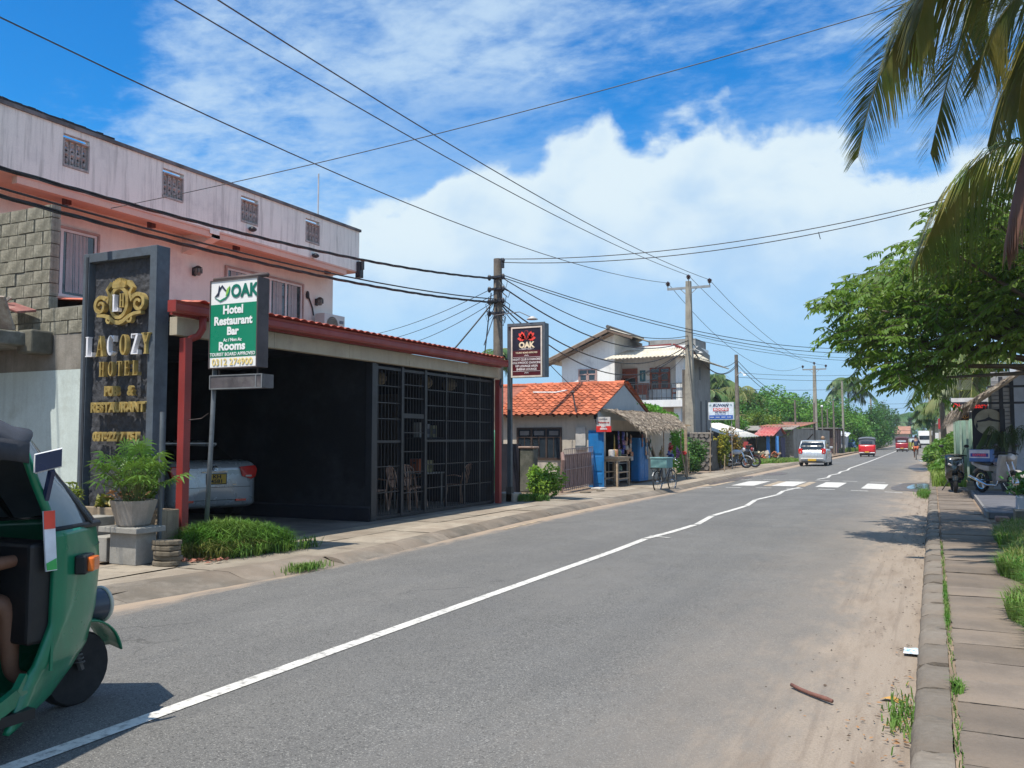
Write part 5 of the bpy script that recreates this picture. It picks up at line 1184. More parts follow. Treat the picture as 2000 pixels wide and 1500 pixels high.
for i, (a, b, r_, lb) in enumerate(((( -9.3, 30.2, 1.55), (-9.02, 31.0, .1), .045, 'crooked brown timber post leaning at the right of the blue cabinet'), ((-9.1, 29.9, 1.5), (-8.9, 30.6, .1), .03, 'thin grey stick leaning beside the crooked timber post'))):
    g = MB(); a = Vector(a); b = Vector(b); g.tube([a, (a + b) / 2 + Vector((.05, -.05, 0)), b], r_, 6); tag(g.build('leaning_post', WOODD if i == 0 else WOOD), lb, 'post')
# poles and hanging things right of the shop
g = MB(); g.beam((-8.65, 33.2, .1), (-8.66, 33.2, 2.10), .10, .10); g.beam((-8.9, 33.25, 2.12), (-8.45, 33.15, 2.10), .05, .06); tag(g.build('timber_post', WOOD), 'square grey timber post with cross piece at the right end of the thatched awning', 'post')
for i, (x, y, h_, lb) in enumerate(((-8.55, 29.4, 1.25, 'thin pale stake standing behind the bicycle'), (-8.75, 37.6, 1.75, 'pale stake in the pavement left of the rubble stone wall'), (-8.5, 39.3, .75, 'short leaning stake before the rubble stone wall'), (-8.9, 34.5, 1.0, 'thin stake right of the square timber post'))):
    g = MB(); g.tube([(x, y, .1), (x + .03, y, .1 + h_)], .022, 6); tag(g.build('stake', WOOD), lb, 'stake', 'wooden stakes along the left pavement')
for i, (x, y, z, c, lb, s) in enumerate(((-9.0, 31.0, .95, 4, 'bunch of yellow packets hanging right of the leaning post', (.10, .20, .28)), (-8.9, 31.8, 1.25, 3, 'dark red bundle hanging under the awning end', (.1, .14, .16)), (-8.85, 31.7, .95, 0, 'dark blue bundle hanging under the awning end', (.1, .16, .18)), (-8.8, 32.5, 1.05, 6, 'pinkish bundle on the thin pole at the awning end', (.08, .12, .30)), (-8.7, 33.0, 1.02, 3, 'bright red toy shape tied to the thin pole', (.08, .34, .07)))):
    g = MB(); V, F = leaves(np.clip(nr.normal(size=(60, 3)) * .4, -1, 1) * np.array(s) + np.array((x, y, z)), .11, .8, 0.2); arr_ = arr_mesh('bundle', V, F, PK[c] if c != 3 else mat('bright_red_plastic', (.5, .03, .03), .4)); tag(arr_, lb, 'goods')
# bicycle at the kerb
bc = thing('bicycle', 'old bicycle with a teal box on its carrier parked at the left kerb', 'bicycle', (-7.25, 25.3, .0), R(82))
def spoked(parent, c, r_, m=TYRE, ns=14):
    g = MB(); g.ring(c, r_ - .018, .018, 'y', 32, 6); t = g.build('wheel', m, parent, w=False, smooth=True)
    g = MB(); g.ring(c, r_ - .045, .010, 'y', 32, 5); g.build('rim', CHROME, t, w=False, smooth=True)
    g = MB()
    for i in range(ns): a = 6.283 * i / ns; g.tube([(c[0] + .02 * math.cos(a), c[1] + (.02 if i % 2 else -.02), c[2] + .02 * math.sin(a)), (c[0] + (r_ - .05) * math.cos(a), c[1], c[2] + (r_ - .05) * math.sin(a))], .0022, 3, False)
    g.lathe([(.02, -.04), (.02, .04)], c, 8, 'y'); g.build('spokes', CHROME, t, w=False)
    return t
spoked(bc, (-.52, 0, .33), .33); spoked(bc, (.54, 0, .33), .33)
g = MB()
for a, b in (((-.52, .05, .33), (-.10, 0, .30)), ((-.52, -.05, .33), (-.10, 0, .30)), ((-.10, 0, .30), (-.22, 0, .80)), ((-.10, 0, .30), (.38, 0, .72)), ((-.21, 0, .74), (.36, 0, .82)), ((-.52, .05, .33), (-.21, 0, .74)), ((-.52, -.05, .33), (-.21, 0, .74)), ((.54, .05, .33), (.40, .03, .70)), ((.54, -.05, .33), (.40, -.03, .70)), ((.40, 0, .68), (.34, 0, .95))): g.tube([a, b], .014, 6, False)
g.build('frame', mat('bike_frame', (.05, .05, .06), .4, .3, 8), bc, w=False, smooth=True)
g = MB(); g.tube([(.30, -.28, .93), (.36, -.15, .98), (.34, 0, .97), (.36, .15, .98), (.30, .28, .93)], .012, 6); g.build('handlebar', CHROME, bc, w=False, smooth=True)
g = MB(); g.ell((-.26, 0, .86), (.14, .09, .04), 10, 6); g.build('saddle', TRIM, bc, w=False, smooth=True)
g = MB(); g.box(-.85, -.38, -.01, .01, .72, .735); [g.box(-.85, -.38, y - .006, y + .006, .72, .735) for y in (-.09, .09)]; g.beam((-.52, .06, .33), (-.75, .08, .72), .01, .01); g.beam((-.52, -.06, .33), (-.75, -.08, .72), .01, .01); g.build('carrier', BLKM, bc, w=False)
g = MB(); g.ring((-.10, .05, .30), .09, .006, 'y', 18, 4); g.beam((-.10, .06, .30), (0, .08, .18), .012, .012); g.build('crank', CHROME, bc, w=False)
g = MB(); g.tube([(-.52, .02, .68), (-.70, .02, .66), (-.84, .02, .50)], .02, 5, False); g.tube([(.54, .02, .69), (.74, .02, .62), (.86, .02, .46)], .02, 5, False); g.build('mudguard', mat('mudguard', (.35, .36, .36), .4), bc, w=False)
tl_ = thing('teal_box', 'teal plastic box tied on the bicycle carrier', 'box', (-7.16, 24.67, .74), R(82))
g = MB(); g.box(-.22, .22, -.26, .26, 0, .30); g.build('body', mat('teal_plastic', (.13, .27, .27), .6, .15, 5, (.22, .34, .33), .6, 5), tl_, w=False, bev=.02)
g = MB(); g.box(-.235, .235, -.275, .275, .27, .31); g.build('rim', mat('teal_rim', (.18, .33, .33), .6), tl_, w=False, bev=.01)

# ---- gate, pipe, old pillar, bush
gt = thing('iron_gate', 'rust brown sheet and bar gate leaning open between the bush and the blue door', 'gate', (-9.35, 22.3, .1))
gA = Vector((-9.28, 22.25, .0)); gB = Vector((-9.48, 25.05, .0)); q = random.Random(3)
RB = mat('gate_rust', (.30, .19, .165), .8, .22, 3, (.19, .12, .10), .55, 3, bump=.3, bs=50, streak=.5); GR2 = mat('gate_bar', (.26, .19, .18), .6, .25, 6)
for k in range(15):
    a = gA.lerp(gB, k / 15); b = gA.lerp(gB, (k + .93) / 15)
    g = MB(); g.beam(a + Vector((0, 0, .68)), b + Vector((0, 0, .68 + k * .002)), .02 + .015 * (k % 2), .96, (0, 0, 1)); g.build('sheet_strip', RB, gt)
for k in range(16):
    a = gA.lerp(gB, k / 15) + Vector((.03, 0, 0)); g = MB(); g.tube([a + Vector((0, 0, .14)), a + Vector((0, 0, 1.28 + .08 * k / 15))], .011, 6); g.build('bar', GR2, gt)
for z in (.16, .72, 1.14, 1.30): g = MB(); g.beam(gA + Vector((.035, 0, z)), gB + Vector((.035, 0, z + .04)), .022, .022); g.build('rail', GR2, gt)
g = MB(); g.tube([(-9.30, 22.2, .1), (-9.30, 22.2, .5), (-9.22, 22.12, 1.0), (-9.3, 22.25, 1.2)], [.04, .05, .06, .05], 6); g.build('bent_sheet', RB, gt)
g = MB(); g.tube([(-10.9, 20.2, .1), (-10.9, 20.2, 1.62), (-10.92, 20.2, 1.74), (-11.05, 20.2, 1.80), (-11.4, 20.2, 1.80)], .07, 12); g.v = [(x, y, z) for x, y, z in g.v]; o = g.build('drain_pipe', mat('green_pvc', (.10, .30, .20), .45, .1, 3), smooth=True); tag(o, 'thick bent green plastic pipe behind the black sign post', 'pipe')
o.location = (.72, -.3, 0)
op = thing('old_gatepost', 'mossy crumbling plaster gatepost behind the round bush', 'gatepost', (-10.2, 22.0, .1))
g = MB(); g.box(-10.45, -10.02, 21.9, 22.2, .1, 1.32); g.build('post', mat('mossy_plaster', (.17, .17, .14), .95, .3, 3, (.06, .065, .05), .48, 3, bump=1., bs=18, streak=.6), op, bev=.03)
g = MB(); g.box(-10.5, -9.99, 21.86, 22.24, 1.32, 1.38); g.build('cap', mat('cap_stone', (.26, .18, .14), .9, .3, 5), op, bev=.03)
g = MB(); g.box(-11.3, -10.5, 21.95, 22.1, .1, 1.45); tag(g.build('side_wall', BLACKW), 'dark stained low wall between the pipe and the mossy gatepost', 'wall')
LIME = leaf('lime_leaf', (.17, .33, .035), (.28, .42, .06), .32, vs=3)
shrub('round_bush', 'round bright lime green bush in front of the iron gate', 'bush', (-8.78, 19.95, .1), .56, .56, .98, 4200, .10, LIME, 8, clump=22, zmin=.03)
grass('grass_tuft', mound(-8.85, 18.95, .42, .22, .3, .10, .04), 1800, .17, GRASS1, 6, .8)
g = MB(); g.box(-9.2, -8.9, 24.2, 24.75, .1, .13); tag(g.build('paving_fragment', mat('white_fragment', (.55, .53, .5), .8), bev=.01), 'small white slab fragment lying before the iron gate', 'slab')
q = random.Random(5)
for (x, y, s, lb) in ((-8.75, 22.6, .16, 'flat brown stone on the pavement by the gate foot'), (-8.6, 23.4, .12, 'small brown stone lying between the gate and kerb')):
    g = MB(); g.ell((x, y, .11), (s, s * 1.4, .03), 9, 5); tag(g.build('stone', STN), lb, 'stone', 'stones before the gate')

# =============================================================== WHITE HOUSE
wh = thing('white_house', 'white two storey house with wooden gable eaves and a railed balcony', 'house', (-15, 45, .1))
WHT = mat('white_wall', (.86, .87, .86), .85, .05, 1, (.62, .63, .64), .6, 1, bump=.15, bs=30, streak=.18, spec=.2)
GRC = mat('bare_grey_wall', (.27, .27, .26), .92, .12, 1, (.21, .20, .19), .55, .7, bump=.3, bs=25, streak=.4, spec=.2)
BEI = mat('beige_wall', (.44, .38, .31), .9, .1, 1, bump=.2, bs=30, streak=.2)
g = MB(); g.prism([(-18.4, .1), (-15.32, .1), (-15.32, 7.2), (-15.6, 7.2), (-18.4, 5.95)], lambda u, v, w: (u, w, v), 44, 49); g.build('wall', WHT, wh)
g = MB(); g.box(-15.318, -11.4, 45.3, 49, 3.3, 6.6); g.build('recessed_wall', WHT, wh)
g = MB(); g.box(-15.318, -11.402, 44.6, 49, .1, 3.2); g.build('ground_floor_wall', BEI, wh)
g = MB(); g.box(-11.398, -11.28, 44.0, 48.8, .1, 5.72); g.prism([(44.0, 5.721), (48.8, 5.721), (48.8, 6.3), (46.2, 6.6), (45.3, 6.3)], lambda u, v, w: (w, u, v), -11.398, -11.28); g.build('side_wall', GRC, wh)
g = MB(); g.box(-14.15, -11.5, 46.4, 48.8, 5.9, 7.05); g.build('water_tank_block', GRC, wh)
g = MB(); g.box(-15.25, -11.40, 43.3, 45.3, 3.22, 3.58); g.build('balcony_slab', mat('balcony_white', (.76, .77, .78), .8, .04, 2, streak=.15), wh)
g = MB(); g.box(-11.83, -11.42, 43.5, 43.9, 3.58, 5.75); g.build('column', WHT, wh)
g = MB(); g.box(-11.98, -11.62, 43.6, 44.0, .1, 3.22); g.build('column', WHT, wh)
RFD = mat('roof_underside', (.19, .135, .10), .9, .2, 4); SHT = mat('asbestos_sheet', (.46, .42, .34), .88, .15, 2, (.60, .56, .47), .5, 1.0, bump=.3, bs=30)
def slope(name, p00, p10, p11, p01, m, par, n_, amp=.02, th=.03, axis=0):
    """corrugated sheet between four corners, corrugations run from the first edge to the second"""
    P = [Vector(p) for p in (p00, p10, p11, p01)]; nn = (P[1] - P[0]).cross(P[3] - P[0]).normalized()
    g = MB(); g.grid(lambda u, v: tuple((P[0].lerp(P[1], u)).lerp(P[3].lerp(P[2], u), v) + nn * amp * math.sin(u * n_ * 2 * math.pi)), n_ * 6, 2)
    return g.build(name, m, par, smooth=True, solid=th)
slope('roof_sheet', (-15.46, 49.5, 7.46), (-15.46, 43.35, 7.46), (-19.35, 43.35, 5.80), (-19.35, 49.5, 5.80), SHT, wh, 24)
slope('roof_sheet', (-15.46, 43.35, 7.47), (-15.46, 49.5, 7.47), (-14.1, 49.5, 7.0), (-14.1, 43.35, 7.0), SHT, wh, 24)
g = MB(); g.tube([(-15.46, 43.3, 7.55), (-15.46, 49.5, 7.55)], .10, 8); g.build('ridge_cap', mat('ridge_dark', (.12, .11, .10), .9), wh)
g = MB(); g.beam((-15.46, 43.37, 7.36), (-19.35, 43.37, 5.70), .05, .16); g.build('barge_board', RFD, wh)
g = MB(); g.beam((-15.46, 43.37, 7.36), (-14.1, 43.37, 6.90), .05, .14); g.build('barge_board', RFD, wh)
for k, (x, z) in enumerate(((-15.9, 7.02), (-17.2, 6.46), (-18.6, 5.86))): g = MB(); g.beam((x, 43.42, z), (x, 44.0, z), .14, .14); g.build('purlin', mat('purlin_wood', (.30, .22, .16), .9), wh)
g = MB(); g.quad((-15.3, 43.37, 7.22), (-19.3, 43.37, 5.55), (-19.3, 44, 5.55), (-15.3, 44, 7.22)); g.build('soffit', RFD, wh, solid=.01)
CRS = mat('cream_sheet', (.66, .60, .48), .85, .12, 2, (.50, .45, .36), .55, 1.5, bump=.2, bs=30)
slope('porch_sheet', (-15.55, 42.9, 5.76), (-12.2, 42.9, 5.80), (-12.55, 45.5, 6.50), (-15.0, 45.5, 6.45), CRS, wh, 16, .03)
slope('porch_sheet', (-12.2, 42.9, 5.80), (-11.3, 42.9, 5.80), (-12.0, 45.5, 6.50), (-12.55, 45.5, 6.50), CRS, wh, 5, .03)
slope('porch_sheet', (-11.3, 42.9, 5.80), (-10.6, 45.8, 5.75), (-11.6, 46.4, 6.3), (-12.0, 45.5, 6.50), CRS, wh, 12, .03)
RDT = mat('dark_red_trim', (.20, .035, .03), .7, .2, 4)
g = MB(); g.beam((-15.05, 45.5, 6.52), (-12.6, 45.5, 6.62), .12, .20); g.build('ridge_trim', RDT, wh)
g = MB(); g.beam((-12.45, 45.45, 6.66), (-11.05, 44.4, 6.02), .14, .10); g.build('ridge_trim', RDT, wh)
slope('side_roof', (-11.3, 44.5, 5.86), (-11.3, 49.5, 5.86), (-10.35, 49.5, 5.55), (-10.35, 44.5, 5.55), SHT, wh, 18)
def wood_window(par, x0, x1, y, z0, z1, m, name='window'):
    g = MB(); t = .07
    for b6 in ((x0, x1, z0, z0 + t), (x0, x1, z1 - t, z1), (x0, x0 + t, z0 + t, z1 - t), (x1 - t, x1, z0 + t, z1 - t), ((x0 + x1) / 2 - t / 2, (x0 + x1) / 2 + t / 2, z0 + t, z1 - t), (x0 + t, x1 - t, z1 - .33, z1 - .27)): g.box(b6[0], b6[1], y - .06, y + .02, b6[2], b6[3])
    w_ = g.build(name, m, par)
    for a, b in ((x0 + t, (x0 + x1) / 2 - t / 2), ((x0 + x1) / 2 + t / 2, x1 - t)):
        g = MB(); g.box(a, b, y - .02, y - .005, z0 + t, z1 - t); g.build('pane', GLS, w_)
        zm = z0 + (z1 - z0) * .38; g = MB(); g.box(a, b, y - .045, y - .021, zm, zm + .05); g.box(a, a + .05, y - .045, y - .021, z0 + t, z1 - .34); g.box(b - .05, b, y - .045, y - .021, z0 + t, z1 - .34); g.build('sash', m, w_)
    return w_
REDW = mat('red_brown_wood', (.30, .085, .05), .55, .2, 4, bump=.1); PKW = mat('faded_pink_wood', (.42, .28, .26), .7, .15, 4)
wood_window(wh, -17.40, -16.33, 44.0, 4.30, 5.38, PKW); wood_window(wh, -13.75, -12.62, 45.3, 4.25, 5.42, REDW)
dr = MB()
for b6 in ((-15.30, -15.20, 3.6, 5.42), (-14.55, -14.45, 3.6, 5.42), (-15.20, -14.55, 5.30, 5.42), (-15.20, -14.55, 4.88, 4.95)): dr.box(b6[0], b6[1], 45.22, 45.31, b6[2], b6[3])
d1 = dr.build('door', REDW, wh)
g = MB(); g.box(-15.20, -14.55, 45.26, 45.29, 4.95, 5.30); g.build('fanlight', REDW, d1)
g = MB(); g.box(-15.20, -14.55, 45.285, 45.299, 3.6, 4.88); g.build('door_opening', mat('door_dark', (.03, .035, .04), .8), d1)
g = MB(); g.box(-15.19, -15.16, 44.7, 45.22, 3.6, 4.86); g.build('door_leaf', REDW, d1)
g = MB(); g.box(-14.32, -14.0, 45.27, 45.299, 4.70, 5.30); ps_ = g.build('poster', mat('teal_poster', (.04, .17, .22), .5), wh)
g = MB(); g.ell((-14.16, 45.266, 5.0), (.05, .006, .22), 8, 8); g.build('poster_figure', mat('poster_pale', (.35, .42, .40), .6), ps_)
g = MB(); g.ring((-13.95 + .12, 45.25, 5.13), .10, .02, 'y', 14, 5); g.build('door_plate', mat('straw', (.5, .42, .3), .8), wh)
# railing
RLG = mat('dark_rail', (.04, .045, .05), .5)
rlp = []
for k in range(15):
    x = -15.1 + k * .255; g = MB() if k == 0 else None
    wd_ = .022 if k % 4 else .05
    g = MB(); g.box(x - wd_ / 2, x + wd_ / 2, 43.36, 43.36 + wd_, 3.58, 4.38); g.build('baluster', RLG, wh)
for z in (3.66, 4.40): g = MB(); g.box(-15.15, -11.45, 43.35, 43.40, z, z + .04); g.build('rail', RLG, wh)
for k in range(6): g = MB(); g.box(-11.47, -11.43, 43.45 + k * .3, 43.48 + k * .3, 3.58, 4.40); g.build('baluster', RLG, wh)
g = MB(); g.box(-11.47, -11.43, 43.4, 45.3, 4.41, 4.45); g.build('rail', RLG, wh)
for (y0, y1, z0, z1) in ((46.2, 46.5, 4.75, 5.45), (46.4, 46.7, 1.5, 3.6), (47.6, 47.9, 1.9, 3.7)): g = MB(); g.box(-11.281, -11.268, y0, y1, z0, z1); g.build('slit_window', mat('slit_dark', (.03, .03, .035), .6), wh)
# chairs on the balcony
def lounge(lb, loc, rz):
    t = thing('cane_chair', lb, 'chair', loc, rz, 'brown chairs on the white house balcony')
    g = MB(); g.box(-.3, .3, -.25, .3, .36, .42); g.build('seat', REDW, t, w=False, bev=.01)
    g = MB(); g.beam((0, .28, .40), (0, .50, 1.0), .58, .04, (0, -1, 0)); g.build('backrest', REDW, t, w=False, bev=.01)
    for s in (-1, 1):
        g = MB(); g.beam((s * .3, -.28, .62), (s * .3, .38, .62), .05, .03); g.build('armrest', REDW, t, w=False)
        for y in (-.24, .26): g = MB(); g.beam((s * .28, y, 0), (s * .28, y, .62), .04, .04); g.build('leg', REDW, t, w=False)
lounge('brown cane chair by the balcony door of the white house', (-13.95, 44.5, 3.58), R(8)); lounge('brown reclining cane chair at the right end of the balcony', (-12.0, 44.3, 3.58), R(-75))
V, F = leaves(np.array([(-14.2 + nr.normal() * .16, 43.7 + nr.normal() * .1, 3.62 + abs(nr.normal()) * .14) for _ in range(120)]), .14, .3); tag(arr_mesh('balcony_plant', V, F, CROT), 'small plant on the balcony floor at the left chair', 'plant')

# creeper over the awning end
VINE = leaf('vine_leaf', (.07, .25, .018), (.14, .32, .03), .25, vs=1.5)
def leafmass(name, lb, cat, blobs, size, m, seed, asp=.5, group=None, flat=.3, base=None):
    g = np.random.default_rng(seed); C = []
    for (c, r_, n_) in blobs:
        u = g.normal(size=(n_, 3)); u /= np.linalg.norm(u, axis=1)[:, None]; u *= (g.random(n_)[:, None] ** .4); k = 1 + .25 * np.sin(u[:, :1] * 5 + seed) * np.cos(u[:, 1:2] * 4)
        C.append(np.array(c) + u * k * np.array(r_))
    C = np.concatenate(C); V, F = leaves(C, size, asp, flat, .1, g)
    b = base or (blobs[0][0][0], blobs[0][0][1], .1); t = thing(name, lb, cat, b, group=group)
    arr_mesh('foliage', V, F, m, t); return t
vn = leafmass('creeper', 'bright green creeper spilling over the right end of the thatched awning', 'creeper', [((-9.7, 31.2, 2.65), (.35, 1.9, .28), 2200), ((-9.5, 33.2, 2.35), (.4, 1.3, .35), 1500), ((-9.4, 34.2, 1.6), (.35, .9, .8), 1500), ((-9.7, 29.4, 2.80), (.3, 1.0, .14), 500), ((-9.5, 35.2, .9), (.4, 1.0, .8), 1000)], .13, VINE, 3)
g = MB(); g.tube([(-9.55, 33.8, .1), (-9.5, 33.6, 1.2), (-9.6, 33.0, 2.3), (-9.7, 31.0, 2.6)], [.04, .035, .025, .02], 6); g.build('stem', WOODD, vn)
DGL = leaf('dark_shrub_leaf', (.03, .10, .015), (.07, .17, .03), .2, vs=1.5)
shrub('roadside_shrub', 'dark green shrub between the square timber post and the tall pole', 'shrub', (-9.6, 38.0, .1), .9, 1.2, 1.7, 2600, .14, DGL, 14, clump=14, zmin=.05, group='shrubs beside the white house')
shrub('roadside_shrub', 'low dark shrub under the right end of the creeper', 'shrub', (-9.3, 36.2, .1), .5, .8, .9, 900, .12, DGL, 15, clump=8, zmin=.05, group='shrubs beside the white house')
# rubble wall
rw = thing('rubble_wall', 'dark rubble stone wall below the tall crossarm pole', 'wall', (-10, 40.5, .1))
g = MB(); g.box(-10.7, -9.42, 40.55, 41.2, .1, 1.78); g.box(-9.42, -9.36, 40.6, 43.0, .1, 1.5); g.build('mortar', mat('dark_mortar', (.10, .095, .085), .95, .3, 3), rw)
RST = mat('rubble_stone', (.15, .135, .12), .92, .4, 2, (.24, .21, .18), .6, 2, bump=.6, bs=20)
q = random.Random(8); stn = []
for i in range(4): g = MB(); n_ = 8; g.prism([(math.cos(6.28 * j / n_) * .13 * q.uniform(.75, 1.1), math.sin(6.28 * j / n_) * .095 * q.uniform(.75, 1.1)) for j in range(n_)], lambda u, v, w: (u, w, v), -.04, .03); o = g.build('stone', RST, rw, w=False, bev=.012); o.location = (-.55 + i * .25, .04, .2); stn.append(o)
for r_ in range(9):
    for c in range(5):
        if r_ == 0 and c < 4: continue
        share(stn[q.randint(0, 3)], 'stone', rw, (-.57 + c * .25 + (.1 if r_ % 2 else 0) + q.uniform(-.03, .03), .04 + q.uniform(-.02, .01), .12 + r_ * .185 + q.uniform(-.02, .02)), (0, q.uniform(-.4, .4), 0), (q.uniform(.8, 1.15), 1, q.uniform(.85, 1.1)))
g = MB(); g.box(-10.75, -9.4, 40.5, 41.22, 1.78, 1.88); g.build('coping', CONC, rw, bev=.02)
# board sign with rooms
rs = thing('rooms_sign', 'white and blue guest rooms sign board on a thin post above the shrubs', 'sign', (-9.7, 42.9, .1))
g = MB(); g.tube([(-9.93, 42.95, .1), (-9.93, 42.95, 2.55)], .03, 8); g.build('post', mat('pale_post', (.36, .35, .33), .6), rs)
g = MB(); g.tube([(-8.9, 42.95, .1), (-8.9, 42.95, 2.55)], .02, 6); g.build('post', MATS['pale_post'], rs)
g = MB(); g.box(-10.03, -8.76, 42.86, 42.98, 2.50, 3.38); g.build('frame', mat('pale_frame', (.55, .57, .55), .6), rs, bev=.01)
g = MB(); g.quad((-10.0, 42.855, 2.53), (-8.79, 42.855, 2.53), (-8.79, 42.855, 3.35), (-10.0, 42.855, 3.35)); g.build('face', mat('sign_bluish_white', (.66, .74, .82), .4, bump=0), rs)
BP = mat('sign_blue', (.03, .11, .42), .4, bump=0)
g = MB(); g.quad((-9.98, 42.85, 2.55), (-8.81, 42.85, 2.55), (-8.81, 42.85, 2.74), (-9.98, 42.85, 2.74)); g.build('blue_band', BP, rs)
YR = 42.845
NVY = mat('sign_navy', (.012, .025, .09), .4, bump=0); RDS = mat('sign_rose', (.60, .05, .07), .4, bump=0)
text('RUWAN', NVY, rs, (-9.42, YR, 3.22), .20, FR_, .001, .007, shear=.25)
g = MB(); g.box(-9.78, -9.02, YR - .002, YR + .004, 2.94, 3.10); g.build('red_band', RDS, rs)
text('ROOMS', SW, rs, (-9.40, YR - .005, 3.02), .15, FR_, .001, .005, sx=1.3); text('A/C, Non A/C', NVY, rs, (-9.42, YR, 2.875), .09, FR_, .001, .003)
text('Hot Water  Parking  Wi-Fi', BP, rs, (-9.42, YR, 2.79), .05, FR_, .001, .001); text('077 123 4567', SW, rs, (-9.72, YR - .004, 2.64), .09, FR_, .001, .001) if False else None
for sx_ in (-9.90, -8.90):
    g = MB(); V, F = leaves(np.array([(sx_ + nr.normal() * .03, YR - .003, 3.25 + nr.normal() * .035) for _ in range(10)]), .05); arr_mesh('sign_emblem', V, F, mat('emblem_green', (.03, .22, .16), .5), rs)
for i in range(4):
    g = MB(); g.box(-9.94 + i * .28, -9.74 + i * .28, YR - .001, YR + .003, 2.63, 2.655); g.build('print_line', SW, rs)

# =============================================================== POLES AND CABLES
POLE = mat('pole_concrete', (.34, .31, .25), .92, .15, 1.5, (.22, .20, .17), .55, 1.3, bump=.4, bs=30, streak=.3)
POLED = mat('old_pole', (.21, .18, .145), .92, .25, 2, (.12, .10, .085), .52, 2.2, bump=.6, bs=25, streak=.6)
PORC = mat('insulator', (.05, .025, .022), .25, .2, 6, bump=0, spec=.7)
def pole(label, x, y, h, w0=.13, w1=.085, arm=0, m=POLE, name='power_pole', group='power poles along the left side', square=True, arml=1.05, ins=True):
    t = thing(name, label, 'pole', (x, y, .05), 0, group); g = MB()
    if square:
        for z0, z1 in ((0, h * .33), (h * .33, h)):
            pass
        a0, a1 = w0, w1; g._a([(-a0, -a0, 0), (a0, -a0, 0), (a0, a0, 0), (-a0, a0, 0), (-a1, -a1, h), (a1, -a1, h), (a1, a1, h), (-a1, a1, h)], [(0, 3, 2, 1), (4, 5, 6, 7), (0, 1, 5, 4), (1, 2, 6, 5), (2, 3, 7, 6), (3, 0, 4, 7)])
    else: g.tube([(0, 0, 0), (.02, 0, h * .5), (0, 0, h)], [w0, (w0 + w1) / 2, w1], 12)
    p = g.build('post', m, t, w=False, smooth='auto')
    if square and h > 6:
        for k in range(8): g = MB(); z = h * (.1 + .1 * k); a = w0 + (w1 - w0) * z / h; g.box(-a * .45, a * .45, -a - .004, -a + .01, z, z + h * .055); g.build('recess', m, p, w=False)
    if arm:
        g = MB(); g.box(-arml, arml, -.05, .05, h - .38, h - .27); ar = g.build('crossarm', mat('galvanised', (.33, .34, .34), .5, .15, 4, metal=.4), t, w=False)
        for s in (-1, 1): g = MB(); g.beam((s * .42, 0, h - .36), (0, -.08, h - .78), .03, .03); g.build('brace', MATS['galvanised'], t, w=False)
        for xx, zz in ((-arml + .03, h - .27), (0, h), (arml - .03, h - .27)):
            g = MB(); g.tube([(xx, 0, zz), (xx, 0, zz + .12)], .02, 6); g.lathe([(.05, .10), (.09, .14), (.06, .17), (.13, .21), (.08, .25), (.12, .27), (.05, .31), (.03, .34)], (xx, 0, zz), 12); g.build('insulator', PORC, t, w=False, smooth='auto')
    return t
p1 = pole('weathered old pole hung with tangled cables behind the red roof', -11.2, 22.0, 6.75, .17, .12, 0, POLED, square=False)
q = random.Random(4)
for i in range(14):      # loops of spare cable tied to the pole
    a = q.uniform(0, 6.28); z = q.uniform(5.0, 6.4); l = q.uniform(.15, .4); dx, dy = math.cos(a) * .3, math.sin(a) * .15
    g = MB(); g.tube([(-11.2 + dx * .5, 22 + dy, z + .05), (-11.2 + dx * 1.3, 22 + dy * 1.2, z - l * .3), (-11.2 + dx * 1.1, 22 + dy * 1.1, z - l), (-11.2 + dx * .6, 22 + dy, z - l * .5), (-11.2 + dx * .4, 22 + dy, z)], q.uniform(.007, .014), 5, False); g.build('cable_loop', BLKM, p1)
for z in (6.25, 5.55, 5.9, 5.2): g = MB(); g.box(-11.40, -11.0, 21.82, 21.92, z - .03, z + .03); g.ell((-11.42, 21.9, z), (.06, .06, .09), 8, 6); g.ell((-10.98, 21.9, z), (.06, .06, .09), 8, 6); g.build('clamp', BLKM, p1)
g = MB(); g.box(-11.02, -10.96, 21.85, 21.95, 6.5, 6.78); g.ell((-10.97, 21.88, 6.72), (.06, .06, .07), 8, 6); g.build('bracket', BLKM, p1)
pole('tall square concrete pole with crossarm beside the white house', -10.72, 42.0, 9.35, .24, .12, 1, POLE, arml=1.08)
g = MB(); g.beam((-10.98, 42.0, .1), (-10.95, 42.0, 5.0), .22, .24); tag(g.build('old_pole_stub', POLED), 'dark weathered pole stub standing against the tall crossarm pole', 'pole')
pole('slim grey brown pole without crossarm behind the rooms sign', -12.05, 60.0, 7.3, .17, .12, 0, POLED, square=False)
pole('crossarm pole standing beyond the silver hatchback', -9.26, 80.0, 7.95, .2, .12, 1, POLE, arml=1.0)
far_poles = [(-8.9, 76, 4.5, .1, 0, 'short grey post just left of the far crossarm pole'), (-9.35, 86, 4.6, .08, 0, 'short thin post with white lamp right of the crossarm pole'), (-9.5, 92, 4.5, .09, 0, 'short post before the dark brown shed'), (-8.14, 84, 5.0, .1, 0, 'post at the right end of the grey block shed'), (-8.3, 95, 7.5, .13, 0, 'tall grey pole before the red tuk tuk'), (-8.25, 140, 8.3, .15, 0, 'distant dark pole rising over the round tree'), (-9.6, 70, 4.5, .09, 0, 'short dark post before the tree mass'), (-.2, 95, 7, .12, 0, 'distant pole on the right side by the palm')]
for x, y, h, w_, a, lb in far_poles: pole(lb, x, y, h, w_, w_ * .75, a, POLED if w_ < .12 else POLE, square=False, group='far poles along the road')
o = tag(MB().ell((-8.2, 86, 4.55), .12, 8, 6).build('lamp_head', mat('white_lamp', (.8, .8, .8), .4)), 'small white lamp head on the short post', 'lamp')
o.location = (-1.15, 0, .05)
g = MB(); g.ell((-9.2, 79.8, 5.4), (.10, .10, .10), 8, 6)
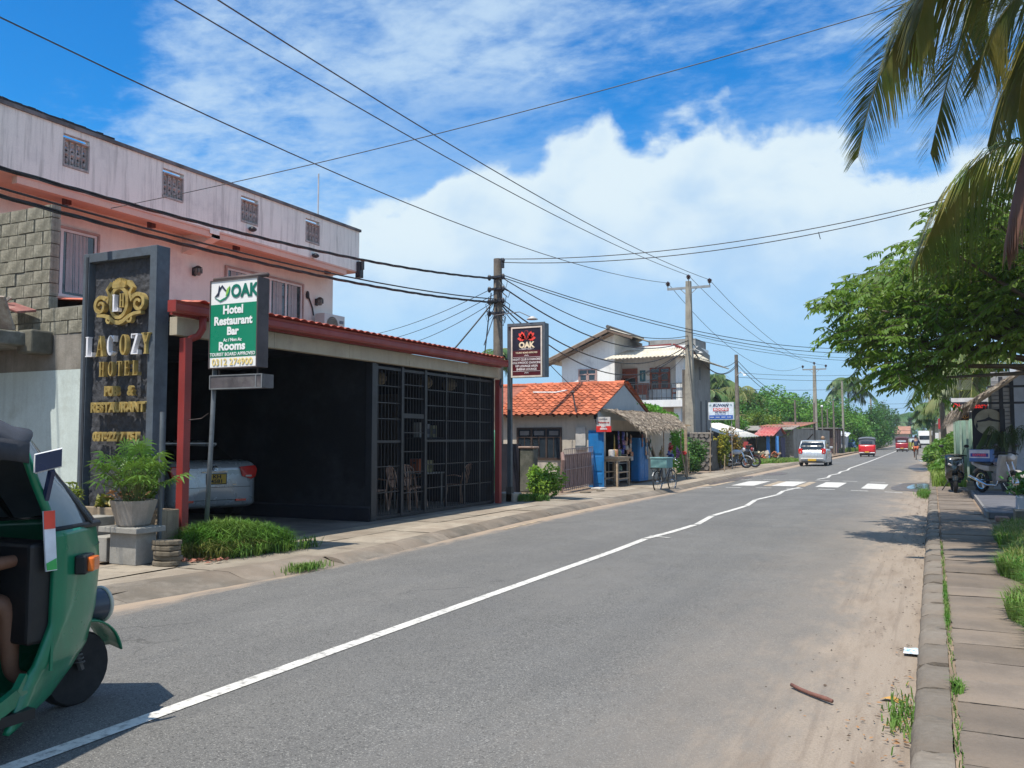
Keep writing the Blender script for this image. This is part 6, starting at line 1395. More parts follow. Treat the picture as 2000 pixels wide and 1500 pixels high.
WIRE = mat('black_cable', (.012, .012, .014), .6, bump=0); WIRT = mat('thin_wire', (.05, .055, .06), .5, bump=0)
def wire(label, a, b, sag, r_, m=WIRE, n_=26, name='cable', twist=0, group='overhead cables'):
    a = Vector(a); b = Vector(b); g = MB(); ps = [a.lerp(b, i / n_) - Vector((0, 0, 4 * sag * (i / n_) * (1 - i / n_))) for i in range(n_ + 1)]
    if twist:
        n_ = 110; ps = [a.lerp(b, i / n_) - Vector((0, 0, 4 * sag * (i / n_) * (1 - i / n_))) for i in range(n_ + 1)]
        for ph in (0, 2.1, 4.2): g.tube([p + Vector((math.cos(ph + i * .9) * r_ * .8, 0, math.sin(ph + i * .9) * r_ * .8)) for i, p in enumerate(ps)], r_ * .62, 5, False)
    else: g.tube(ps, r_, 5, False)
    o = g.build(name, m); c = tuple(a); return tag(o, label, 'cable', group)
wire('thick twisted black cable crossing before the pink house, the upper one', (-11.2, 22, 6.22), (-9.3, -12, 6.1), 1.20, .023, twist=1)
wire('thick twisted black cable crossing before the pink house, the lower one', (-11.2, 22, 5.52), (-9.3, -12, 6.0), 1.12, .023, twist=1)
wire('black cable running just over the lower twisted cable', (-11.2, 22, 5.62), (-9.25, -12, 6.1), 1.13, .016)
wire('thin power line to the left insulator, lowest of the three in the sky', (-11.77, 42, 9.4), (-12.4, -14, 9.8), 1.95, .013, WIRT, group='thin power lines')
wire('thin power line to the middle insulator of the crossarm pole', (-10.72, 42, 9.7), (-10.9, -14, 9.9), 1.15, .013, WIRT, group='thin power lines')
wire('thin power line to the right insulator, highest of the three in the sky', (-9.68, 42, 9.4), (-9.6, -14, 9.6), 1.25, .013, WIRT, group='thin power lines')
for i, (xa, xb, s) in enumerate(((-11.77, -10.22, 1.9), (-10.72, -9.26, 1.0), (-9.68, -8.3, 1.0))):
    wire('thin power line sagging between the two crossarm poles, %s' % ('left', 'middle', 'right')[i], (xa, 42, 9.4 if i != 1 else 9.7), (xb, 80, 8.0 if i != 1 else 8.3), s, .013, WIRT, group='thin power lines')
wire('upper of two cables rising from the old pole top over the road', (-10.98, 21.9, 6.76), (2.2, 22.4, 7.55), .50, .012)
wire('lower of two cables rising from the old pole top over the road', (-10.98, 21.9, 6.66), (2.2, 22.3, 7.48), .58, .012)
g = MB(); g.beam((-2.4, 22.2, 6.70), (-2.36, 22.2, 6.52), .018, .018); tag(g.build('cable_scrap', BLKM), 'scrap of string hanging on the lower rising cable', 'string')
wire('single thin wire slanting over the whole street from the pink house to the palm', (-14.0, 11.2, 6.0), (3.0, 13.6, 8.4), .25, .008, WIRT)
for i, (z1, z2, s, r_, e) in enumerate(((6.32, 8.3, 1.6, .014, (1.5, 60)), (6.25, 7.9, 1.55, .014, (1.5, 60)))):
    wire('cable crossing the road behind the tall pole towards the right tree, %s' % ('upper', 'lower')[i], (-11.05, 22, z1), (e[0], e[1], z2), s, r_)
for i, (z1, z2, s) in enumerate(((6.30, 6.68, .75), (6.05, 6.45, 1.0), (5.55, 6.25, 1.35))):
    wire('%s black cable from the old pole to the tall crossarm pole' % ('highest', 'middle', 'lowest')[i], (-11.15, 22, z1), (-10.75, 42, z2), s, .022 if i else .016)
for i, (z1, z2, s) in enumerate(((6.6, 6.98, .9), (6.35, 6.75, 1.1), (6.25, 6.6, 1.0))):
    wire('%s black cable between the crossarm pole and the slim pole' % ('highest', 'middle', 'lowest')[i], (-10.75, 42, z1), (-12.0, 60, z2), s, .022)
for i, (z1, z2, s) in enumerate(((6.98, 4.6, .8), (6.7, 4.2, .8))):
    wire('%s black cable dipping from the slim pole to the treetops' % ('upper', 'lower')[i], (-12.0, 60, z1), (-9.3, 76, z2), s, .02)
for i, (z1, z2, s, y2) in enumerate(((6.72, 7.9, .9, 68), (6.5, 7.4, .7, 68))):
    wire('%s service cable from the crossarm pole to the right tree' % ('upper', 'lower')[i], (-10.6, 42, z1), (1.5, y2, z2), s, .012)
for i, (z1, z2) in enumerate(((6.1, 8.0), (5.8, 7.5), (5.0, 7.0))):
    wire('far cable over the road from the slim pole, %s of three' % ('top', 'second', 'bottom')[i], (-12.0, 60, z1), (1.5, 85, z2), .5, .014, WIRT)
for i, (z1, z2) in enumerate(((6.6, 7.2), (6.0, 6.5), (4.0, 4.3), (2.9, 3.1))):
    wire('distant cable over the road by the dark pole, %s of four' % ('first', 'second', 'third', 'lowest')[i], (-8.3, 135, z1), (2.0, 140, z2), .3, .022, WIRT)
for i, (x, z) in enumerate(((-23.3, 6.17), (-22.4, 5.9), (-21.4, 5.6))):
    wire('thin drop wire going left from the old pole behind the pink house, %s' % ('upper', 'middle', 'lower')[i], (-11.25, 22, 6.0 - .2 * i), (x, 30, z - .3), .35, .010)
wire('thin dropping cable from the old pole down to the tile house eave', (-11.1, 22, 5.4), (-9.98, 25.1, 3.08), .12, .012)
wire('steep black stay cable from the old pole to the red roof', (-11.3, 22, 5.6), (-11.75, 20.0, 3.75), .02, .022)
wire('second steep cable hanging down the left side of the old pole', (-11.36, 21.9, 5.8), (-11.38, 21.5, 3.8), .02, .018)
wire('black cable passing low over the orange roof to the tall pole', (-11.1, 22, 5.45), (-10.7, 41.9, 6.2), 1.75, .02)
wire('cable from the crossarm pole down to the black sign behind the tile house', (-10.85, 42, 5.95), (-14.5, 34.0, 3.3), .35, .016)
wire('thin wire from the crossarm pole to the ridge of the orange roof', (-10.85, 42, 5.8), (-9.6, 27.9, 3.55), .5, .010)
g = MB(); g.tube([(-10.72, 41.8, 5.9), (-10.3, 41.3, 5.95), (-9.9, 40.8, 5.75)], .02, 6); g.lathe([(.05, .08), (.12, 0)], (-9.85, 40.7, 5.66), 10); tag(g.build('street_lamp', mat('lamp_grey', (.4, .4, .38), .5)), 'small street lamp on a bent arm of the tall crossarm pole', 'lamp', 'street lamps on poles')
g = MB(); g.tube([(-12.0, 59.9, 5.9), (-11.6, 59.2, 6.1), (-11.3, 58.8, 5.9)], .025, 6); g.lathe([(.05, .1), (.14, 0)], (-11.25, 58.7, 5.8), 10); tag(g.build('street_lamp', mat('lamp_white', (.7, .7, .68), .4)), 'white street lamp on the slim pole behind the rooms sign', 'lamp', 'street lamps on poles')
g = MB(); g.ell((0, 0, 0), (.12, .25, .10), 8, 6); g.ell((0, .25, .08), .07, 8, 5); o = g.build('bird', BLKM); o.location = (-6.4, 136.5, 6.75); tag(o, 'small dark bird perched on the distant cable', 'bird')

# =============================================================== FURTHER LEFT SIDE
ls = thing('lean_to', 'low open lean-to under bright white roof sheets behind the motorcycle', 'shed', (-11, 52, .1))
slope('roof_sheet', (-9.95, 48.4, 1.62), (-10.5, 60, 1.72), (-13.0, 59, 2.62), (-12.2, 48.0, 2.40), mat('bright_sheet', (.74, .70, .62), .8, .1, 1, (.55, .50, .42), .6, .8), ls, 10, .02)
for x, y, h_ in ((-10.1, 48.6, 1.5), (-10.6, 59.2, 1.6), (-12.0, 48.2, 2.25)): g = MB(); g.tube([(x, y, .1), (x, y, .1 + h_)], .05, 6); g.build('post', WOODD, ls)
g = MB(); g.box(-13.4, -13.3, 48, 60, .1, 2.3); g.box(-13.3, -10.8, 59.9, 60, .1, 1.6); g.build('back_wall', mat('shed_dark', (.05, .045, .04), .9), ls)
tp = thing('tile_pile', 'big pile of stacked orange red roof tiles under the lean-to', 'tiles', (-10.9, 51, .1))
q = random.Random(31)
for r_ in range(7):
    for c in range(6):
        g = MB(); g.box(-.26, .26, -.12, .12, -.075, .075) if (r_ == 0 and c == 0) else None
        if r_ == 0 and c == 0: o0 = g.build('tile_stack', TERRA, tp, w=False); o0.location = (-.9, 0, .1)
        else: share(o0, 'tile_stack', tp, (-.9 + c * .42 + q.uniform(-.05, .05), q.uniform(-.2, .2), .1 + r_ * .165), (q.uniform(-.1, .1), q.uniform(-.15, .15), q.uniform(-.2, .2)))
CROY = leaf('croton_gold', (.42, .34, .03), (.10, .16, .02), .25, .46, 1.8)
shrub('croton_shrub', 'tall golden yellow and green croton shrub under the rooms sign', 'shrub', (-9.35, 42.2, .1), .62, .62, 2.1, 2400, .15, CROY, 51, clump=16, zmin=.08)
shrub('croton_shrub', 'reddish croton shrub behind the golden one', 'shrub', (-9.55, 45.4, .1), .8, .6, 2.0, 1600, .16, leaf('croton_red', (.25, .10, .04), (.30, .26, .04), .25, .5, 1.8), 52, clump=12, zmin=.08)
hp = thing('small_hut', 'small hut with faded red tin roof and blue posts beyond the motorcycle', 'hut', (-10, 61, .1))
slope('roof_sheet', (-10.95, 59.4, 1.72), (-9.55, 59.4, 1.76), (-9.35, 61.6, 2.36), (-10.7, 61.6, 2.36), mat('faded_red_tin', (.48, .10, .09), .7, .2, 2, (.42, .20, .18), .55, 2), hp, 6, .03)
slope('roof_sheet', (-9.35, 61.6, 2.37), (-10.7, 61.6, 2.37), (-10.7, 63.6, 1.9), (-9.35, 63.6, 1.9), MATS['faded_red_tin'], hp, 6, .03)
g = MB(); g.prism([(59.8, 1.72), (61.6, 2.3), (63.2, 1.72)], lambda u, v, w: (w, u, v), -9.50, -9.45); g.build('gable', mat('gable_dark', (.07, .06, .10), .8), hp)
g = MB(); g.box(-10.9, -10.0, 60.3, 60.4, .1, 1.8); g.build('wall', mat('hut_mesh', (.20, .19, .13), .9, .2, 5), hp)
SKY = mat('sky_blue_paint', (.08, .30, .72), .6, .1, 3)
for x, y in ((-10.0, 59.9), (-9.42, 60.0)): g = MB(); g.box(x - .10, x + .10, y - .09, y + .09, .1, 1.74); g.build('post', SKY, hp)
g = MB(); g.box(-9.36, -9.05, 61.0, 61.05, .1, 1.66); g.build('dark_door', mat('navy_door', (.015, .02, .06), .7), hp)
g = MB(); g.box(-9.9, -9.5, 60.45, 60.5, .2, 1.65); g.build('curtain', mat('green_brown_cloth', (.10, .10, .06), .9), hp)
bs_ = thing('block_shed', 'long grey block shed with patched tile roof beyond the silver car', 'shed', (-9.5, 70, .1))
GBK = mat('grey_block_wall', (.30, .28, .24), .92, .12, 1, (.20, .18, .15), .55, 1.2, bump=.4, bs=12, streak=.3)
g = MB(); g.box(-12.5, -9.02, 64.0, 64.15, .1, 2.1); g.box(-9.02, -8.92, 64.0, 88, .1, 2.3); g.build('wall', GBK, bs_)
q = random.Random(77); bo = None
for r_ in range(9):
    for c in range(5):
        x = -10.1 - c * -.24 + (.12 if r_ % 2 else 0); z = .22 + r_ * .21
        if x > -9.1: continue
        if bo is None: g = MB(); g.box(-.113, .113, -.02, .02, -.095, .095); bo = g.build('block', GBK, bs_, w=False); bo.location = (x + 9.5, -6.02, z - .1)
        else: share(bo, 'block', bs_, (x + 9.5, -6.02 - q.uniform(0, .01), z - .1))
g = MB(); g.quad((-12.6, 63.2, 2.12), (-8.9, 63.2, 2.2), (-8.7, 66, 2.5), (-12.6, 66, 2.5)); g.build('sheet_roof', mat('grey_sheet', (.25, .23, .20), .9), bs_, solid=.04)
slope('tile_roof', (-11.5, 65, 2.45), (-8.75, 65, 2.4), (-8.6, 76, 2.9), (-11.5, 76, 2.95), mat('old_tile_roof', (.42, .16, .09), .9, .25, 1.2, (.22, .12, .09), .5, 1.5, bump=.6, bs=6), bs_, 14, .03)
g = MB(); g.tube([(-8.95, 70, 1.2), (-8.2, 69, 1.9)], .05, 6); g.build('prop', WOODD, bs_)
V, F = leaves(np.array([(-10.1 + nr.normal() * .35, 63.1 + nr.normal() * .1, 1.75 + nr.normal() * .22) for _ in range(200)]), .2); tag(arr_mesh('hanging_plant', V, F, CROY), 'yellow green plant hanging at the corner of the grey block shed', 'plant')
ds_ = thing('dark_shed', 'dark brown plank shed beside the grey corrugated kiosk', 'shed', (-9, 93, .1))
g = MB(); g.box(-11.5, -8.6, 90, 96, .1, 2.5); g.build('wall', mat('dark_brown_boards', (.07, .04, .035), .9, .3, 2), ds_)
for k in range(3): g = MB(); g.box(-8.6, -8.5, 90.2 + k * 2, 90.5 + k * 2, .1, 2.4); g.build('pillar', mat('pinkish_pillar', (.30, .22, .20), .9), ds_)
g = MB(); g.box(-11.7, -8.3, 89.6, 96.3, 2.52, 2.62); g.build('roof', mat('grey_roof', (.22, .21, .19), .9), ds_)
kk_ = thing('white_kiosk', 'pale grey kiosk with three dark slots and a sloping white roof', 'kiosk', (-9, 100, .1))
g = MB(); g.box(-9.7, -8.45, 99, 103, .1, 2.0); g.build('wall', mat('kiosk_grey', (.42, .43, .44), .8, .08, 2), kk_)
slope('roof', (-9.8, 98.6, 2.0), (-8.2, 98.6, 1.75), (-8.2, 103.4, 2.15), (-9.8, 103.4, 2.5), mat('kiosk_roof', (.60, .62, .64), .7), kk_, 5, .03)
for k in range(3): g = MB(); g.box(-9.5 + k * .38, -9.34 + k * .38, 98.98, 98.995, .7, 1.75); g.build('slot', mat('kiosk_slot', (.04, .05, .07), .8), kk_)
V, F = leaves(np.array([(-8.3 + nr.normal() * .3, 103 + nr.normal() * .5, .5 + abs(nr.normal()) * .3) for _ in range(60)]), .5, .9, .8); tag(arr_mesh('tarpaulin_heap', V, F, mat('blue_tarp', (.06, .14, .26), .7)), 'heap of blue grey tarpaulin right of the pale kiosk', 'tarpaulin')
jk = thing('junk_heap', 'heap of pale and orange scrap beside the blue posts', 'heap', (-9.6, 58, .1))
q = random.Random(6)
for k in range(16):
    g = MB(); g.obox((q.uniform(-.8, .7), q.uniform(-.8, .8), q.uniform(.1, .55)), (q.uniform(.15, .5), q.uniform(.1, .3), q.uniform(.04, .2)), (q.uniform(-1, 1), q.uniform(-1, 1), q.uniform(-1, 1))); g.build('scrap', [PLY, WOOD, TERRA, mat('pale_scrap', (.5, .42, .28), .8)][k % 4], jk, w=False)
st_ = thing('tyre_stack', 'tall stack of old tins and tyres at the left pavement behind the motorcycle wheel', 'stack', (-8.9, 47.5, .1))
for k in range(9): g = MB(); g.lathe([(.16, 0), (.2, .03), (.2, .09), (.16, .12)], (q.uniform(-.03, .03), 0, k * .125), 12); g.build('tyre', TYRE if k % 3 else mat('tin_grey', (.3, .27, .24), .6), st_, w=False, smooth='auto')
g = MB(); g.box(-.12, .12, -.1, .1, 0, 1.3); o = g.build('red_pillar', mat('red_board', (.35, .05, .05), .7)); o.location = (-9.6, 50.2, .1); tag(o, 'narrow red board standing behind the motorcycle handlebar', 'board')
grass('verge_grass', mound(-9.2, 57, 1.2, 6, 0, .09, .02), 5000, .22, leaf('verge_green', (.10, .22, .03), (.2, .25, .06), .2), 31, .5, wd=.02)
grass('verge_grass', mound(-8.6, 108, 1.0, 12, 0, .09, .05), 3000, .5, MATS['verge_green'], 32, .5, wd=.04)

# ---- motorcycles
def motorcycle(name, lb, loc, rz, tank, accent, grp='motorcycles', cat='motorcycle', seat=TRIM, lean=.0):
    t = thing(name, lb, cat, loc, rz, grp)
    for cx_, r_ in ((-.66, .30), (.64, .30)):
        g = MB(); g.ring((cx_, 0, r_), r_ - .045, .045, 'y', 28, 8); w_ = g.build('wheel', TYRE, t, w=False, smooth=True)
        g = MB(); g.ring((cx_, 0, r_), r_ - .10, .016, 'y', 28, 5); [g.beam((cx_, 0, r_), (cx_ + (r_ - .1) * math.cos(a), 0, r_ + (r_ - .1) * math.sin(a)), .02, .03) for a in [k * 1.257 for k in range(5)]]; g.lathe([(.05, -.05), (.05, .05)], (cx_, 0, r_), 10, 'y'); g.build('rim', CHROME, w_, w=False)
    g = MB(); g.tube([(.64, .07, .30), (.38, .07, .92)], .02, 6); g.tube([(.64, -.07, .30), (.38, -.07, .92)], .02, 6); g.build('fork', CHROME, t, w=False)
    g = MB()
    for a, b in (((-.66, .08, .30), (-.15, .06, .34)), ((-.66, -.08, .30), (-.15, -.06, .34)), ((-.15, 0, .32), (.30, 0, .40)), ((.30, 0, .40), (.38, 0, .85)), ((.38, 0, .85), (-.30, 0, .72)), ((-.30, 0, .72), (-.15, 0, .34)), ((-.30, 0, .72), (-.85, 0, .78))): g.tube([a, b], .018, 6)
    g.build('frame', TRIM, t, w=False)
    g = MB(); g.obox((.08, 0, .42), (.34, .22, .26), (0, -.2, 0)); g.obox((.16, 0, .60), (.16, .18, .16), (0, -.4, 0)); [g.obox((.17, 0, .54 + k * .03), (.2, .22, .008), (0, -.4, 0)) for k in range(5)]; g.build('engine', mat('engine_grey', (.16, .16, .16), .5, .3, 8, metal=.5), t, w=False, bev=.01)
    g = MB(); g.ell((.14, 0, .80), (.28, .14, .13), 14, 10); g.build('fuel_tank', tank, t, w=False, smooth=True)
    g = MB(); g.prism([(-.80, .86), (-.45, .80), (-.10, .78), (-.10, .72), (-.45, .72), (-.82, .78)], lambda u, v, w: (u, w, v), -.12, .12); g.build('seat', seat, t, w=False, bev=.03)
    g = MB(); g.prism([(-.92, .80), (-.50, .72), (-.2, .70), (-.2, .56), (-.55, .60), (-.90, .72)], lambda u, v, w: (u, w, v), -.11, .11); g.build('side_cover', accent, t, w=False, bev=.02)
    g = MB(); g.tube([(.20, -.12, .45), (.15, -.15, .22), (-.2, -.17, .22), (-.4, -.18, .28), (-.85, -.19, .42)], [.02, .022, .03, .045, .05], 8); g.build('exhaust', CHROME, t, w=False, smooth=True)
    g = MB(); g.tube([(.30, -.34, 1.0), (.36, -.2, 1.05), (.36, .2, 1.05), (.30, .34, 1.0)], .014, 6); hb = g.build('handlebar', TRIM, t, w=False)
    for s in (-1, 1): g = MB(); g.tube([(.34, s * .2, 1.05), (.34, s * .26, 1.2)], .006, 4); g.ell((.34, s * .28, 1.23), (.02, .06, .04), 8, 6); g.build('mirror', TRIM, hb, w=False)
    g = MB(); g.ell((.50, 0, .93), (.09, .09, .10), 12, 8); hl = g.build('headlight', accent, t, w=False, smooth=True)
    g = MB(); g.lathe([(.075, .0), (.06, .02)], (.57, 0, .93), 12, 'x'); g.build('lens', CLR, hl, w=False)
    for cx_, a0, a1 in ((.64, .5, 2.2), (-.66, .9, 2.5)):
        g = MB(); pr = [(cx_ + .33 * math.cos(a0 + (a1 - a0) * k / 8), .30 + .33 * math.sin(a0 + (a1 - a0) * k / 8)) for k in range(9)]
        g._a([(x, s * .06, z) for x, z in pr for s in (-1, 1)], [(2 * k, 2 * k + 1, 2 * k + 3, 2 * k + 2) for k in range(8)]); g.build('mudguard', accent, t, w=False, solid=.008)
    g = MB(); g.box(-.98, -.93, -.06, .06, .74, .80); g.build('tail_light', TAILR, t, w=False)
    g = MB(); g.tube([(0, .1, .3), (.02, .28, .0)], .012, 5); g.build('kickstand', CHROME, t, w=False)
    return t
GRYP = mat('grey_white_paint', (.48, .50, .53), .35, .1, 4, bump=0, coat=.5); WHP = mat('white_plastic', (.72, .72, .72), .4, .05, 4, bump=0); DBP = mat('dark_blue_paint', (.012, .03, .10), .3, .1, 3, bump=0, coat=.6)
motorcycle('motorcycle', 'grey and white motorcycle with a yellow raincoat on its seat, facing the road', (-9.05, 44.0, .1), R(-4), GRYP, WHP)
motorcycle('motorcycle', 'dark motorcycle standing behind the grey and white one', (-8.9, 45.4, .1), R(6), mat('black_gloss', (.015, .015, .02), .25, bump=0, coat=.6), mat('dark_red_paint', (.22, .015, .02), .35, bump=0, coat=.5))
g = MB(); V, F = leaves(np.clip(nr.normal(size=(90, 3)) * .5, -1, 1) * np.array((.17, .12, .16)) + np.array((-9.3, 43.95, 1.10)), .16, .9, .1); tag(arr_mesh('raincoat', V, F, mat('yellow_cloth', (.72, .52, .03), .6, .15, 6)), 'crumpled yellow raincoat lying on the motorcycle seat', 'raincoat')
g = MB(); g.ell((-9.25, 44.0, 1.36), (.16, .13, .12), 12, 8); tag(g.build('helmet', TRIM, smooth=True), 'black helmet resting above the yellow raincoat', 'helmet')
g = MB(); g.box(-9.9, -9.6, 43.3, 43.6, .1, .45); tag(g.build('bucket', mat('grey_green_bucket', (.25, .32, .28), .6), bev=.05), 'small pale green bucket at the motorcycle back wheel', 'bucket')

# ---- silver hatchback (rear towards the camera), x forward along +Y
hc = thing('silver_hatchback', 'silver hatchback car standing on the left lane beyond the crossing', 'car', (-6.08, 50.6, .03), R(90))
secs = [(x, loft_sec(hw, z0, z1, cr)) for x, hw, z0, z1, cr in ((0, .62, .34, .70, .10), (.05, .70, .26, .82, .1), (.12, .73, .22, .92, .1), (.6, .75, .18, .96, .1), (1.5, .75, .17, .96, .1), (2.5, .75, .17, .94, .12), (3.2, .72, .2, .82, .14), (3.45, .60, .26, .66, .1))]
loft(secs).build('body', SIL, hc, w=False, smooth='auto')
secs = [(x, loft_sec(hw, .88, z1, cr)) for x, hw, z1, cr in ((.10, .66, .96, .04), (.22, .64, 1.18, .06), (.45, .60, 1.40, .08), (.9, .58, 1.45, .10), (1.7, .58, 1.44, .10), (2.1, .60, 1.34, .08), (2.7, .66, .96, .04))]
loft(secs).build('greenhouse', DKGL, hc, w=False, smooth='auto')
secs = [(x, loft_sec(hw, z1 - .05, z1 + .012, .03)) for x, hw, z1 in ((.42, .605, 1.40), (.9, .595, 1.45), (1.7, .595, 1.44), (2.05, .60, 1.36))]
loft(secs).build('roof', SIL, hc, w=False, smooth='auto')
for s in (-1, 1):
    g = MB(); g.beam((.10, s * .66, .94), (.46, s * .58, 1.40), .07, .05); g.beam((.5, s * .62, .94), (.62, s * .585, 1.42), .06, .14); g.build('rear_pillar', SIL, hc, w=False)
    g = MB(); g.prism([(.50, .98), (.70, 1.0), (.74, .90), (.70, .68), (.55, .70), (.50, .82)], lambda u, v, w: (w + (.08 if u > .68 else 0), s * u, v), -.03, .09); tl = g.build('tail_light', TAILR, hc, w=False, bev=.01)
    g = MB(); g.ell((.0 - .0, s * .62, .78), (.04, .035, .04), 8, 6); g.build('reverse_lens', CLR, tl, w=False)
    g = MB(); g.box(.50, .56, s * .80 - .08, s * .80 + .08, 1.0, 1.1); g.build('mirror', SIL, hc, w=False) if False else None
    g = MB(); g.box(1.95, 2.08, s * .82 - .09, s * .82 + .09, .98, 1.10); g.build('door_mirror', SIL, hc, w=False, bev=.02)
g = MB(); g.box(-.03, .0, -.60, .60, .40, .46); g.build('bumper_highlight', WHP, hc, w=False, bev=.01)
g = MB(); g.box(-.035, .01, -.56, .56, .26, .30); g.build('bumper_lower', TRIM, hc, w=False)
g = MB(); g.box(-.05, -.02, -.22, .22, .30, .42); g.build('number_plate', PLATE, hc, w=False)
g = MB(); g.box(.15, .20, -.5, .5, 1.445, 1.455); g.box(.04, .06, -.2, .2, .82, .83); g.build('trim_line', TRIM, hc, w=False)
for (x, y) in ((.62, .66), (.62, -.66), (2.9, .66), (2.9, -.66)): wheel(hc, (x, y, .27), .27, .16)

# ---- people helper
SKIN = mat('brown_skin', (.20, .095, .055), .55, .1, 4, bump=.05)
def person(lb, loc, rz, P, shirt, legsm, hair=None, cat='person', name='person', helmet=None, sc=1., hands=False):
    """P: joints of the pose; one skinned body, clothes as looser skins over it"""
    t = thing(name, lb, cat, loc, rz)
    E_ = [('hip', 'waist'), ('waist', 'chest'), ('chest', 'neck'), ('neck', 'head'), ('head', 'crown')]
    for s in 'LR': E_ += [('chest', 'sh' + s), ('sh' + s, 'el' + s), ('el' + s, 'wr' + s), ('wr' + s, 'ha' + s), ('hip', 'hj' + s), ('hj' + s, 'kn' + s), ('kn' + s, 'an' + s), ('an' + s, 'to' + s)]
    rad = dict(hip=.11, waist=.105, chest=.125, neck=.05, head=.085, crown=.07)
    for s in 'LR': rad.update({'sh' + s: .06, 'el' + s: .042, 'wr' + s: .03, 'ha' + s: .038, 'hj' + s: .085, 'kn' + s: .058, 'an' + s: .038, 'to' + s: .035})
    figure(P, E_, rad, SKIN, 'body', t, w=False)
    up = {k: P[k] for k in ('hip', 'waist', 'chest', 'shL', 'shR')}
    for s in 'LR':
        a = Vector(P['sh' + s]); b = Vector(P['el' + s]); up['sl' + s] = tuple(a.lerp(b, .8))
    figure(up, [('hip', 'waist'), ('waist', 'chest'), ('chest', 'shL'), ('chest', 'shR'), ('shL', 'slL'), ('shR', 'slR')], dict(hip=.135, waist=.125, chest=.145, shL=.075, shR=.075, slL=.062, slR=.062), shirt, 'shirt', t, w=False)
    lo = {'hip': P['hip']}
    for s in 'LR': lo['hj' + s] = P['hj' + s]; lo['kn' + s] = P['kn' + s]; lo['en' + s] = tuple(Vector(P['kn' + s]).lerp(Vector(P['an' + s]), .02 if legsm[1] == 'short' else .85))
    figure(lo, [('hip', 'hjL'), ('hip', 'hjR'), ('hjL', 'knL'), ('hjR', 'knR')] + ([('knL', 'enL'), ('knR', 'enR')] if legsm[1] != 'short' else []), dict(hip=.13, hjL=.105, hjR=.105, knL=.075, knR=.075, enL=.055, enR=.055), legsm[0], 'trousers', t, w=False)
    for k in list(lo):
        pass
    if hair:
        c = Vector(P['head']).lerp(Vector(P['crown']), .6); g = MB(); g.ell(tuple(c + Vector((0, -.015, .02))), (.098, .105, .10), 14, 8); g.build('hair', hair, t, w=False, smooth=True)
    if helmet:
        c = Vector(P['head']).lerp(Vector(P['crown']), .5); g = MB(); g.ell(tuple(c), (.14, .15, .15), 14, 10); g.build('helmet', helmet, t, w=False, smooth=True)
    return t
HAIR = mat('black_hair', (.012, .010, .010), .6, bump=.3, bs=90)
# cyclist going away on the right side
cy = thing('bicycle', 'dark bicycle ridden away by the person in a dark top', 'bicycle', (-1.13, 70.0, .0), R(90))
spoked(cy, (-.52, 0, .33), .33, ns=8); spoked(cy, (.54, 0, .33), .33, ns=8)
g = MB(); [g.tube([a, b], .016, 6) for a, b in (((-.52, 0, .33), (-.10, 0, .30)), ((-.10, 0, .30), (-.22, 0, .85)), ((-.10, 0, .30), (.38, 0, .72)), ((-.21, 0, .74), (.36, 0, .82)), ((.54, 0, .33), (.36, 0, .98)), ((.34, -.28, .98), (.34, .28, .98)))]; g.build('frame', TRIM, cy, w=False)
g = MB(); g.ell((-.24, 0, .88), (.13, .09, .04), 8, 6); g.build('saddle', TRIM, cy, w=False)
Pc = dict(hip=(0, -.22, .96), waist=(0, -.15, 1.12), chest=(0, -.02, 1.38), neck=(0, .05, 1.52), head=(0, .09, 1.63), crown=(0, .10, 1.74))
for s, k in (('L', -1), ('R', 1)): Pc.update({'sh' + s: (k * .19, -.0, 1.42), 'el' + s: (k * .27, .14, 1.2), 'wr' + s: (k * .27, .32, 1.04), 'ha' + s: (k * .27, .39, 1.02), 'hj' + s: (k * .10, -.20, .90), 'kn' + s: (k * .12, .16, .80 if k > 0 else .62), 'an' + s: (k * .11, -.02, .42 if k > 0 else .22), 'to' + s: (k * .11, .12, .38 if k > 0 else .18)})
person('person in a dark top and orange shorts riding a bicycle away', (-1.13, 70.0, .0), 0, Pc, mat('navy_shirt', (.012, .02, .05), .8), (mat('orange_shorts', (.55, .13, .05), .8), 'short'), HAIR)
# helmeted rider with a motorbike near the shed
mr_ = motorcycle('motorbike', 'orange and black motorbike stopped at the left beyond the silver car', (-7.2, 66.5, .0), R(85), mat('orange_paint', (.60, .12, .03), .35, bump=0, coat=.5), mat('orange_plastic2', (.62, .2, .1), .5, bump=0), grp=None)
Pr = dict(hip=(0, -.15, .86), waist=(0, -.12, 1.02), chest=(0, -.02, 1.30), neck=(0, .03, 1.43), head=(0, .06, 1.54), crown=(0, .06, 1.66))
for s, k in (('L', -1), ('R', 1)): Pr.update({'sh' + s: (k * .19, 0, 1.34), 'el' + s: (k * .28, .12, 1.12), 'wr' + s: (k * .30, .32, 1.04), 'ha' + s: (k * .30, .38, 1.03), 'hj' + s: (k * .10, -.12, .82), 'kn' + s: (k * .22, .25, .66), 'an' + s: (k * .24, .10, .14), 'to' + s: (k * .25, .24, .06)})
person('person in dark clothes and tan helmet sitting on the orange motorbike', (-7.2, 66.3, .0), R(-5), Pr, mat('dark_jacket', (.03, .035, .05), .8), (mat('grey_trousers', (.06, .07, .09), .8), 'long'), None, helmet=mat('tan_helmet', (.35, .22, .13), .4))

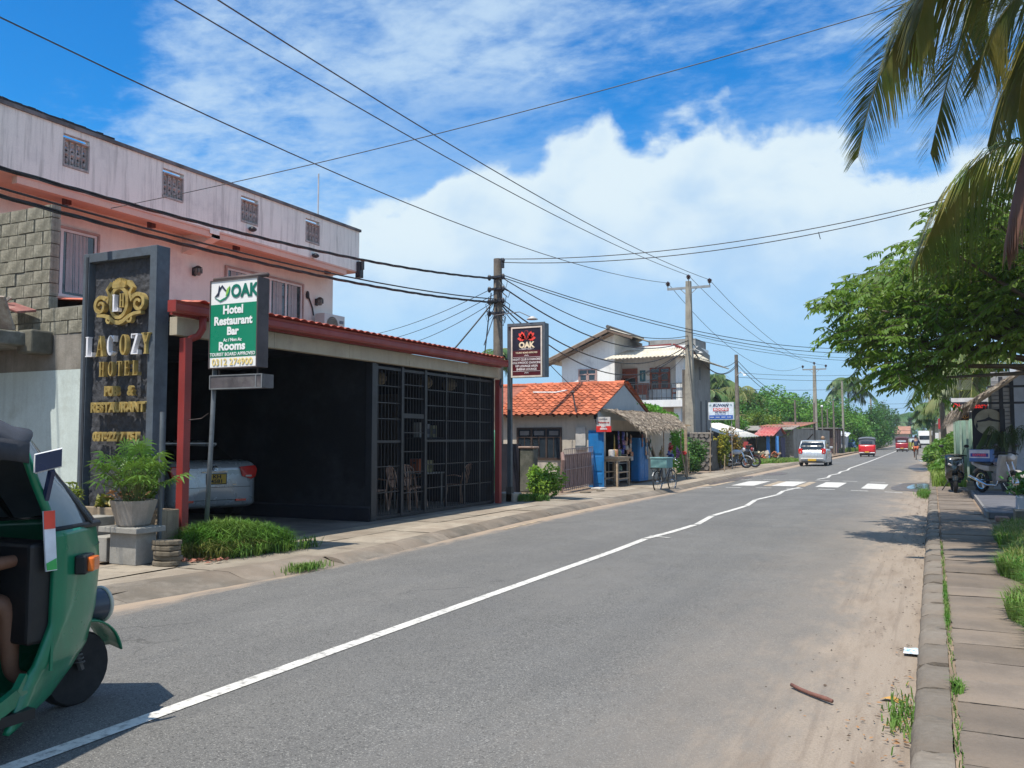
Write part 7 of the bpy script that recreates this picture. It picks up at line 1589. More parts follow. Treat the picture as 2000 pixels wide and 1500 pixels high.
# =============================================================== THREE WHEELERS
CANV = mat('black_canvas', (.035, .038, .048), .75, .2, 3, bump=.2, bs=50); CLWIN = glass('clear_rain_window', (.10, .12, .14), .12)
def tuk(name, lb, loc, rz, col, roofm=CANV, win=CLWIN, grp='three wheeled tuk tuks'):
    t = thing(name, lb, 'tuk tuk', loc, rz, grp)
    rows = [(.13, -.74, -.40), (.20, -.70, -.22), (.30, -.66, -.09), (.40, -.57, -.01), (.59, -.49, .035), (.82, -.485, .055), (.93, -.485, .045), (1.05, -.49, .015)]
    def sh(u, v):
        k = v * (len(rows) - 1); i = min(int(k), len(rows) - 2); f = k - i; z, ys, yc = [rows[i][j] + (rows[i + 1][j] - rows[i][j]) * f for j in range(3)]
        x = (u * 2 - 1); return (x * (.47 if z > .35 else .47 + .08 * (1 - z / .35)), ys + (yc - ys) * (1 - abs(x) ** 2.3), z)
    g = MB(); g.grid(sh, 24, 28); fs = g.build('front_shield', col, t, w=False, smooth=True, solid=.03)
    g = MB(); ss2 = []
    for i in range(25):
        p_ = sh(i / 24, .86); ss2.append((p_[0], p_[1] + .017, p_[2]))
    g.tube(ss2, .006, 4, False); g.build('panel_seam', TRIM, fs, w=False)
    for s in (-1, 1): g = MB(); g.tube([(s * .462, -.475, .36 + .03 * k) for k in range(23)], .010, 5); g.build('door_edge', col, fs, w=False)
    wsr = [(1.06, -.49, .01), (1.17, -.53, -.09), (1.30, -.58, -.23), (1.51, -.68, -.43)]
    def ws(u, v):
        k = v * 3; i = min(int(k), 2); f = k - i; z, ys, yc = [wsr[i][j] + (wsr[i + 1][j] - wsr[i][j]) * f for j in range(3)]; x = u * 2 - 1
        return (x * .45, ys + (yc - ys) * (1 - abs(x) ** 3), z)
    g = MB(); g.grid(ws, 16, 6); g.build('windshield', win, t, w=False, smooth=True)
    for s in (-1, 1):
        g = MB(); g.tube([(s * .46, -.49, 1.02), (s * .46, -.53, 1.17), (s * .46, -.59, 1.30), (s * .46, -.67, 1.49)], .024, 6); g.build('windshield_pillar', col, t, w=False, smooth=True)
        g = MB(); g.tube([(s * .33, -.17, 1.06), (s * .31, -.32, 1.25), (s * .31, -.55, 1.52)], .016, 6); g.build('windshield_frame', TRIM, t, w=False)
    g = MB(); g.tube([(-.44, -.47, 1.055), (-.3, -.10, 1.055), (0, .05, 1.06), (.3, -.10, 1.055), (.44, -.47, 1.055)], .018, 6); g.build('windshield_seal', TRIM, t, w=False, smooth=True)
    # hood: arched canvas roof
    def hood(u, v):
        a = (u - .5) * 2; y = -(.42 + .26 * abs(a) ** 2.2) - v * (1.84 - .26 * abs(a) ** 2.2); w_ = .50 + .15 * min(1, v * 2.2); z = 1.60 + .07 * math.sin(min(1, v * 1.15) * math.pi * .8) - .10 * abs(a) ** 2.6 - (.03 * (1 - v) if v < .1 else 0)
        if v > .93: z -= (v - .93) * 1.6
        return (a * w_, y, z)
    g = MB(); g.grid(hood, 16, 20); g.build('roof_canopy', roofm, t, w=False, smooth=True, solid=.02)
    for s in (-1, 1):
        g = MB(); g.grid(lambda u, v: (s * (.50 + .15 * min(1, u * 2.2)), -.66 - 1.59 * u, 1.50 - .10 * v * (1 if u < .62 else 1 + (u - .62) * 7) + .03 * math.sin(u * 9)), 20, 2); g.build('roof_skirt', roofm, t, w=False, smooth=True, solid=.012)
        g = MB(); g.prism([(-1.35, .30), (-1.32, .95), (-1.55, 1.0), (-2.22, .98), (-2.26, .42), (-2.1, .30)], lambda u, v, w: (w, u, v), s * .60, s * .64); g.build('side_panel', col, t, w=False, bev=.01)
        g = MB(); sp = [(.455, -.60, .355), (.48, -.66, .29), (.52, -.80, .245), (.57, -1.05, .225), (.60, -1.5, .22), (.60, -2.2, .25)]
        for a, b in zip(sp, sp[1:]): g.beam((s * a[0], a[1], a[2]), (s * b[0], b[1], b[2]), .035, .075)
        g.build('sill', col, t, w=False, smooth='auto')
        g = MB(); g.tube([(s * .62, -1.34, .9), (s * .63, -1.30, 1.46)], .018, 6); g.build('roof_post', TRIM, t, w=False)
        g = MB(); g.tube([(s * .63, -2.2, .95), (s * .62, -2.22, 1.5)], .018, 6); g.build('roof_post', TRIM, t, w=False)
    g = MB(); g.grid(lambda u, v: ((u - .5) * 1.26, -2.24 - .05 * math.sin(math.pi * u) - .04 * (1 - v), .36 + .64 * v), 10, 4); g.build('rear_panel', col, t, w=False, smooth=True, solid=.02)
    g = MB(); g.grid(lambda u, v: ((u - .5) * 1.26, -2.23 - .02 * math.sin(math.pi * u) + .02 * v, 1.0 + .52 * v), 10, 3); rc = g.build('rear_curtain', roofm, t, w=False, smooth=True)
    g = MB(); g.quad((-.42, -2.265, 1.10), (.42, -2.265, 1.10), (.42, -2.255, 1.30), (-.42, -2.255, 1.30)); g.build('rear_window', win, rc, w=False)
    g = MB(); g.box(-.60, .60, -2.33, -2.28, .32, .40); g.build('bumper', WHP if col is not GRNP else TRIM, t, w=False, bev=.01)
    g = MB(); g.box(-.16, .16, -2.345, -2.33, .36, .47); g.build('number_plate', PLATE, t, w=False)
    for s in (-1, 1): g = MB(); g.box(s * .52 - .06, s * .52 + .06, -2.32, -2.26, .62, .74); g.build('tail_light', TAILR, t, w=False, bev=.01)
    g = MB(); g.box(-.53, .53, -2.2, -.60, .17, .22); g.build('floor', TRIM, t, w=False)
    g = MB(); g.box(-.55, .55, -2.05, -1.55, .48, .62); g.box(-.55, .55, -2.16, -2.02, .62, 1.05); g.build('passenger_seat', TRIM, t, w=False, bev=.03)
    g = MB(); g.box(-.24, .24, -1.25, -.88, .50, .60); g.box(-.2, .2, -1.2, -.9, .22, .5); g.build('driver_seat', TRIM, t, w=False, bev=.02)
    g = MB(); g.box(-.45, .45, -.60, -.44, .50, 1.0); g.build('dashboard', TRIM, t, w=False, bev=.02)
    g = MB(); g.tube([(0, -.40, .5), (0, -.55, .92)], .03, 6); g.tube([(-.34, -.50, .95), (-.15, -.52, .94), (.15, -.52, .94), (.34, -.50, .95)], .018, 6); g.build('handlebar', TRIM, t, w=False)
    g = MB(); g.grid(lambda u, v: ((u - .5) * .20, .235 * math.cos(2.35 - v * 2.15) + .02, .21 + .255 * math.sin(2.35 - v * 2.15) + .03 - .02 * abs(u - .5) * 2), 8, 14); g.build('mudguard', col, t, w=False, smooth=True, solid=.01)
    g = MB(); g.lathe([(.045, 0), (.085, .05), (.095, .13), (.097, .155)], (0, .02, .54), 18, 'y'); hl = g.build('headlight', mat('navy_shell', (.03, .045, .07), .4, bump=0, coat=.4), t, w=False, smooth='auto')
    g = MB(); g.ring((0, .175, .54), .096, .012, 'y', 24, 6); g.build('bezel', mat('cream_bezel', (.62, .58, .48), .4, bump=0), hl, w=False, smooth=True)
    g = MB(); g.ell((0, .165, .54), (.085, .02, .085), 14, 8); g.build('lens', CLR, hl, w=False, smooth=True)
    for s in (-1, 1):
        g = MB(); g.obox((s * .41, -.26, .86), (.06, .14, .10), (0, 0, s * .6)); ind = g.build('indicator', TRIM, t, w=False, bev=.01)
        g = MB(); g.obox((s * .435, -.235, .86), (.05, .10, .075), (0, 0, s * .6)); g.build('lens', AMB, ind, w=False, bev=.01)
        g = MB(); g.tube([(s * .47, -.54, 1.22), (s * .55, -.57, 1.36)], .01, 5); g.grid(lambda u, v: (s * (.53 + .04 * u), -.645 + .11 * u, 1.355 + .085 * v + .03 * u), 4, 4); mr2 = g.build('mirror', mat('navy_mirror', (.02, .03, .08), .3, bump=0), t, w=False, solid=.02)
        g = MB(); g.tube([(s * .53, -.645, 1.355), (s * .53, -.645, 1.44), (s * .57, -.535, 1.47), (s * .57, -.535, 1.385), (s * .53, -.645, 1.355)], .007, 5, False); g.build('mirror_rim', WHP, mr2, w=False)
    wheel(t, (0, 0, .21), .21, .10, 'x'); wheel(t, (-.50, -2.0, .21), .21, .10, 'x'); wheel(t, (.50, -2.0, .21), .21, .10, 'x')
    g = MB(); g.tube([(.075, 0, .21), (.075, -.10, .46)], .018, 6); [g.ring((.09, -.03 - k * .008, .26 + k * .022), .028, .006, 'z', 10, 4) for k in range(8)]; g.build('suspension', mat('dull_steel', (.09, .085, .08), .6), t, w=False)
    return t
GRNP = mat('green_paint', (.006, .205, .095), .34, .12, 1.5, (.012, .15, .075), .58, 2, bump=.02, bs=60, coat=.35, spec=.5)
tk = tuk('tuk_tuk', 'green three wheeled tuk tuk entering at the left edge, driver at the handlebar', (-4.60, 3.51, .05), 0, GRNP)
g = MB(); g.quad((-.52, -.60, .25), (-.52, -2.2, .25), (-.55, -2.2, .98), (-.47, -.60, .98)); g.build('shade_backing', CANV, tk, w=False)  # black sheet added on the far side, stands for the dark interior
g = MB(); g.box(-.50, -.47, -1.5, -.58, .98, 1.17); g.build('far_door', GRNP, tk, w=False)
g = MB(); g.prism([(-.535, .86), (-.475, .86), (-.500, 1.16), (-.56, 1.16)], lambda u, v, w: (w, u, v), .476, .486); g.build('sticker', mat('sticker_white', (.72, .74, .78), .4, bump=0), tk, w=False)
g = MB(); g.prism([(-.555, 1.07), (-.495, 1.07), (-.50, 1.16), (-.56, 1.16)], lambda u, v, w: (w, u, v), .487, .489); g.build('sticker', mat('sticker_red', (.75, .07, .04), .4, bump=0), tk, w=False)
g = MB(); g.prism([(-.532, .865), (-.478, .865), (-.483, .92), (-.537, .90)], lambda u, v, w: (w, u, v), .487, .489); g.build('sticker', mat('sticker_green', (.05, .42, .10), .4, bump=0), tk, w=False)
tuk('tuk_tuk', 'bright red tuk tuk with grey hood driving away in the left lane', (-4.94, 79.6, .03), 0, mat('red_tuk_paint', (.62, .012, .018), .35, .05, 2, bump=0, coat=.4), mat('grey_hood', (.10, .115, .14), .7), glass('dark_rear_window', (.02, .025, .04), .2))
tuk('tuk_tuk', 'dark red tuk tuk near the centre line, further off', (-3.1, 107.2, .05), 0, mat('dark_red_tuk_paint', (.30, .008, .02), .35, .05, 2, bump=0, coat=.4), mat('maroon_hood', (.08, .02, .03), .7), glass('pale_rear_window', (.35, .38, .42), .2))
tuk('tuk_tuk', 'yellow green tuk tuk facing the camera beyond the cyclist', (-2.2, 114.0, .03), R(180), mat('yellow_tuk_paint', (.42, .40, .10), .4, .05, 2, bump=0, coat=.3), mat('dark_hood', (.05, .03, .04), .7), glass('pale_window', (.3, .34, .34), .2))
tr = thing('white_truck', 'white truck parked far ahead at the right roadside', 'truck', (-.9, 150, .0))
g = MB(); g.box(-1.1, 1.1, -2.5, 2.0, .9, 2.7); g.build('cargo_box', WHP, tr, w=False, bev=.05)
g = MB(); g.box(-1.05, 1.05, -3.9, -2.55, .5, 2.1); cbn = g.build('cab', WHP, tr, w=False, bev=.1)
g = MB(); g.box(-.95, .95, -3.93, -3.90, 1.35, 1.95); g.build('windscreen', DKGL, cbn, w=False)
for y in (-3.2, 1.2):
    for s in (-1, 1): wheel(tr, (s * .9, y, .4), .4, .25, 'x')
g = MB(); g.box(-.95, .95, -3.98, -3.88, .5, .75); g.build('bumper', TRIM, tr, w=False)
# driver of the green one: sits on the driver seat, right hand on the grip, right knee and bare foot in the doorway
dv = thing('person', 'tuk tuk driver in pale shorts with bare legs and one hand on the handlebar', 'person', (-4.60, 3.51, .05))
PD = dict(hip=(0, -1.02, .68), waist=(0, -1.03, .82), chest=(0, -1.0, 1.06), neck=(0, -.97, 1.18), head=(0, -.93, 1.28), crown=(0, -.92, 1.38),
    shL=(-.19, -.98, 1.10), elL=(-.30, -.78, .92), wrL=(-.30, -.55, .93), haL=(-.30, -.51, .945), shR=(.19, -.98, 1.10), elR=(.33, -.80, .90), wrR=(.33, -.545, .915), haR=(.32, -.50, .935),
    hjL=(-.10, -.98, .64), knL=(-.26, -.62, .70), anL=(-.26, -.60, .30), toL=(-.26, -.50, .25), hjR=(.10, -.98, .64), knR=(.28, -.60, .71), anR=(.28, -.56, .34), toR=(.285, -.47, .29))
E_ = [('hip', 'waist'), ('waist', 'chest'), ('chest', 'neck'), ('neck', 'head'), ('head', 'crown')]
for s in 'LR': E_ += [('chest', 'sh' + s), ('sh' + s, 'el' + s), ('el' + s, 'wr' + s), ('wr' + s, 'ha' + s), ('hip', 'hj' + s), ('hj' + s, 'kn' + s), ('kn' + s, 'an' + s), ('an' + s, 'to' + s)]
rad = dict(hip=.11, waist=.11, chest=.125, neck=.05, head=.085, crown=.07)
for s in 'LR': rad.update({'sh' + s: .06, 'el' + s: .042, 'wr' + s: .029, 'ha' + s: (.036, .022), 'hj' + s: .085, 'kn' + s: .066, 'an' + s: .040, 'to' + s: .036})
figure(PD, E_, rad, SKIN, 'body', dv, w=False)
for i in range(4):       # fingers curled round the grip
    x = .275 + i * .023; l = (.9, 1.0, .97, .8)[i]
    g = MB(); g.tube([(x, -.515, .955), (x, -.485, .972), (x, -.458 + .004 * l, .955), (x, -.462, .928 - .006 * l), (x, -.485, .918)], [.0115, .011, .0105, .0095, .0075], 7); g.build('finger', SKIN, dv, w=False, smooth=True)
g = MB(); g.tube([(.262, -.53, .935), (.252, -.505, .915), (.262, -.48, .905), (.285, -.47, .91)], [.014, .013, .012, .009], 7); g.build('thumb', SKIN, dv, w=False, smooth=True)
figure({k: PD[k] for k in ('hip', 'waist', 'chest', 'shL', 'shR')} | {'a': (-.27, -.85, .98), 'b': (.29, -.86, .97)}, [('hip', 'waist'), ('waist', 'chest'), ('chest', 'shL'), ('chest', 'shR'), ('shL', 'a'), ('shR', 'b')], dict(hip=.135, waist=.13, chest=.145, shL=.075, shR=.075, a=.062, b=.062), mat('blue_shirt', (.12, .16, .22), .8), 'shirt', dv, w=False)
figure({'hip': PD['hip'], 'hjL': PD['hjL'], 'hjR': PD['hjR'], 'kL': (-.235, -.68, .695), 'kR': (.25, -.68, .70)}, [('hip', 'hjL'), ('hip', 'hjR'), ('hjL', 'kL'), ('hjR', 'kR')], dict(hip=.13, hjL=.11, hjR=.11, kL=.088, kR=.088), mat('pale_shorts', (.50, .52, .46), .85, .1, 8), 'shorts', dv, w=False)
g = MB(); g.ell((0, -.95, 1.36), (.10, .11, .10), 14, 8); g.build('hair', HAIR, dv, w=False, smooth=True)

for o_ in (tk, dv): o_.scale = (1.03, 1.03, 1.03)

# =============================================================== RIGHT SIDE
FRG = leaf('frond_green', (.10, .15, .025), (.24, .21, .05), .22, .5, 1.5); FRY = leaf('frond_golden', (.26, .20, .04), (.14, .15, .03), .28, .5, 1.5); FRB = leaf('frond_brown', (.20, .085, .05), (.13, .06, .04), .12, .5, 2)
RACH = mat('frond_rib', (.30, .27, .10), .6, .2, 5, bump=.1)
def bez(ps, n_):
    """points of a smooth curve through ps (Catmull-Rom)"""
    P = [Vector(p) for p in ps]; P = [P[0] * 2 - P[1]] + P + [P[-1] * 2 - P[-2]]; out = []
    for i in range(1, len(P) - 2):
        for k in range(n_):
            t = k / n_; a, b, c, d_ = P[i - 1:i + 3]
            out.append(.5 * ((2 * b) + (-a + c) * t + (2 * a - 5 * b + 4 * c - d_) * t * t + (-a + 3 * b - 3 * c + d_) * t ** 3))
    out.append(P[-2]); return out
def frond(V, F, S, ps, L_, wd, hang, dens=1., seg=2, q=rnd, fwd=.55, start=.16, roll=0):
    """leaflets both sides of the rib; V, F collect leaflet faces, S the rib"""
    n_ = len(ps); S.append(ps); tot = sum((ps[i + 1] - ps[i]).length for i in range(n_ - 1)); st_ = .028 / dens; acc = 0; pos = 0
    for i in range(n_ - 1):
        a, b = ps[i], ps[i + 1]; l = (b - a).length; tg = (b - a) / max(l, 1e-6); sd = tg.cross(Vector((0, 0, 1)))
        if sd.length < .05: sd = Vector((1, 0, 0))
        sd.normalize()
        if roll: sd = Matrix.Rotation(roll, 3, tg) @ sd
        while acc < l:
            t = (pos + acc) / tot; p = a + tg * acc
            if t > start:
                ll = L_ * min(1, (1.02 - t) * 2.2 + .25) * min(1, .45 + t * 2.2) 
                for s in (-1, 1):
                    if q.random() < .06: continue
                    l2 = ll * q.uniform(.8, 1.1); dr = (sd * s * q.uniform(.75, 1.0) + tg * (fwd + .5 * t) + Vector((0, 0, q.uniform(-.1, .12)))).normalized()
                    pr = p; w_ = dr.cross(Vector((0, 0, 1))); w_ = (w_.normalized() if w_.length > .05 else tg) * wd
                    k = len(V); V += [pr - w_ * .5, pr + w_ * .5]
                    for j in range(1, seg + 1):
                        f = j / seg; e = pr + dr * l2 * f + Vector((0, 0, -hang * l2 * f * f)); ww = w_ * (1 - f) * .9 + w_ * .08; V += [e - ww, e + ww]
                        F.append((k + 2 * j - 2, k + 2 * j - 1, k + 2 * j + 1, k + 2 * j))
            acc += st_
        acc -= l; pos += l
def build_fronds(parent, lst, m, name='frond', w=True):
    for (ps, L_, wd, hang, dens, fwd, *rl) in lst:
        V, F, S = [], [], []; frond(V, F, S, ps, L_, wd, hang, dens, 3, fwd=fwd, roll=rl[0] if rl else 0)
        o = arr_mesh(name, [tuple(v) for v in V], F, m, parent, w=w)
        g = MB(); n_ = len(ps); g.tube(ps, [.022 * (1 - .8 * i / n_) for i in range(n_)], 5, False); g.build('rib', RACH, o, w=w)
pc_ = thing('coconut_palm', 'big coconut palm whose drooping fronds fill the upper right corner', 'palm tree', (2.9, 11.0, .1))
g = MB(); g.tube([(2.9, 11.0, .1), (2.85, 11.0, 2.5), (2.72, 11.0, 4.8), (2.6, 11.0, 6.5)], [.22, .16, .14, .15], 12); g.build('trunk', mat('palm_trunk', (.22, .19, .15), .92, .25, 5, bump=.8, bs=14), pc_, smooth=True)
C0 = (2.6, 11.0, 6.5)
FS = dict(
 F1=[C0, (1.6, 10.7, 7.25), (.29, 10.6, 6.9), (-.28, 10.6, 6.12), (-.55, 10.7, 5.54), (-.71, 10.8, 4.94)],
 F2=[C0, (1.7, 11.1, 7.3), (.76, 11.2, 7.09), (.45, 11.2, 6.41), (.24, 11.3, 5.74), (.07, 11.3, 5.02)],
 F3=[C0, (2.0, 11.6, 7.2), (1.38, 12., 7.08), (1.08, 12., 6.3), (.85, 12., 5.76), (.71, 12., 5.24)],
 F7=[C0, (2.0, 10.8, 6.95), (1.39, 10.8, 6.73), (.94, 10.8, 6.48), (.68, 10.8, 6.07), (.55, 10.9, 5.6)])
FG = dict(
 F6=[C0, (1.8, 10.3, 7.1), (1.21, 10., 6.9), (.51, 10., 6.75), (-.03, 10., 6.33), (-.27, 10., 5.87)],
 F9=[C0, (1.9, 10.4, 6.5), (1.34, 10.2, 6.2), (1.11, 10.2, 5.84), (.96, 10.2, 5.43), (.88, 10.2, 4.95)],
 F10=[C0, (1.8, 10., 6.7), (1.16, 9.6, 6.6), (.64, 9.6, 6.57), (.17, 9.6, 6.42), (-.04, 9.6, 5.82)])
for d_, m, L_, h_, rl in ((FS, FRG, .74, .30, R(68)), (FG, FRY, .78, 1.1, R(40))):
    build_fronds(pc_, [(bez(v, 8), L_, .022, h_, 1.25, .8, rl) for v in d_.values()], m)
build_fronds(pc_, [(bez([C0, (2.0, 11.4, 5.6), (1.36, 11.5, 5.12), (.79, 11.5, 5.04), (.29, 11.5, 4.61), (-.06, 11.6, 3.88)], 8), .60, .020, 1.3, 1.2, .3, R(40))], FRG)
build_fronds(pc_, [(bez([C0, (2.1, 12.2, 5.9), (1.48, 12.5, 5.37), (.91, 12.5, 5.13), (.37, 12.5, 4.66), (-.2, 12.6, 3.97)], 8), .62, .019, 1.4, .9, .25, R(35))], FRY)
build_fronds(pc_, [(bez([C0, (2.0, 10.7, 6.0), (1.27, 10.5, 5.43), (1.01, 10.5, 4.86), (.88, 10.5, 4.33), (.77, 10.6, 3.75)], 8), .34, .02, 2.4, 1.6, 1.4)], FRB)
for k, a in enumerate((20, 75, 130, -40, -85, -130)):       # the rest of the crown, beyond the frame
    e = R(a); q = random.Random(k); ps = [C0] + [(C0[0] + math.cos(e) * r_, C0[1] + math.sin(e) * r_, C0[2] + z) for r_, z in ((.9, .8), (1.9, .7), (2.7, -.1), (3.1, -1.0))]
    if 90 < a < 180 or a < -100: continue
    build_fronds(pc_, [(bez(ps, 7), .6, .018, .8, .7, .5)], FRG)
g = MB(); [g.ell((2.6 + .3 * math.cos(k * 1.05), 11 + .3 * math.sin(k * 1.05), 6.1), (.13, .13, .16), 10, 8) for k in range(6)]; stuff(g.build('coconuts', mat('coconut_green', (.15, .20, .04), .6), pc_, smooth=True))

# spreading tree with layered compound leaves
ft = thing('spreading_tree', 'wide spreading tree with layered feathery dark green leaves over the right pavement', 'tree', (2.9, 14.6, .1))
CLS = [(-0.87, 14.0, 3.60, .5), (-0.81, 14.0, 3.09, .45), (-0.37, 14.0, 3.72, .55), (-0.25, 14.0, 2.95, .55), (0.19, 14.0, 3.94, .6), (0.23, 14.0, 3.22, .65), (0.28, 14.0, 2.68, .30), (0.79, 14.0, 4.23, .65), (0.83, 14.0, 3.48, .7), (0.94, 14.0, 3.08, .48), (-0.53, 14.0, 2.69, .33), (-1.23, 14.0, 3.72, .22), (-1.2, 14.0, 3.23, .22), (1.24, 14.0, 4.48, .7), (1.53, 14.0, 3.73, .9), (-.12, 14.0, 2.49, .32), (1.43, 14.0, 3.25, .45), (2.3, 14.2, 4.2, .9), (2.6, 14.5, 3.9, .8), (3.4, 14.6, 3.9, 1.0), (1.8, 15.6, 4.2, .8), (2.6, 13.6, 4.4, .8), (-.4, 15.6, 4.1, .6), (.3, 15.9, 4.4, .7), (.1, 16.4, 3.9, .55), (.9, 16.2, 4.7, .75), (.8, 16.6, 4.3, .65), (-.5, 15.5, 3.4, .55), (1.5, 16.6, 4.4, .8), (.2, 12.9, 4.2, .45), (.8, 12.8, 4.5, .5), (-.4, 17.0, 4.6, .6), (.4, 17.2, 4.5, .7), (1.1, 17.4, 4.9, .8), (-.9, 16.4, 4.2, .45)]
BK = mat('tree_bark', (.10, .08, .06), .92, .3, 5, bump=.7, bs=16)
g = MB(); root_ = Vector((2.9, 14.6, .1)); fork = Vector((2.6, 14.5, 2.3)); g.tube([root_, (2.95, 14.6, 1.2), fork], [.2, .16, .13], 10)
for (x, y, z, r_) in CLS:
    p = Vector((x, y, z)); m_ = fork.lerp(p, .5) + Vector((0, 0, .15)); g.tube([fork, m_, p], [.07, .035, .012], 6, False)
g.build('limbs', BK, ft, smooth=True)
TL = leaf('feather_leaf', (.095, .195, .032), (.18, .27, .05), .42, .5, 1.3)
q = random.Random(17); V = []; F = []; TW = MB()
for (x, y, z, r_) in CLS:
    n_ = int(44 * (r_ / .5) ** 2)
    if x > 2: n_ = n_ // 3
    for i in range(n_):
        u = Vector((q.gauss(0, 1), q.gauss(0, 1), q.gauss(0, 1))).normalized() * (q.random() ** .45) * r_; p = Vector((x, y + u.y * 1.6, z + u.z * .95)) + Vector((u.x, 0, 0))
        out = Vector((p.x - 1.9, (p.y - 14.4) * .6, .12)); a = math.atan2(out.y, out.x) + q.gauss(0, .9); dr = Vector((math.cos(a), math.sin(a), q.uniform(-.75, .35))).normalized(); ln = q.uniform(.28, .5)
        sd = dr.cross(Vector((0, 0, 1))).normalized(); k2 = 9
        TW.tube([p, p + dr * ln * .5 + Vector((0, 0, .02)), p + dr * ln + Vector((0, 0, -.05))], .004, 3, False)
        for j in range(k2):
            f = (j + .5) / k2; c = p + dr * ln * f + Vector((0, 0, .02 * math.sin(f * 3.1) - .05 * f * f))
            for s in (-1, 1):
                l = (.135 if .15 < f < .85 else .10) * q.uniform(.7, 1.25); d2 = (sd * s * .8 + dr * q.uniform(.2, .7) + Vector((q.gauss(0, .25), q.gauss(0, .25), -.35 - q.random() * .7))).normalized(); w_ = (dr + Vector((0, 0, q.gauss(0, .5)))).normalized() * .027
                k = len(V); V += [c, c + d2 * l * .45 - w_, c + d2 * l, c + d2 * l * .45 + w_]; F.append((k, k + 1, k + 2, k + 3))
arr_mesh('foliage', [tuple(v) for v in V], F, TL, ft); TW.build('twigs', BK, ft)

# shop with thatched eave behind
rsh = thing('thatched_shop', 'shaded shop with a thatched overhang and black steel frame at the right edge', 'shop', (2.5, 28, .1))
g = MB(); g.box(1.62, 2.1, 29.6, 29.7, .1, 3.6); g.build('louvre_backing', mat('grey_board', (.30, .30, .30), .8), rsh)
for k in range(16): g = MB(); g.obox((1.86, 29.56, 1.5 + k * .12), (.46, .02, .10), (.35, 0, 0)); g.build('louvre', mat('louvre_grey', (.42, .42, .42), .7, .1, 4), rsh)
g = MB(); g.box(2.12, 2.6, 29.5, 29.6, .1, 3.7); g.build('pale_curtain', mat('pale_blue_curtain', (.46, .50, .56), .8, .1, 4), rsh)
g = MB(); g.box(2.6, 6, 29.4, 29.6, .1, 3.7); g.build('wall', mat('shop_blue_wall', (.22, .27, .33), .8), rsh)
for (x, y) in ((1.72, 27.2), (2.08, 28.6)): g = MB(); g.box(x - .05, x + .05, y - .05, y + .05, .1, 3.3); g.build('steel_post', BLKM, rsh)
for z in (2.55, 3.0): g = MB(); g.box(1.40, 6, 27.18, 27.24, z, z + .06); g.build('steel_beam', BLKM, rsh)
def eave(u, v):
    y = 23.5 + 9.5 * u; x = 2.9 - 2.33 * v; z = 3.95 - 1.55 * v - .10 * v * v + .03 * math.sin(u * 17) - .16 * math.sin(math.pi * v) * .5
    if u < .25 : z += 0
    return (x + .06 * math.sin(u * 9) * v, y, z)
te = thatch('thatched_eave', 'long sloping shaggy thatch eave hanging over the right pavement', eave, 6500, .42, 9, wd=.011, cat='thatch', hang=.55)
g = MB(); g.box(2.22, 2.6, 26.4, 26.6, .1, 1.9); tag(g.build('beige_panel', mat('beige_panel', (.45, .42, .36), .8)), 'beige panel at the right frame edge below the thatch', 'panel')
# black board with crescent roof emblem
bb = thing('beauty_board', 'tall black sign board with a large cream disc under the thatch', 'sign', (1.4, 27.4, .12))
g = MB(); g.box(1.0, 1.80, 27.2, 27.26, .93, 2.42); g.build('board', mat('board_black', (.012, .013, .022), .45, bump=0), bb)
for x in (1.05, 1.75): g = MB(); g.box(x - .02, x + .02, 27.27, 27.31, .12, 2.42); g.build('leg', BLKM, bb)
CRD = mat('disc_cream', (.36, .34, .26), .6, bump=0); g = MB(); g.lathe([(.36, 0), (.36, .004)], (1.41, 27.192, 2.06), 36, 'y'); dsk = g.build('disc', CRD, bb)
BLB = MATS['board_black']; g = MB()
for s in (-1, 1):
    g.prism([(1.41, 2.20), (1.41 + s * .10, 2.14), (1.41 + s * .30, 2.09), (1.41 + s * .29, 2.05), (1.41 + s * .08, 2.08), (1.41, 2.10)], lambda u, v, w: (u, w, v), 27.184, 27.190)
    g.prism([(1.41 + s * .29, 2.07), (1.41 + s * .27, 1.93), (1.41 + s * .30, 1.86), (1.41 + s * .33, 1.95)], lambda u, v, w: (u, w, v), 27.184, 27.190)
g.prism([(1.40, 2.20), (1.41, 2.30), (1.42, 2.20)], lambda u, v, w: (u, w, v), 27.184, 27.190); g.build('emblem', BLB, dsk)
GT = mat('board_text', (.30, .32, .36), .6, bump=0)
text('ACUPUNCTURE', GT, bb, (1.38, 27.19, 1.38), .085, FR_, .001, .001); text('BEAUTY', GT, bb, (1.40, 27.19, 1.29), .085, FR_, .001, .001); text('+94 77 832 09 41', GT, bb, (1.38, 27.19, 1.12), .08, FR_, .001, .001); text('+94 77 266 62 14', GT, bb, (1.38, 27.19, 1.04), .08, FR_, .001, .001)
# palm fronds / dark palm in a pot before the board
dp = thing('potted_palm', 'small dark palm with drooping leaves before the black board', 'potted palm', (1.75, 26.3, .12))
V, F, S = [], [], []
g = MB(); g.lathe([(.12, 0), (.18, .3), (.17, .3), (.0, .28)], (0, 0, 0), 12); g.build('pot', mat('dark_pot', (.08, .08, .08), .7), dp, w=False)
for k in range(11):
    a = k * .571; q = random.Random(k); ps = bez([(0, 0, .3), (.05 * math.cos(a), .05 * math.sin(a), 1.3), (.38 * math.cos(a), .38 * math.sin(a), 1.72 + q.uniform(-.1, .15)), (.72 * math.cos(a), .72 * math.sin(a), 1.25)], 5); frond(V, F, S, ps, .30, .015, 1.3, .8, 2, start=.5); g = MB() if k == 0 else g
    g.tube(ps, .008, 4, False)
arr_mesh('fronds', [tuple(v) for v in V], F, leaf('dark_frond', (.04, .07, .02), (.06, .10, .02), .12), dp, w=False); g.build('stems', STEM, dp, w=False)
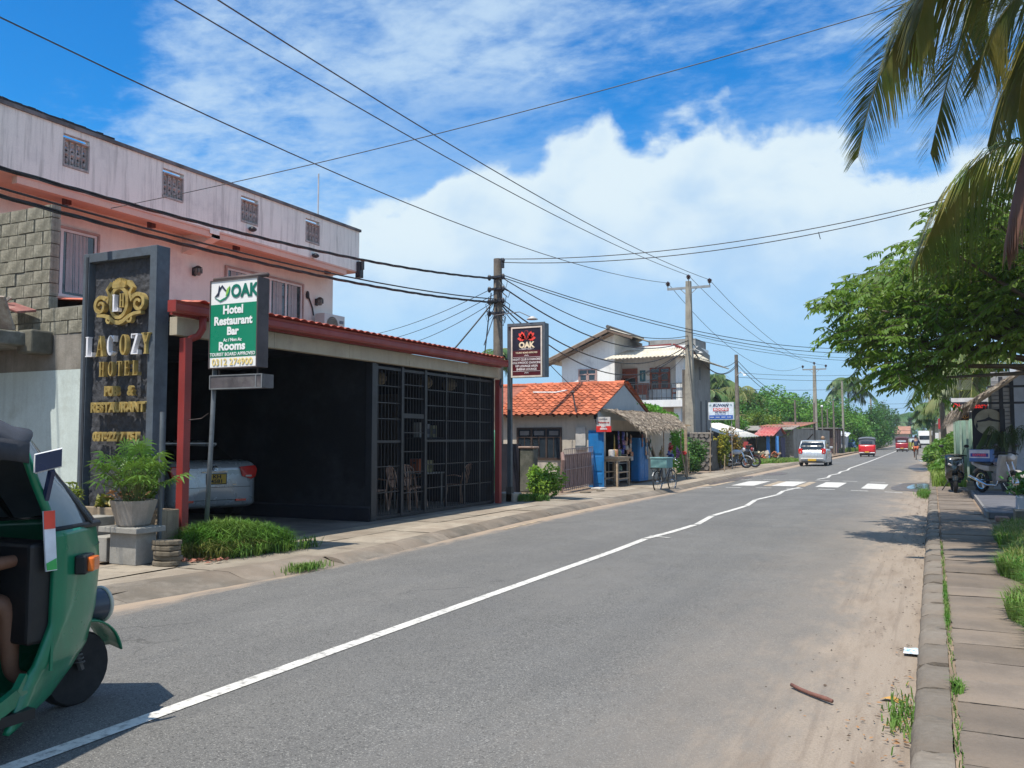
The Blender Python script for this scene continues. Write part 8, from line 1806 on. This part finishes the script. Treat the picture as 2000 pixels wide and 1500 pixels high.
# dispensary sign, sinhala sign, green fence, white hoarding
dsx = thing('dispensary_sign', 'black sign box with red lettering and white frame half hidden by the thatch', 'sign', (1.1, 33.2, 2.5))
g = MB(); g.box(.60, 1.72, 33.15, 33.3, 2.5, 2.98); g.build('case', mat('white_case', (.55, .55, .55), .6), dsx)
g = MB(); g.quad((.64, 33.14, 2.55), (1.70, 33.14, 2.55), (1.70, 33.14, 2.84), (.64, 33.14, 2.84)); g.build('face', BLB, dsx)
text('Dispensary', mat('sign_lit_red', (.85, .04, .03), .5, bump=0), dsx, (1.17, 33.13, 2.70), .235, FR_, .002, .004)
sn = thing('shop_name_sign', 'small black sign with orange curly Sinhala letters under the thatch tip', 'sign', (.9, 33.6, 2.3))
g = MB(); g.box(.62, 1.14, 33.5, 33.58, 2.22, 2.47); g.build('case', mat('orange_rim2', (.5, .22, .05), .6), sn)
g = MB(); g.quad((.635, 33.495, 2.235), (1.125, 33.495, 2.235), (1.125, 33.495, 2.455), (.635, 33.495, 2.455)); g.build('face', BLB, sn)
g = MB(); ORG = mat('sign_orange', (.85, .36, .04), .5, bump=0)
for k, (cx_, a0, a1, r_) in enumerate(((.70, 0, 5.2, .035), (.77, 1, 6.6, .04), (.80, 3.2, 6.0, .03), (.86, -1, 4.4, .042), (.94, 2.2, 7.2, .032), (1.0, 0, 5, .042), (1.07, 1.6, 6.4, .036))):
    ps = [(cx_ + r_ * math.cos(a0 + (a1 - a0) * i / 12), 33.488, 2.345 + r_ * 1.15 * math.sin(a0 + (a1 - a0) * i / 12)) for i in range(13)]; g.tube(ps, .008, 4, False)
    if k in (2, 5): g.tube([(cx_, 33.488, 2.30), (cx_ + .02, 33.488, 2.27), (cx_ + .05, 33.488, 2.275)], .007, 4, False)
g.build('sinhala_letters', ORG, sn)
gf = thing('green_fence', 'tall pale green corrugated sheet fence beyond the scooter', 'fence', (1.0, 36, .1))
GFM = mat('green_sheet', (.17, .26, .19), .7, .15, 1.5, (.12, .17, .13), .55, 2, bump=.1, streak=.3)
for k in range(7):
    y = 34.0 + k * .82; x = 1.22 - k * .06; g = MB(); g.grid(lambda u, v: (x + .022 * math.sin(u * 6 * 6.283) - .06 * u, y + .8 * u, .12 + 2.16 * v), 36, 1); g.build('sheet', GFM, gf, smooth=True, solid=.01)
g = MB(); g.grid(lambda u, v: (1.22 + .7 * u, 33.95 + .02 * math.sin(u * 30), .12 + 2.1 * v), 30, 1); g.build('sheet', GFM, gf, smooth=True, solid=.01)
for y in (34.0, 36.4, 38.9): g = MB(); g.box(1.05 - (y - 34) * .06, 1.12 - (y - 34) * .06, y - .04, y + .04, .1, 2.35); g.build('post', mat('pale_green_post', (.26, .34, .28), .8), gf)
wb = thing('shop_hoarding', 'white hoarding with a green leaf mark seen behind the tree leaves', 'sign', (1.5, 45, 3.5))
g = MB(); g.box(1.1, 1.95, 45, 45.1, 3.85, 4.75); g.build('board', SW, wb)
g = MB(); g.box(1.12, 1.9, 44.99, 44.998, 4.32, 4.36); g.build('red_line', SR, wb)
g = MB(); g.prism([(1.45, 4.75), (1.55, 4.45), (1.75, 4.40), (1.88, 4.75), (1.7, 4.95)], lambda u, v, w: (u, w, v), 44.97, 44.99); g.build('green_mark', mat('hoarding_green', (.03, .40, .18), .5), wb)
g = MB(); g.box(1.2, 2.6, 45.2, 47, .1, 3.8); g.build('building', mat('grey_building', (.10, .10, .11), .9), wb)
# scooter and small motorbike
sc = thing('scooter', 'glossy black scooter parked facing the camera on the right pavement', 'scooter', (.50, 27.2, .12), R(-88))
BG = mat('black_gloss2', (.010, .016, .020), .14, .1, 2, bump=0, coat=1., spec=.7)
for cx_ in (-.60, .62):
    g = MB(); g.ring((cx_, 0, .24), .19, .055, 'y', 26, 8); w_ = g.build('wheel', TYRE, sc, w=False, smooth=True); g = MB(); g.lathe([(.13, -.04), (.13, .04)], (cx_, 0, .24), 14, 'y'); g.build('rim', mat('dark_alloy', (.10, .10, .10), .4, metal=.6), w_, w=False)
secs = [(x, loft_sec(hw, z0, z1, .06)) for x, hw, z0, z1 in ((.34, .12, .30, .50), (.40, .22, .34, .95), (.50, .24, .42, 1.02), (.60, .20, .52, .98), (.68, .10, .60, .86))]
loft(secs).build('front_shield', BG, sc, w=False, smooth='auto')
secs = [(x, loft_sec(hw, z0, z1, .06)) for x, hw, z0, z1 in ((-.95, .06, .60, .74), (-.75, .15, .48, .76), (-.4, .18, .30, .74), (-.1, .17, .28, .66), (.02, .14, .28, .40))]
loft(secs).build('rear_body', BG, sc, w=False, smooth='auto')
g = MB(); g.box(-.05, .42, -.16, .16, .26, .33); g.build('footboard', TRIM, sc, w=False, bev=.02)
g = MB(); g.prism([(-.85, .76), (-.1, .70), (-.1, .76), (-.4, .80), (-.85, .86)], lambda u, v, w: (u, w, v), -.14, .14); g.build('seat', TRIM, sc, w=False, bev=.03)
for s in (-1, 1):
    g = MB(); g.obox((.655, s * .105, .76), (.06, .13, .05), (s * .5, .5, 0)); g.build('headlight', CLR, sc, w=False, bev=.01)
    g = MB(); g.tube([(.42, s * .2, 1.05), (.44, s * .28, 1.24)], .008, 4); g.ell((.44, s * .31, 1.27), (.02, .07, .045), 10, 6); g.build('mirror', TRIM, sc, w=False)
g = MB(); g.box(.60, .63, -.17, .17, .93, .97); g.build('chrome_strip', CHROME, sc, w=False)
g = MB(); g.tube([(.36, -.32, 1.0), (.42, -.1, 1.04), (.42, .1, 1.04), (.36, .32, 1.0)], .018, 6); g.build('handlebar', TRIM, sc, w=False)
g = MB(); g.beam((.62, 0, .24), (.48, 0, .6), .10, .04); g.prism([(.85, .34), (.72, .47), (.5, .46), (.40, .36), (.5, .42), (.7, .43)], lambda u, v, w: (u, w, v), -.07, .07); g.build('mudguard', BG, sc, w=False)
g = MB(); g.tube([(-.9, .18, .38), (-.35, .16, .28)], .05, 8); g.build('exhaust', mat('purple_chrome', (.4, .2, .35), .25, metal=.7), sc, w=False)
g = MB(); g.tube([(-.1, -.12, .3), (-.12, -.30, .02)], .014, 5); g.build('kickstand', TRIM, sc, w=False)
mb = motorcycle('small_motorbike', 'small blue motorbike with grey leg shield and delivery box standing across the pavement', (1.46, 25.0, .205), R(-58), DBP, mat('grey_leg_shield', (.36, .33, .30), .5, bump=0), grp=None)
g = MB(); g.prism([(.20, .34), (.30, .34), (.46, .98), (.34, 1.0), (.26, .8)], lambda u, v, w: (u, w, v), -.22, .22); g.build('leg_shield', MATS['grey_leg_shield'], mb, w=False, bev=.02)
dbx = thing('delivery_box', 'blue and white box with a red lettered label on the small motorbike', 'box', (1.18, 25.50, 1.0), R(-18))
g = MB(); g.box(-.30, .20, -.2, .2, 0, .32); g.build('body', mat('box_blue', (.05, .14, .36), .5), dbx, w=False, bev=.02)
g = MB(); g.box(-.29, .19, -.206, -.201, .10, .31); lb2 = g.build('label_panel', mat('label_white', (.55, .55, .62), .5, bump=0), dbx, w=False)
g = MB(); g.box(-.26, .16, -.210, -.207, .13, .22); g.build('label_band', mat('label_navy', (.03, .04, .25), .5, bump=0), dbx, w=False)
text('EXPRESS', SR if False else mat('label_red', (.75, .08, .12), .5, bump=0), dbx, (-.05, -.212, .175), .085, (R(90), 0, 0), .001, .003, w=False)
# ramp slabs, planter pot, crate, brick
rp = thing('stone_ramp', 'grey stone paved step beside the right pavement under the motorbike', 'step', (1.3, 22, .1))
for k in range(8):
    g = MB(); g.box(.93, 1.9, 18.9 + k * .95, 18.9 + k * .95 + .93, .08, .20 + .002 * (k % 2)); g.build('slab', mat('grey_step', (.12, .12, .13), .85, .15, 2, bump=.3, bs=40), rp, bev=.01)
g = MB(); g.box(.88, .925, 18.9, 26.5, .08, .21); g.build('edge_stone', mat('pale_edge', (.22, .21, .20), .85), rp)
wp = thing('potted_plant', 'leafy plant in a white tub at the right frame edge', 'potted plant', (1.62, 19.7, .12))
g = MB(); g.box(-.17, .6, -.2, .25, 0, .36); g.build('tub', mat('white_tub', (.50, .52, .54), .6, .1, 3), wp, w=False, bev=.03)
V, F = leaves(np.array([(.1 + nr.normal() * .19, nr.normal() * .15, .40 + abs(nr.normal()) * .20) for _ in range(420)]), .12, .6); arr_mesh('leaves', V, F, leaf('broad_leaf', (.05, .17, .03), (.09, .24, .04), .2), wp, w=False)
g = MB(); [g.tube([(0, 0, .3), (.1 * (k - 1), .05 * k, .62)], .008, 4) for k in range(4)]; g.build('stems', STEM, wp, w=False)
ct = thing('wooden_crate', 'weathered wooden crate at the right frame edge under the white tub', 'crate', (1.45, 16.4, .12))
for k in range(3): g = MB(); g.box(-.26, .5, -.02, 0, .01 + k * .1, .10 + k * .1); g.build('slat', mat('mossy_plank', (.13, .12, .09), .9, .3, 6, bump=.4, bs=20), ct, w=False)
g = MB(); g.box(-.26, .5, 0, .5, 0, .3); g.build('body', MATS['mossy_plank'], ct, w=False)
g = MB(); g.box(.98, 1.2, 17.9, 18.25, .10, .19); tag(g.build('brick', mat('brick_dull', (.24, .13, .10), .9, .2, 6, bump=.5, bs=30), bev=.02), 'dull reddish brick lying at the corner of the stone step', 'brick')
# vegetation along the right side
GB1 = leaf('bush_leaf', (.08, .21, .02), (.17, .26, .05), .28, .5, .8)
shrub('roadside_bush', 'bright green bush growing beyond the scooter on the right', 'bush', (.75, 42, .1), .8, 3.0, 1.7, 3200, .22, GB1, 61, clump=16, zmin=.03, group='bushes on the right verge')
shrub('roadside_bush', 'weedy bush leaning over the kerb left of the scooter', 'bush', (.35, 35, .1), .55, 1.8, .8, 2400, .16, GB1, 62, clump=14, zmin=.03, group='bushes on the right verge')
shrub('roadside_bush', 'low pale green bush further along the right kerb', 'bush', (.25, 58, .1), .9, 5.0, 1.3, 2600, .3, GB1, 63, clump=16, zmin=.03, group='bushes on the right verge')
def rect(x0, x1, y0, y1, z):
    return lambda g, n_: np.stack([g.uniform(x0, x1, n_), g.uniform(y0, y1, n_), np.full(n_, z)], 1)
grass('verge_grass', rect(-.05, .9, 29.8, 46, .10), 7000, .45, leaf('weed_green', (.14, .26, .03), (.26, .30, .08), .28, vs=2), 71, .7, wd=.012)
def edge_grass(g, n_):
    y = g.uniform(6.8, 16, n_); x0 = .62 + .10 * (y - 6.8) * .35 + .10 * np.sin(y * 2.1) + .06 * np.sin(y * 5); x = x0 + g.exponential(.22, n_); return np.stack([x, y, np.full(n_, .10)], 1)
grass('verge_grass', edge_grass, 14000, .26, GRASS1, 72, .9, wd=.006); grass('verge_grass', lambda g, n_: edge_grass(g, n_) + np.array([0.05, 0, 0]), 4500, .30, GRASS2, 73, 1.0, wd=.005)
def joint(g, n_):
    y = np.concatenate([g.normal(9.4, .35, n_ // 3), g.normal(8.4, .3, n_ // 3), g.uniform(4, 14, n_ // 3)]); return np.stack([.07 + g.normal(0, .008, len(y)), y, np.full(len(y), .105)], 1)
grass('joint_grass', joint, 1500, .045, GRASS1, 74, 1.0, wd=.003)
grass('joint_grass', lambda g, n_: np.stack([g.normal(-.20, .05, n_), g.normal(5.55, .22, n_), np.full(n_, .01)], 1), 170, .07, GRASS1, 75, 1.0, wd=.005)
grass('joint_grass', lambda g, n_: np.stack([g.normal(.09, .015, n_), g.normal(5.9, .05, n_), np.full(n_, .11)], 1), 120, .07, GRASS1, 76, 1.0, wd=.005)
grass('joint_grass', lambda g, n_: np.stack([g.normal(-6.82, .07, n_), g.normal(8.3, .15, n_), np.full(n_, .04)], 1), 420, .10, GRASS1, 77, 1.0, wd=.005)
grass('joint_grass', lambda g, n_: np.stack([g.normal(-.25, .08, n_), g.normal(27.0, .7, n_), np.full(n_, .01)], 1), 900, .16, GRASS1, 78, .9, wd=.008)
V, F = leaves(np.stack([-.16 - nr.exponential(.10, 130), nr.normal(5.45, .45, 130), np.full(130, .012) + nr.random(130) * .008], 1), .034, .3, .97); stuff(arr_mesh('leaf_litter', V, F, BROWNL))
V, F = leaves(np.stack([-.16 - nr.exponential(.16, 300), nr.uniform(5, 24, 300), np.full(300, .014)], 1), .028, .5, .97); stuff(arr_mesh('leaf_litter', V, F, mat('dark_litter', (.09, .06, .04), .9)))
# stick, litter
sk = MB(); sk.tube([(-.86, 5.86, .035), (-.80, 5.80, .03), (-.72, 5.73, .028), (-.63, 5.66, .03), (-.59, 5.63, .028)], [.012, .0125, .013, .015, .012], 8); tag(sk.build('stick', mat('reddish_stick', (.17, .075, .055), .8, .2, 30, bump=.3, bs=80), smooth=True), 'reddish brown stick lying on the sandy road edge', 'stick')
g = MB(); g.grid(lambda u, v: (-.24 + .12 * u, 7.12 + .20 * v, .012 + .012 * math.sin(u * 7) * math.sin(v * 6) + .012), 8, 8); wp_ = g.build('snack_wrapper', mat('wrapper_blue', (.05, .30, .55), .35, .1, 8, (.75, .75, .75), .45, 22, bump=0), smooth=True); tag(wp_, 'crumpled blue and white wrapper by the right kerb', 'wrapper')
g = MB(); g.grid(lambda u, v: (-.34 + .13 * u + .03 * v, 5.86 + .06 * v, .012 + .01 * math.sin(u * 5)), 5, 3); tag(g.build('dry_leaf', mat('orange_dry_leaf', (.55, .30, .07), .8)), 'orange dry leaf on the road by the kerb', 'leaf')
for i, (x, y, r_) in enumerate(((-.20, 30.0 - 1.9, .22), (-.3, 27.6, .16))): g = MB(); g.ell((x, y, .02), (r_, r_ * 1.6, .07), 9, 5); tag(g.build('rubble_stone', STN), ('bigger' if i == 0 else 'smaller') + ' pale stone lump by the right kerb near the puddle', 'stone')
q = random.Random(12); g = MB()
for k in range(120): x = -.15 - abs(q.gauss(0, .5)); y = q.uniform(4.5, 22); g.ell((x, y, crown(x) + .002), (q.uniform(.003, .009), q.uniform(.003, .009), .004), 5, 3)
stuff(g.build('gravel', STN))
# far right buildings
fr_ = thing('far_shop', 'distant cream building with a red sign on the right side', 'building', (.9, 75, .1))
g = MB(); g.box(.45, 5, 74, 80, .1, 2.9); g.build('wall', BEI, fr_); g = MB(); g.box(.40, .9, 73.9, 73.98, 2.3, 3.1); g.build('red_sign', mat('dull_red', (.35, .03, .03), .6), fr_)
g = MB(); g.box(.5, .75, 73.95, 73.99, .4, 1.3); g.build('window', DKGL, fr_)
fr2 = thing('far_house', 'distant yellowish house front by the palms on the right', 'building', (.6, 95, .1))
g = MB(); g.box(.1, 4, 93, 100, .1, 2.9); g.build('wall', mat('yellowish_wall', (.5, .45, .30), .85), fr2); g = MB(); g.box(-.1, 4.2, 92.6, 100.2, 2.92, 3.05); g.build('roof', mat('far_roof', (.3, .28, .26), .9), fr2)
g = MB(); g.box(.2, .6, 92.95, 92.99, 1.2, 2.1); g.build('window', WHP, fr2)
fh = thing('far_roofs', 'distant low house with a faded orange roof at the end of the road', 'house', (-8, 190, .0))
g = MB(); g.box(-14, -4.5, 190, 200, 0, 2.4); g.build('wall', mat('far_wall', (.5, .47, .42), .85), fh); g = MB(); g.prism([(189, 2.4), (195, 4.0), (201, 2.4)], lambda u, v, w: (w, u, v), -14.5, -4.0); g.build('roof', mat('far_orange_roof', (.34, .17, .11), .9, .2, 1), fh)

# =============================================================== TREES AND PALMS
TR1 = leaf('tree_leaf_green', (.065, .205, .018), (.13, .28, .035), .22, .5, .25); TR2 = leaf('tree_leaf_dark', (.038, .135, .018), (.07, .19, .028), .2, .5, .25); TR3 = leaf('tree_leaf_yellow', (.19, .24, .03), (.09, .19, .025), .25, .5, .3); TR4 = leaf('tree_leaf_far', (.05, .125, .04), (.065, .15, .05), .18, .5, .2)
def tree(lb, x, y, h, rx, ry, n_, size, m, seed, z0=.12, cl=22, name='tree', group='trees along the left side'):
    t = thing(name, lb, 'tree', (x, y, .05), group=group); g = np.random.default_rng(seed); C = []; s = MB(); s.tube([(0, 0, 0), (.1, 0, h * .3), (0, .1, h * .55)], [.045 * h, .032 * h, .02 * h], 8)
    for k in range(cl):
        a = g.uniform(0, 6.283); r_ = g.random() ** .5; zt = g.random()
        c = np.array([math.cos(a) * r_ * rx * .78, math.sin(a) * r_ * ry * .78, h * (z0 + (1 - z0) * (.10 + .78 * zt * (1.0 - .35 * r_ ** 2)))]); rr = g.uniform(.22, .36)
        kk = n_ // cl; u = g.normal(size=(kk, 3)); u /= np.linalg.norm(u, axis=1)[:, None]; u *= (g.random(kk)[:, None] ** .28)
        lump = 1 + .3 * np.sin(u[:, :1] * 6 + k) * np.sin(u[:, 2:] * 5 + k)
        C.append(c + u * lump * np.array([rx * rr, ry * rr, h * rr * .55])); s.tube([(0, .05, h * .4), tuple(c * .6 + np.array([0, 0, h * .15])), tuple(c)], [.015 * h, .009 * h, .004 * h], 5, False)
    C = np.concatenate(C); C = C[C[:, 2] > .15]; V, F = leaves(C, size, .5, .35, .1, g); arr_mesh('crown', V, F, m, t, w=False); s.build('trunk', BK, t, w=False, smooth=True); return t
tree('round mid green tree just right of the rooms sign', -14.2, 66, 3.9, 2.3, 3, 5000, .20, TR2, 101, cl=18)
tree('yellow green tree among the dark ones behind the small hut', -12.6, 70, 4.3, 1.9, 3, 5200, .20, TR3, 102, cl=16)
tree('dark tree rising behind the yellow green one', -15.5, 84, 5.8, 3.4, 5, 8000, .26, TR2, 103)
tree('broad green tree at the peak of the left tree mass', -15.0, 104, 8.0, 4.6, 7, 13000, .30, TR1, 104, cl=30)
tree('tall dark green tree next to the peak of the tree mass', -14.0, 122, 8.9, 4.6, 8, 12000, .34, TR2, 105, cl=28)
tree('wide green tree behind the block shed', -11.8, 112, 6.3, 3.4, 6, 10000, .30, TR1, 106, cl=26)
tree('bushy bright green tree overhanging behind the pale kiosk', -9.6, 116, 5.9, 3.2, 6, 10000, .28, TR1, 107, z0=.03, cl=28)
tree('dark green tree right of the pale kiosk', -7.9, 128, 6.7, 3.3, 6, 9000, .30, TR2, 108, z0=.03, cl=26)
tree('round tree with feathery top nearest the road end', -7.6, 146, 7.8, 3.2, 6, 9000, .30, TR4, 109, z0=.05, cl=22)
tree('low tree at the road side below the round one', -8.4, 136, 4.6, 2.6, 5, 5000, .30, TR3, 110, z0=.02, cl=16)
tree('small green tree behind the small hut', -13.0, 62, 3.4, 1.8, 2, 2600, .20, TR1, 111, cl=12)
q = random.Random(50)
# the far belt of trees that closes the view
C = []; g = np.random.default_rng(8)
for k in range(260):
    x = g.uniform(-260, 160); y = g.uniform(235, 330); h = g.uniform(5, 10); kk = 46; u = g.normal(size=(kk, 3)); u /= np.linalg.norm(u, axis=1)[:, None]; C.append(np.array([x, y, h * .5]) + u * (g.random(kk)[:, None] ** .3) * np.array([5.5, 4, h * .5]))
C = np.concatenate(C); V, F = leaves(C, 1.5, .7, .3, .1, g); stuff(arr_mesh('far_woods', V, F, TR4))
C = []
for k in range(90):
    x = g.uniform(-75, -22); y = g.uniform(55, 175); h = g.uniform(3.5, 6) * (1 + (y - 55) / 400); kk = 110; u = g.normal(size=(kk, 3)); u /= np.linalg.norm(u, axis=1)[:, None]; C.append(np.array([x, y, h * .5]) + u * (g.random(kk)[:, None] ** .3) * np.array([3.2, 3, h * .5]))
C = np.concatenate(C); V, F = leaves(C, .7, .6, .3, .1, g); stuff(arr_mesh('back_woods', V, F, TR2))
def palm(lb, x, y, h, r_, m, seed, nf=15, dens=.16, lw=.05, cat='palm tree', group='coconut palms', lean=.3, L_=None, hang=.7):
    t = thing('coconut_palm', lb, cat, (x, y, .05), group=group); q = random.Random(seed); lx, ly = q.uniform(-lean, lean), q.uniform(-lean, lean)
    g = MB(); g.tube([(0, 0, 0), (lx * .4, ly * .4, h * .5), (lx, ly, h)], [.17, .12, .10], 8); g.build('trunk', MATS['palm_trunk'], t, w=False, smooth=True); V, F, S = [], [], []; rb_ = MB()
    for k in range(nf):
        a = 6.283 * k * 1.618 / 1.0 + q.uniform(-.25, .25); e = q.uniform(-.5, 1.15); rr = r_ * q.uniform(.8, 1.1); up = math.sin(e); co = math.cos(e) * .75 + .25
        ps = bez([(lx, ly, h)] + [(lx + math.cos(a) * rr * f * co, ly + math.sin(a) * rr * f * co, h + rr * (up * f * .75 - .62 * f * f)) for f in (.35, .7, 1.0)], 4)
        frond(V, F, S, ps, L_ or r_ * .30, lw, hang, dens, 2, q, start=.10); rb_.tube(ps, .02, 3, False)
    o = arr_mesh('fronds', [tuple(v) for v in V], F, m, t, w=False); rb_.build('ribs', RACH, t, w=False); return t
PF = leaf('palm_far_leaf', (.085, .14, .03), (.15, .17, .05), .22, .5, .4); PG = leaf('palm_mid_leaf', (.05, .12, .03), (.10, .15, .04), .2, .5, .4)
for a in (('palm just right of the white house eave, tallest there', -19.5, 88, 7.6, 3.0, PG, 1), ('yellowish palm below the tall one behind the white house', -17.8, 82, 4.6, 2.8, PF, 2), ('palm with drooping fronds left of the slim pole', -16.6, 84, 6.0, 2.8, PF, 3), ('low palm behind the rooms sign', -15.6, 78, 3.6, 2.6, PF, 4), ('palm half hidden at the back corner of the white house', -19.0, 80, 5.6, 2.6, PG, 5),
          ('palm behind the gable left of the white house', -40.5, 90, 7.4, 3.0, PF, 6), ('second palm left of the white house behind the orange roof', -36.5, 88, 6.6, 3.0, PG, 7), ('third palm peeping over the orange roof near the black sign', -42.5, 84, 5.0, 3.0, PF, 8), ('palm top seen behind the old cable pole', -30.5, 60, 8.3, 2.0, PG, 9), ('tall lone palm rising over the left tree mass', -10.6, 130, 9.6, 3.6, PG, 10)):
    palm(a[0], *a[1:6], a[6], nf=26, dens=.32, lw=.09, L_=a[4] * .40)
for a in (('bushy palm hanging behind the spreading tree on the right', .55, 48, 5.6, 2.3, PG, 21), ('second palm behind the spreading tree further right', 1.6, 44, 5.2, 2.2, PF, 22), ('palm over the distant right buildings', .0, 88, 4.6, 2.2, PG, 23), ('palm just behind the thatch tip on the right', 1.35, 52, 4.6, 2.2, PF, 24), ('small far palm by the white truck', -1.6, 205, 5.6, 3.0, TR4, 25), ('far palm left of the truck over the road end', -7.5, 215, 6.5, 3.0, TR4, 26), ('far palm nearest the round tree at the road end', -11.5, 210, 6.8, 3.0, TR4, 27), ('far palm above the distant orange roof', -4.3, 220, 7.0, 3.2, TR4, 28)):
    palm(a[0], *a[1:6], a[6], nf=24, dens=.5 if a[2] < 60 else .25, lw=.045 if a[2] < 60 else .12, L_=a[4] * .38)

# =============================================================== AIR
hz = MB(); hz.box(-420, 420, -20, 360, -1.2, 16); hz_o = hz.build('haze', (lambda m: m)(bpy.data.materials.new('haze_air')))
hm = bpy.data.materials['haze_air']; hm.use_nodes = True; ht = hm.node_tree; ht.nodes.clear()
pv = ht.nodes.new('ShaderNodeVolumePrincipled'); pv.inputs['Color'].default_value = (.80, .90, 1, 1); pv.inputs['Density'].default_value = .00045; pv.inputs['Anisotropy'].default_value = .2
ou = ht.nodes.new('ShaderNodeOutputMaterial'); ht.links.new(pv.outputs[0], ou.inputs['Volume'])
stuff(hz_o)
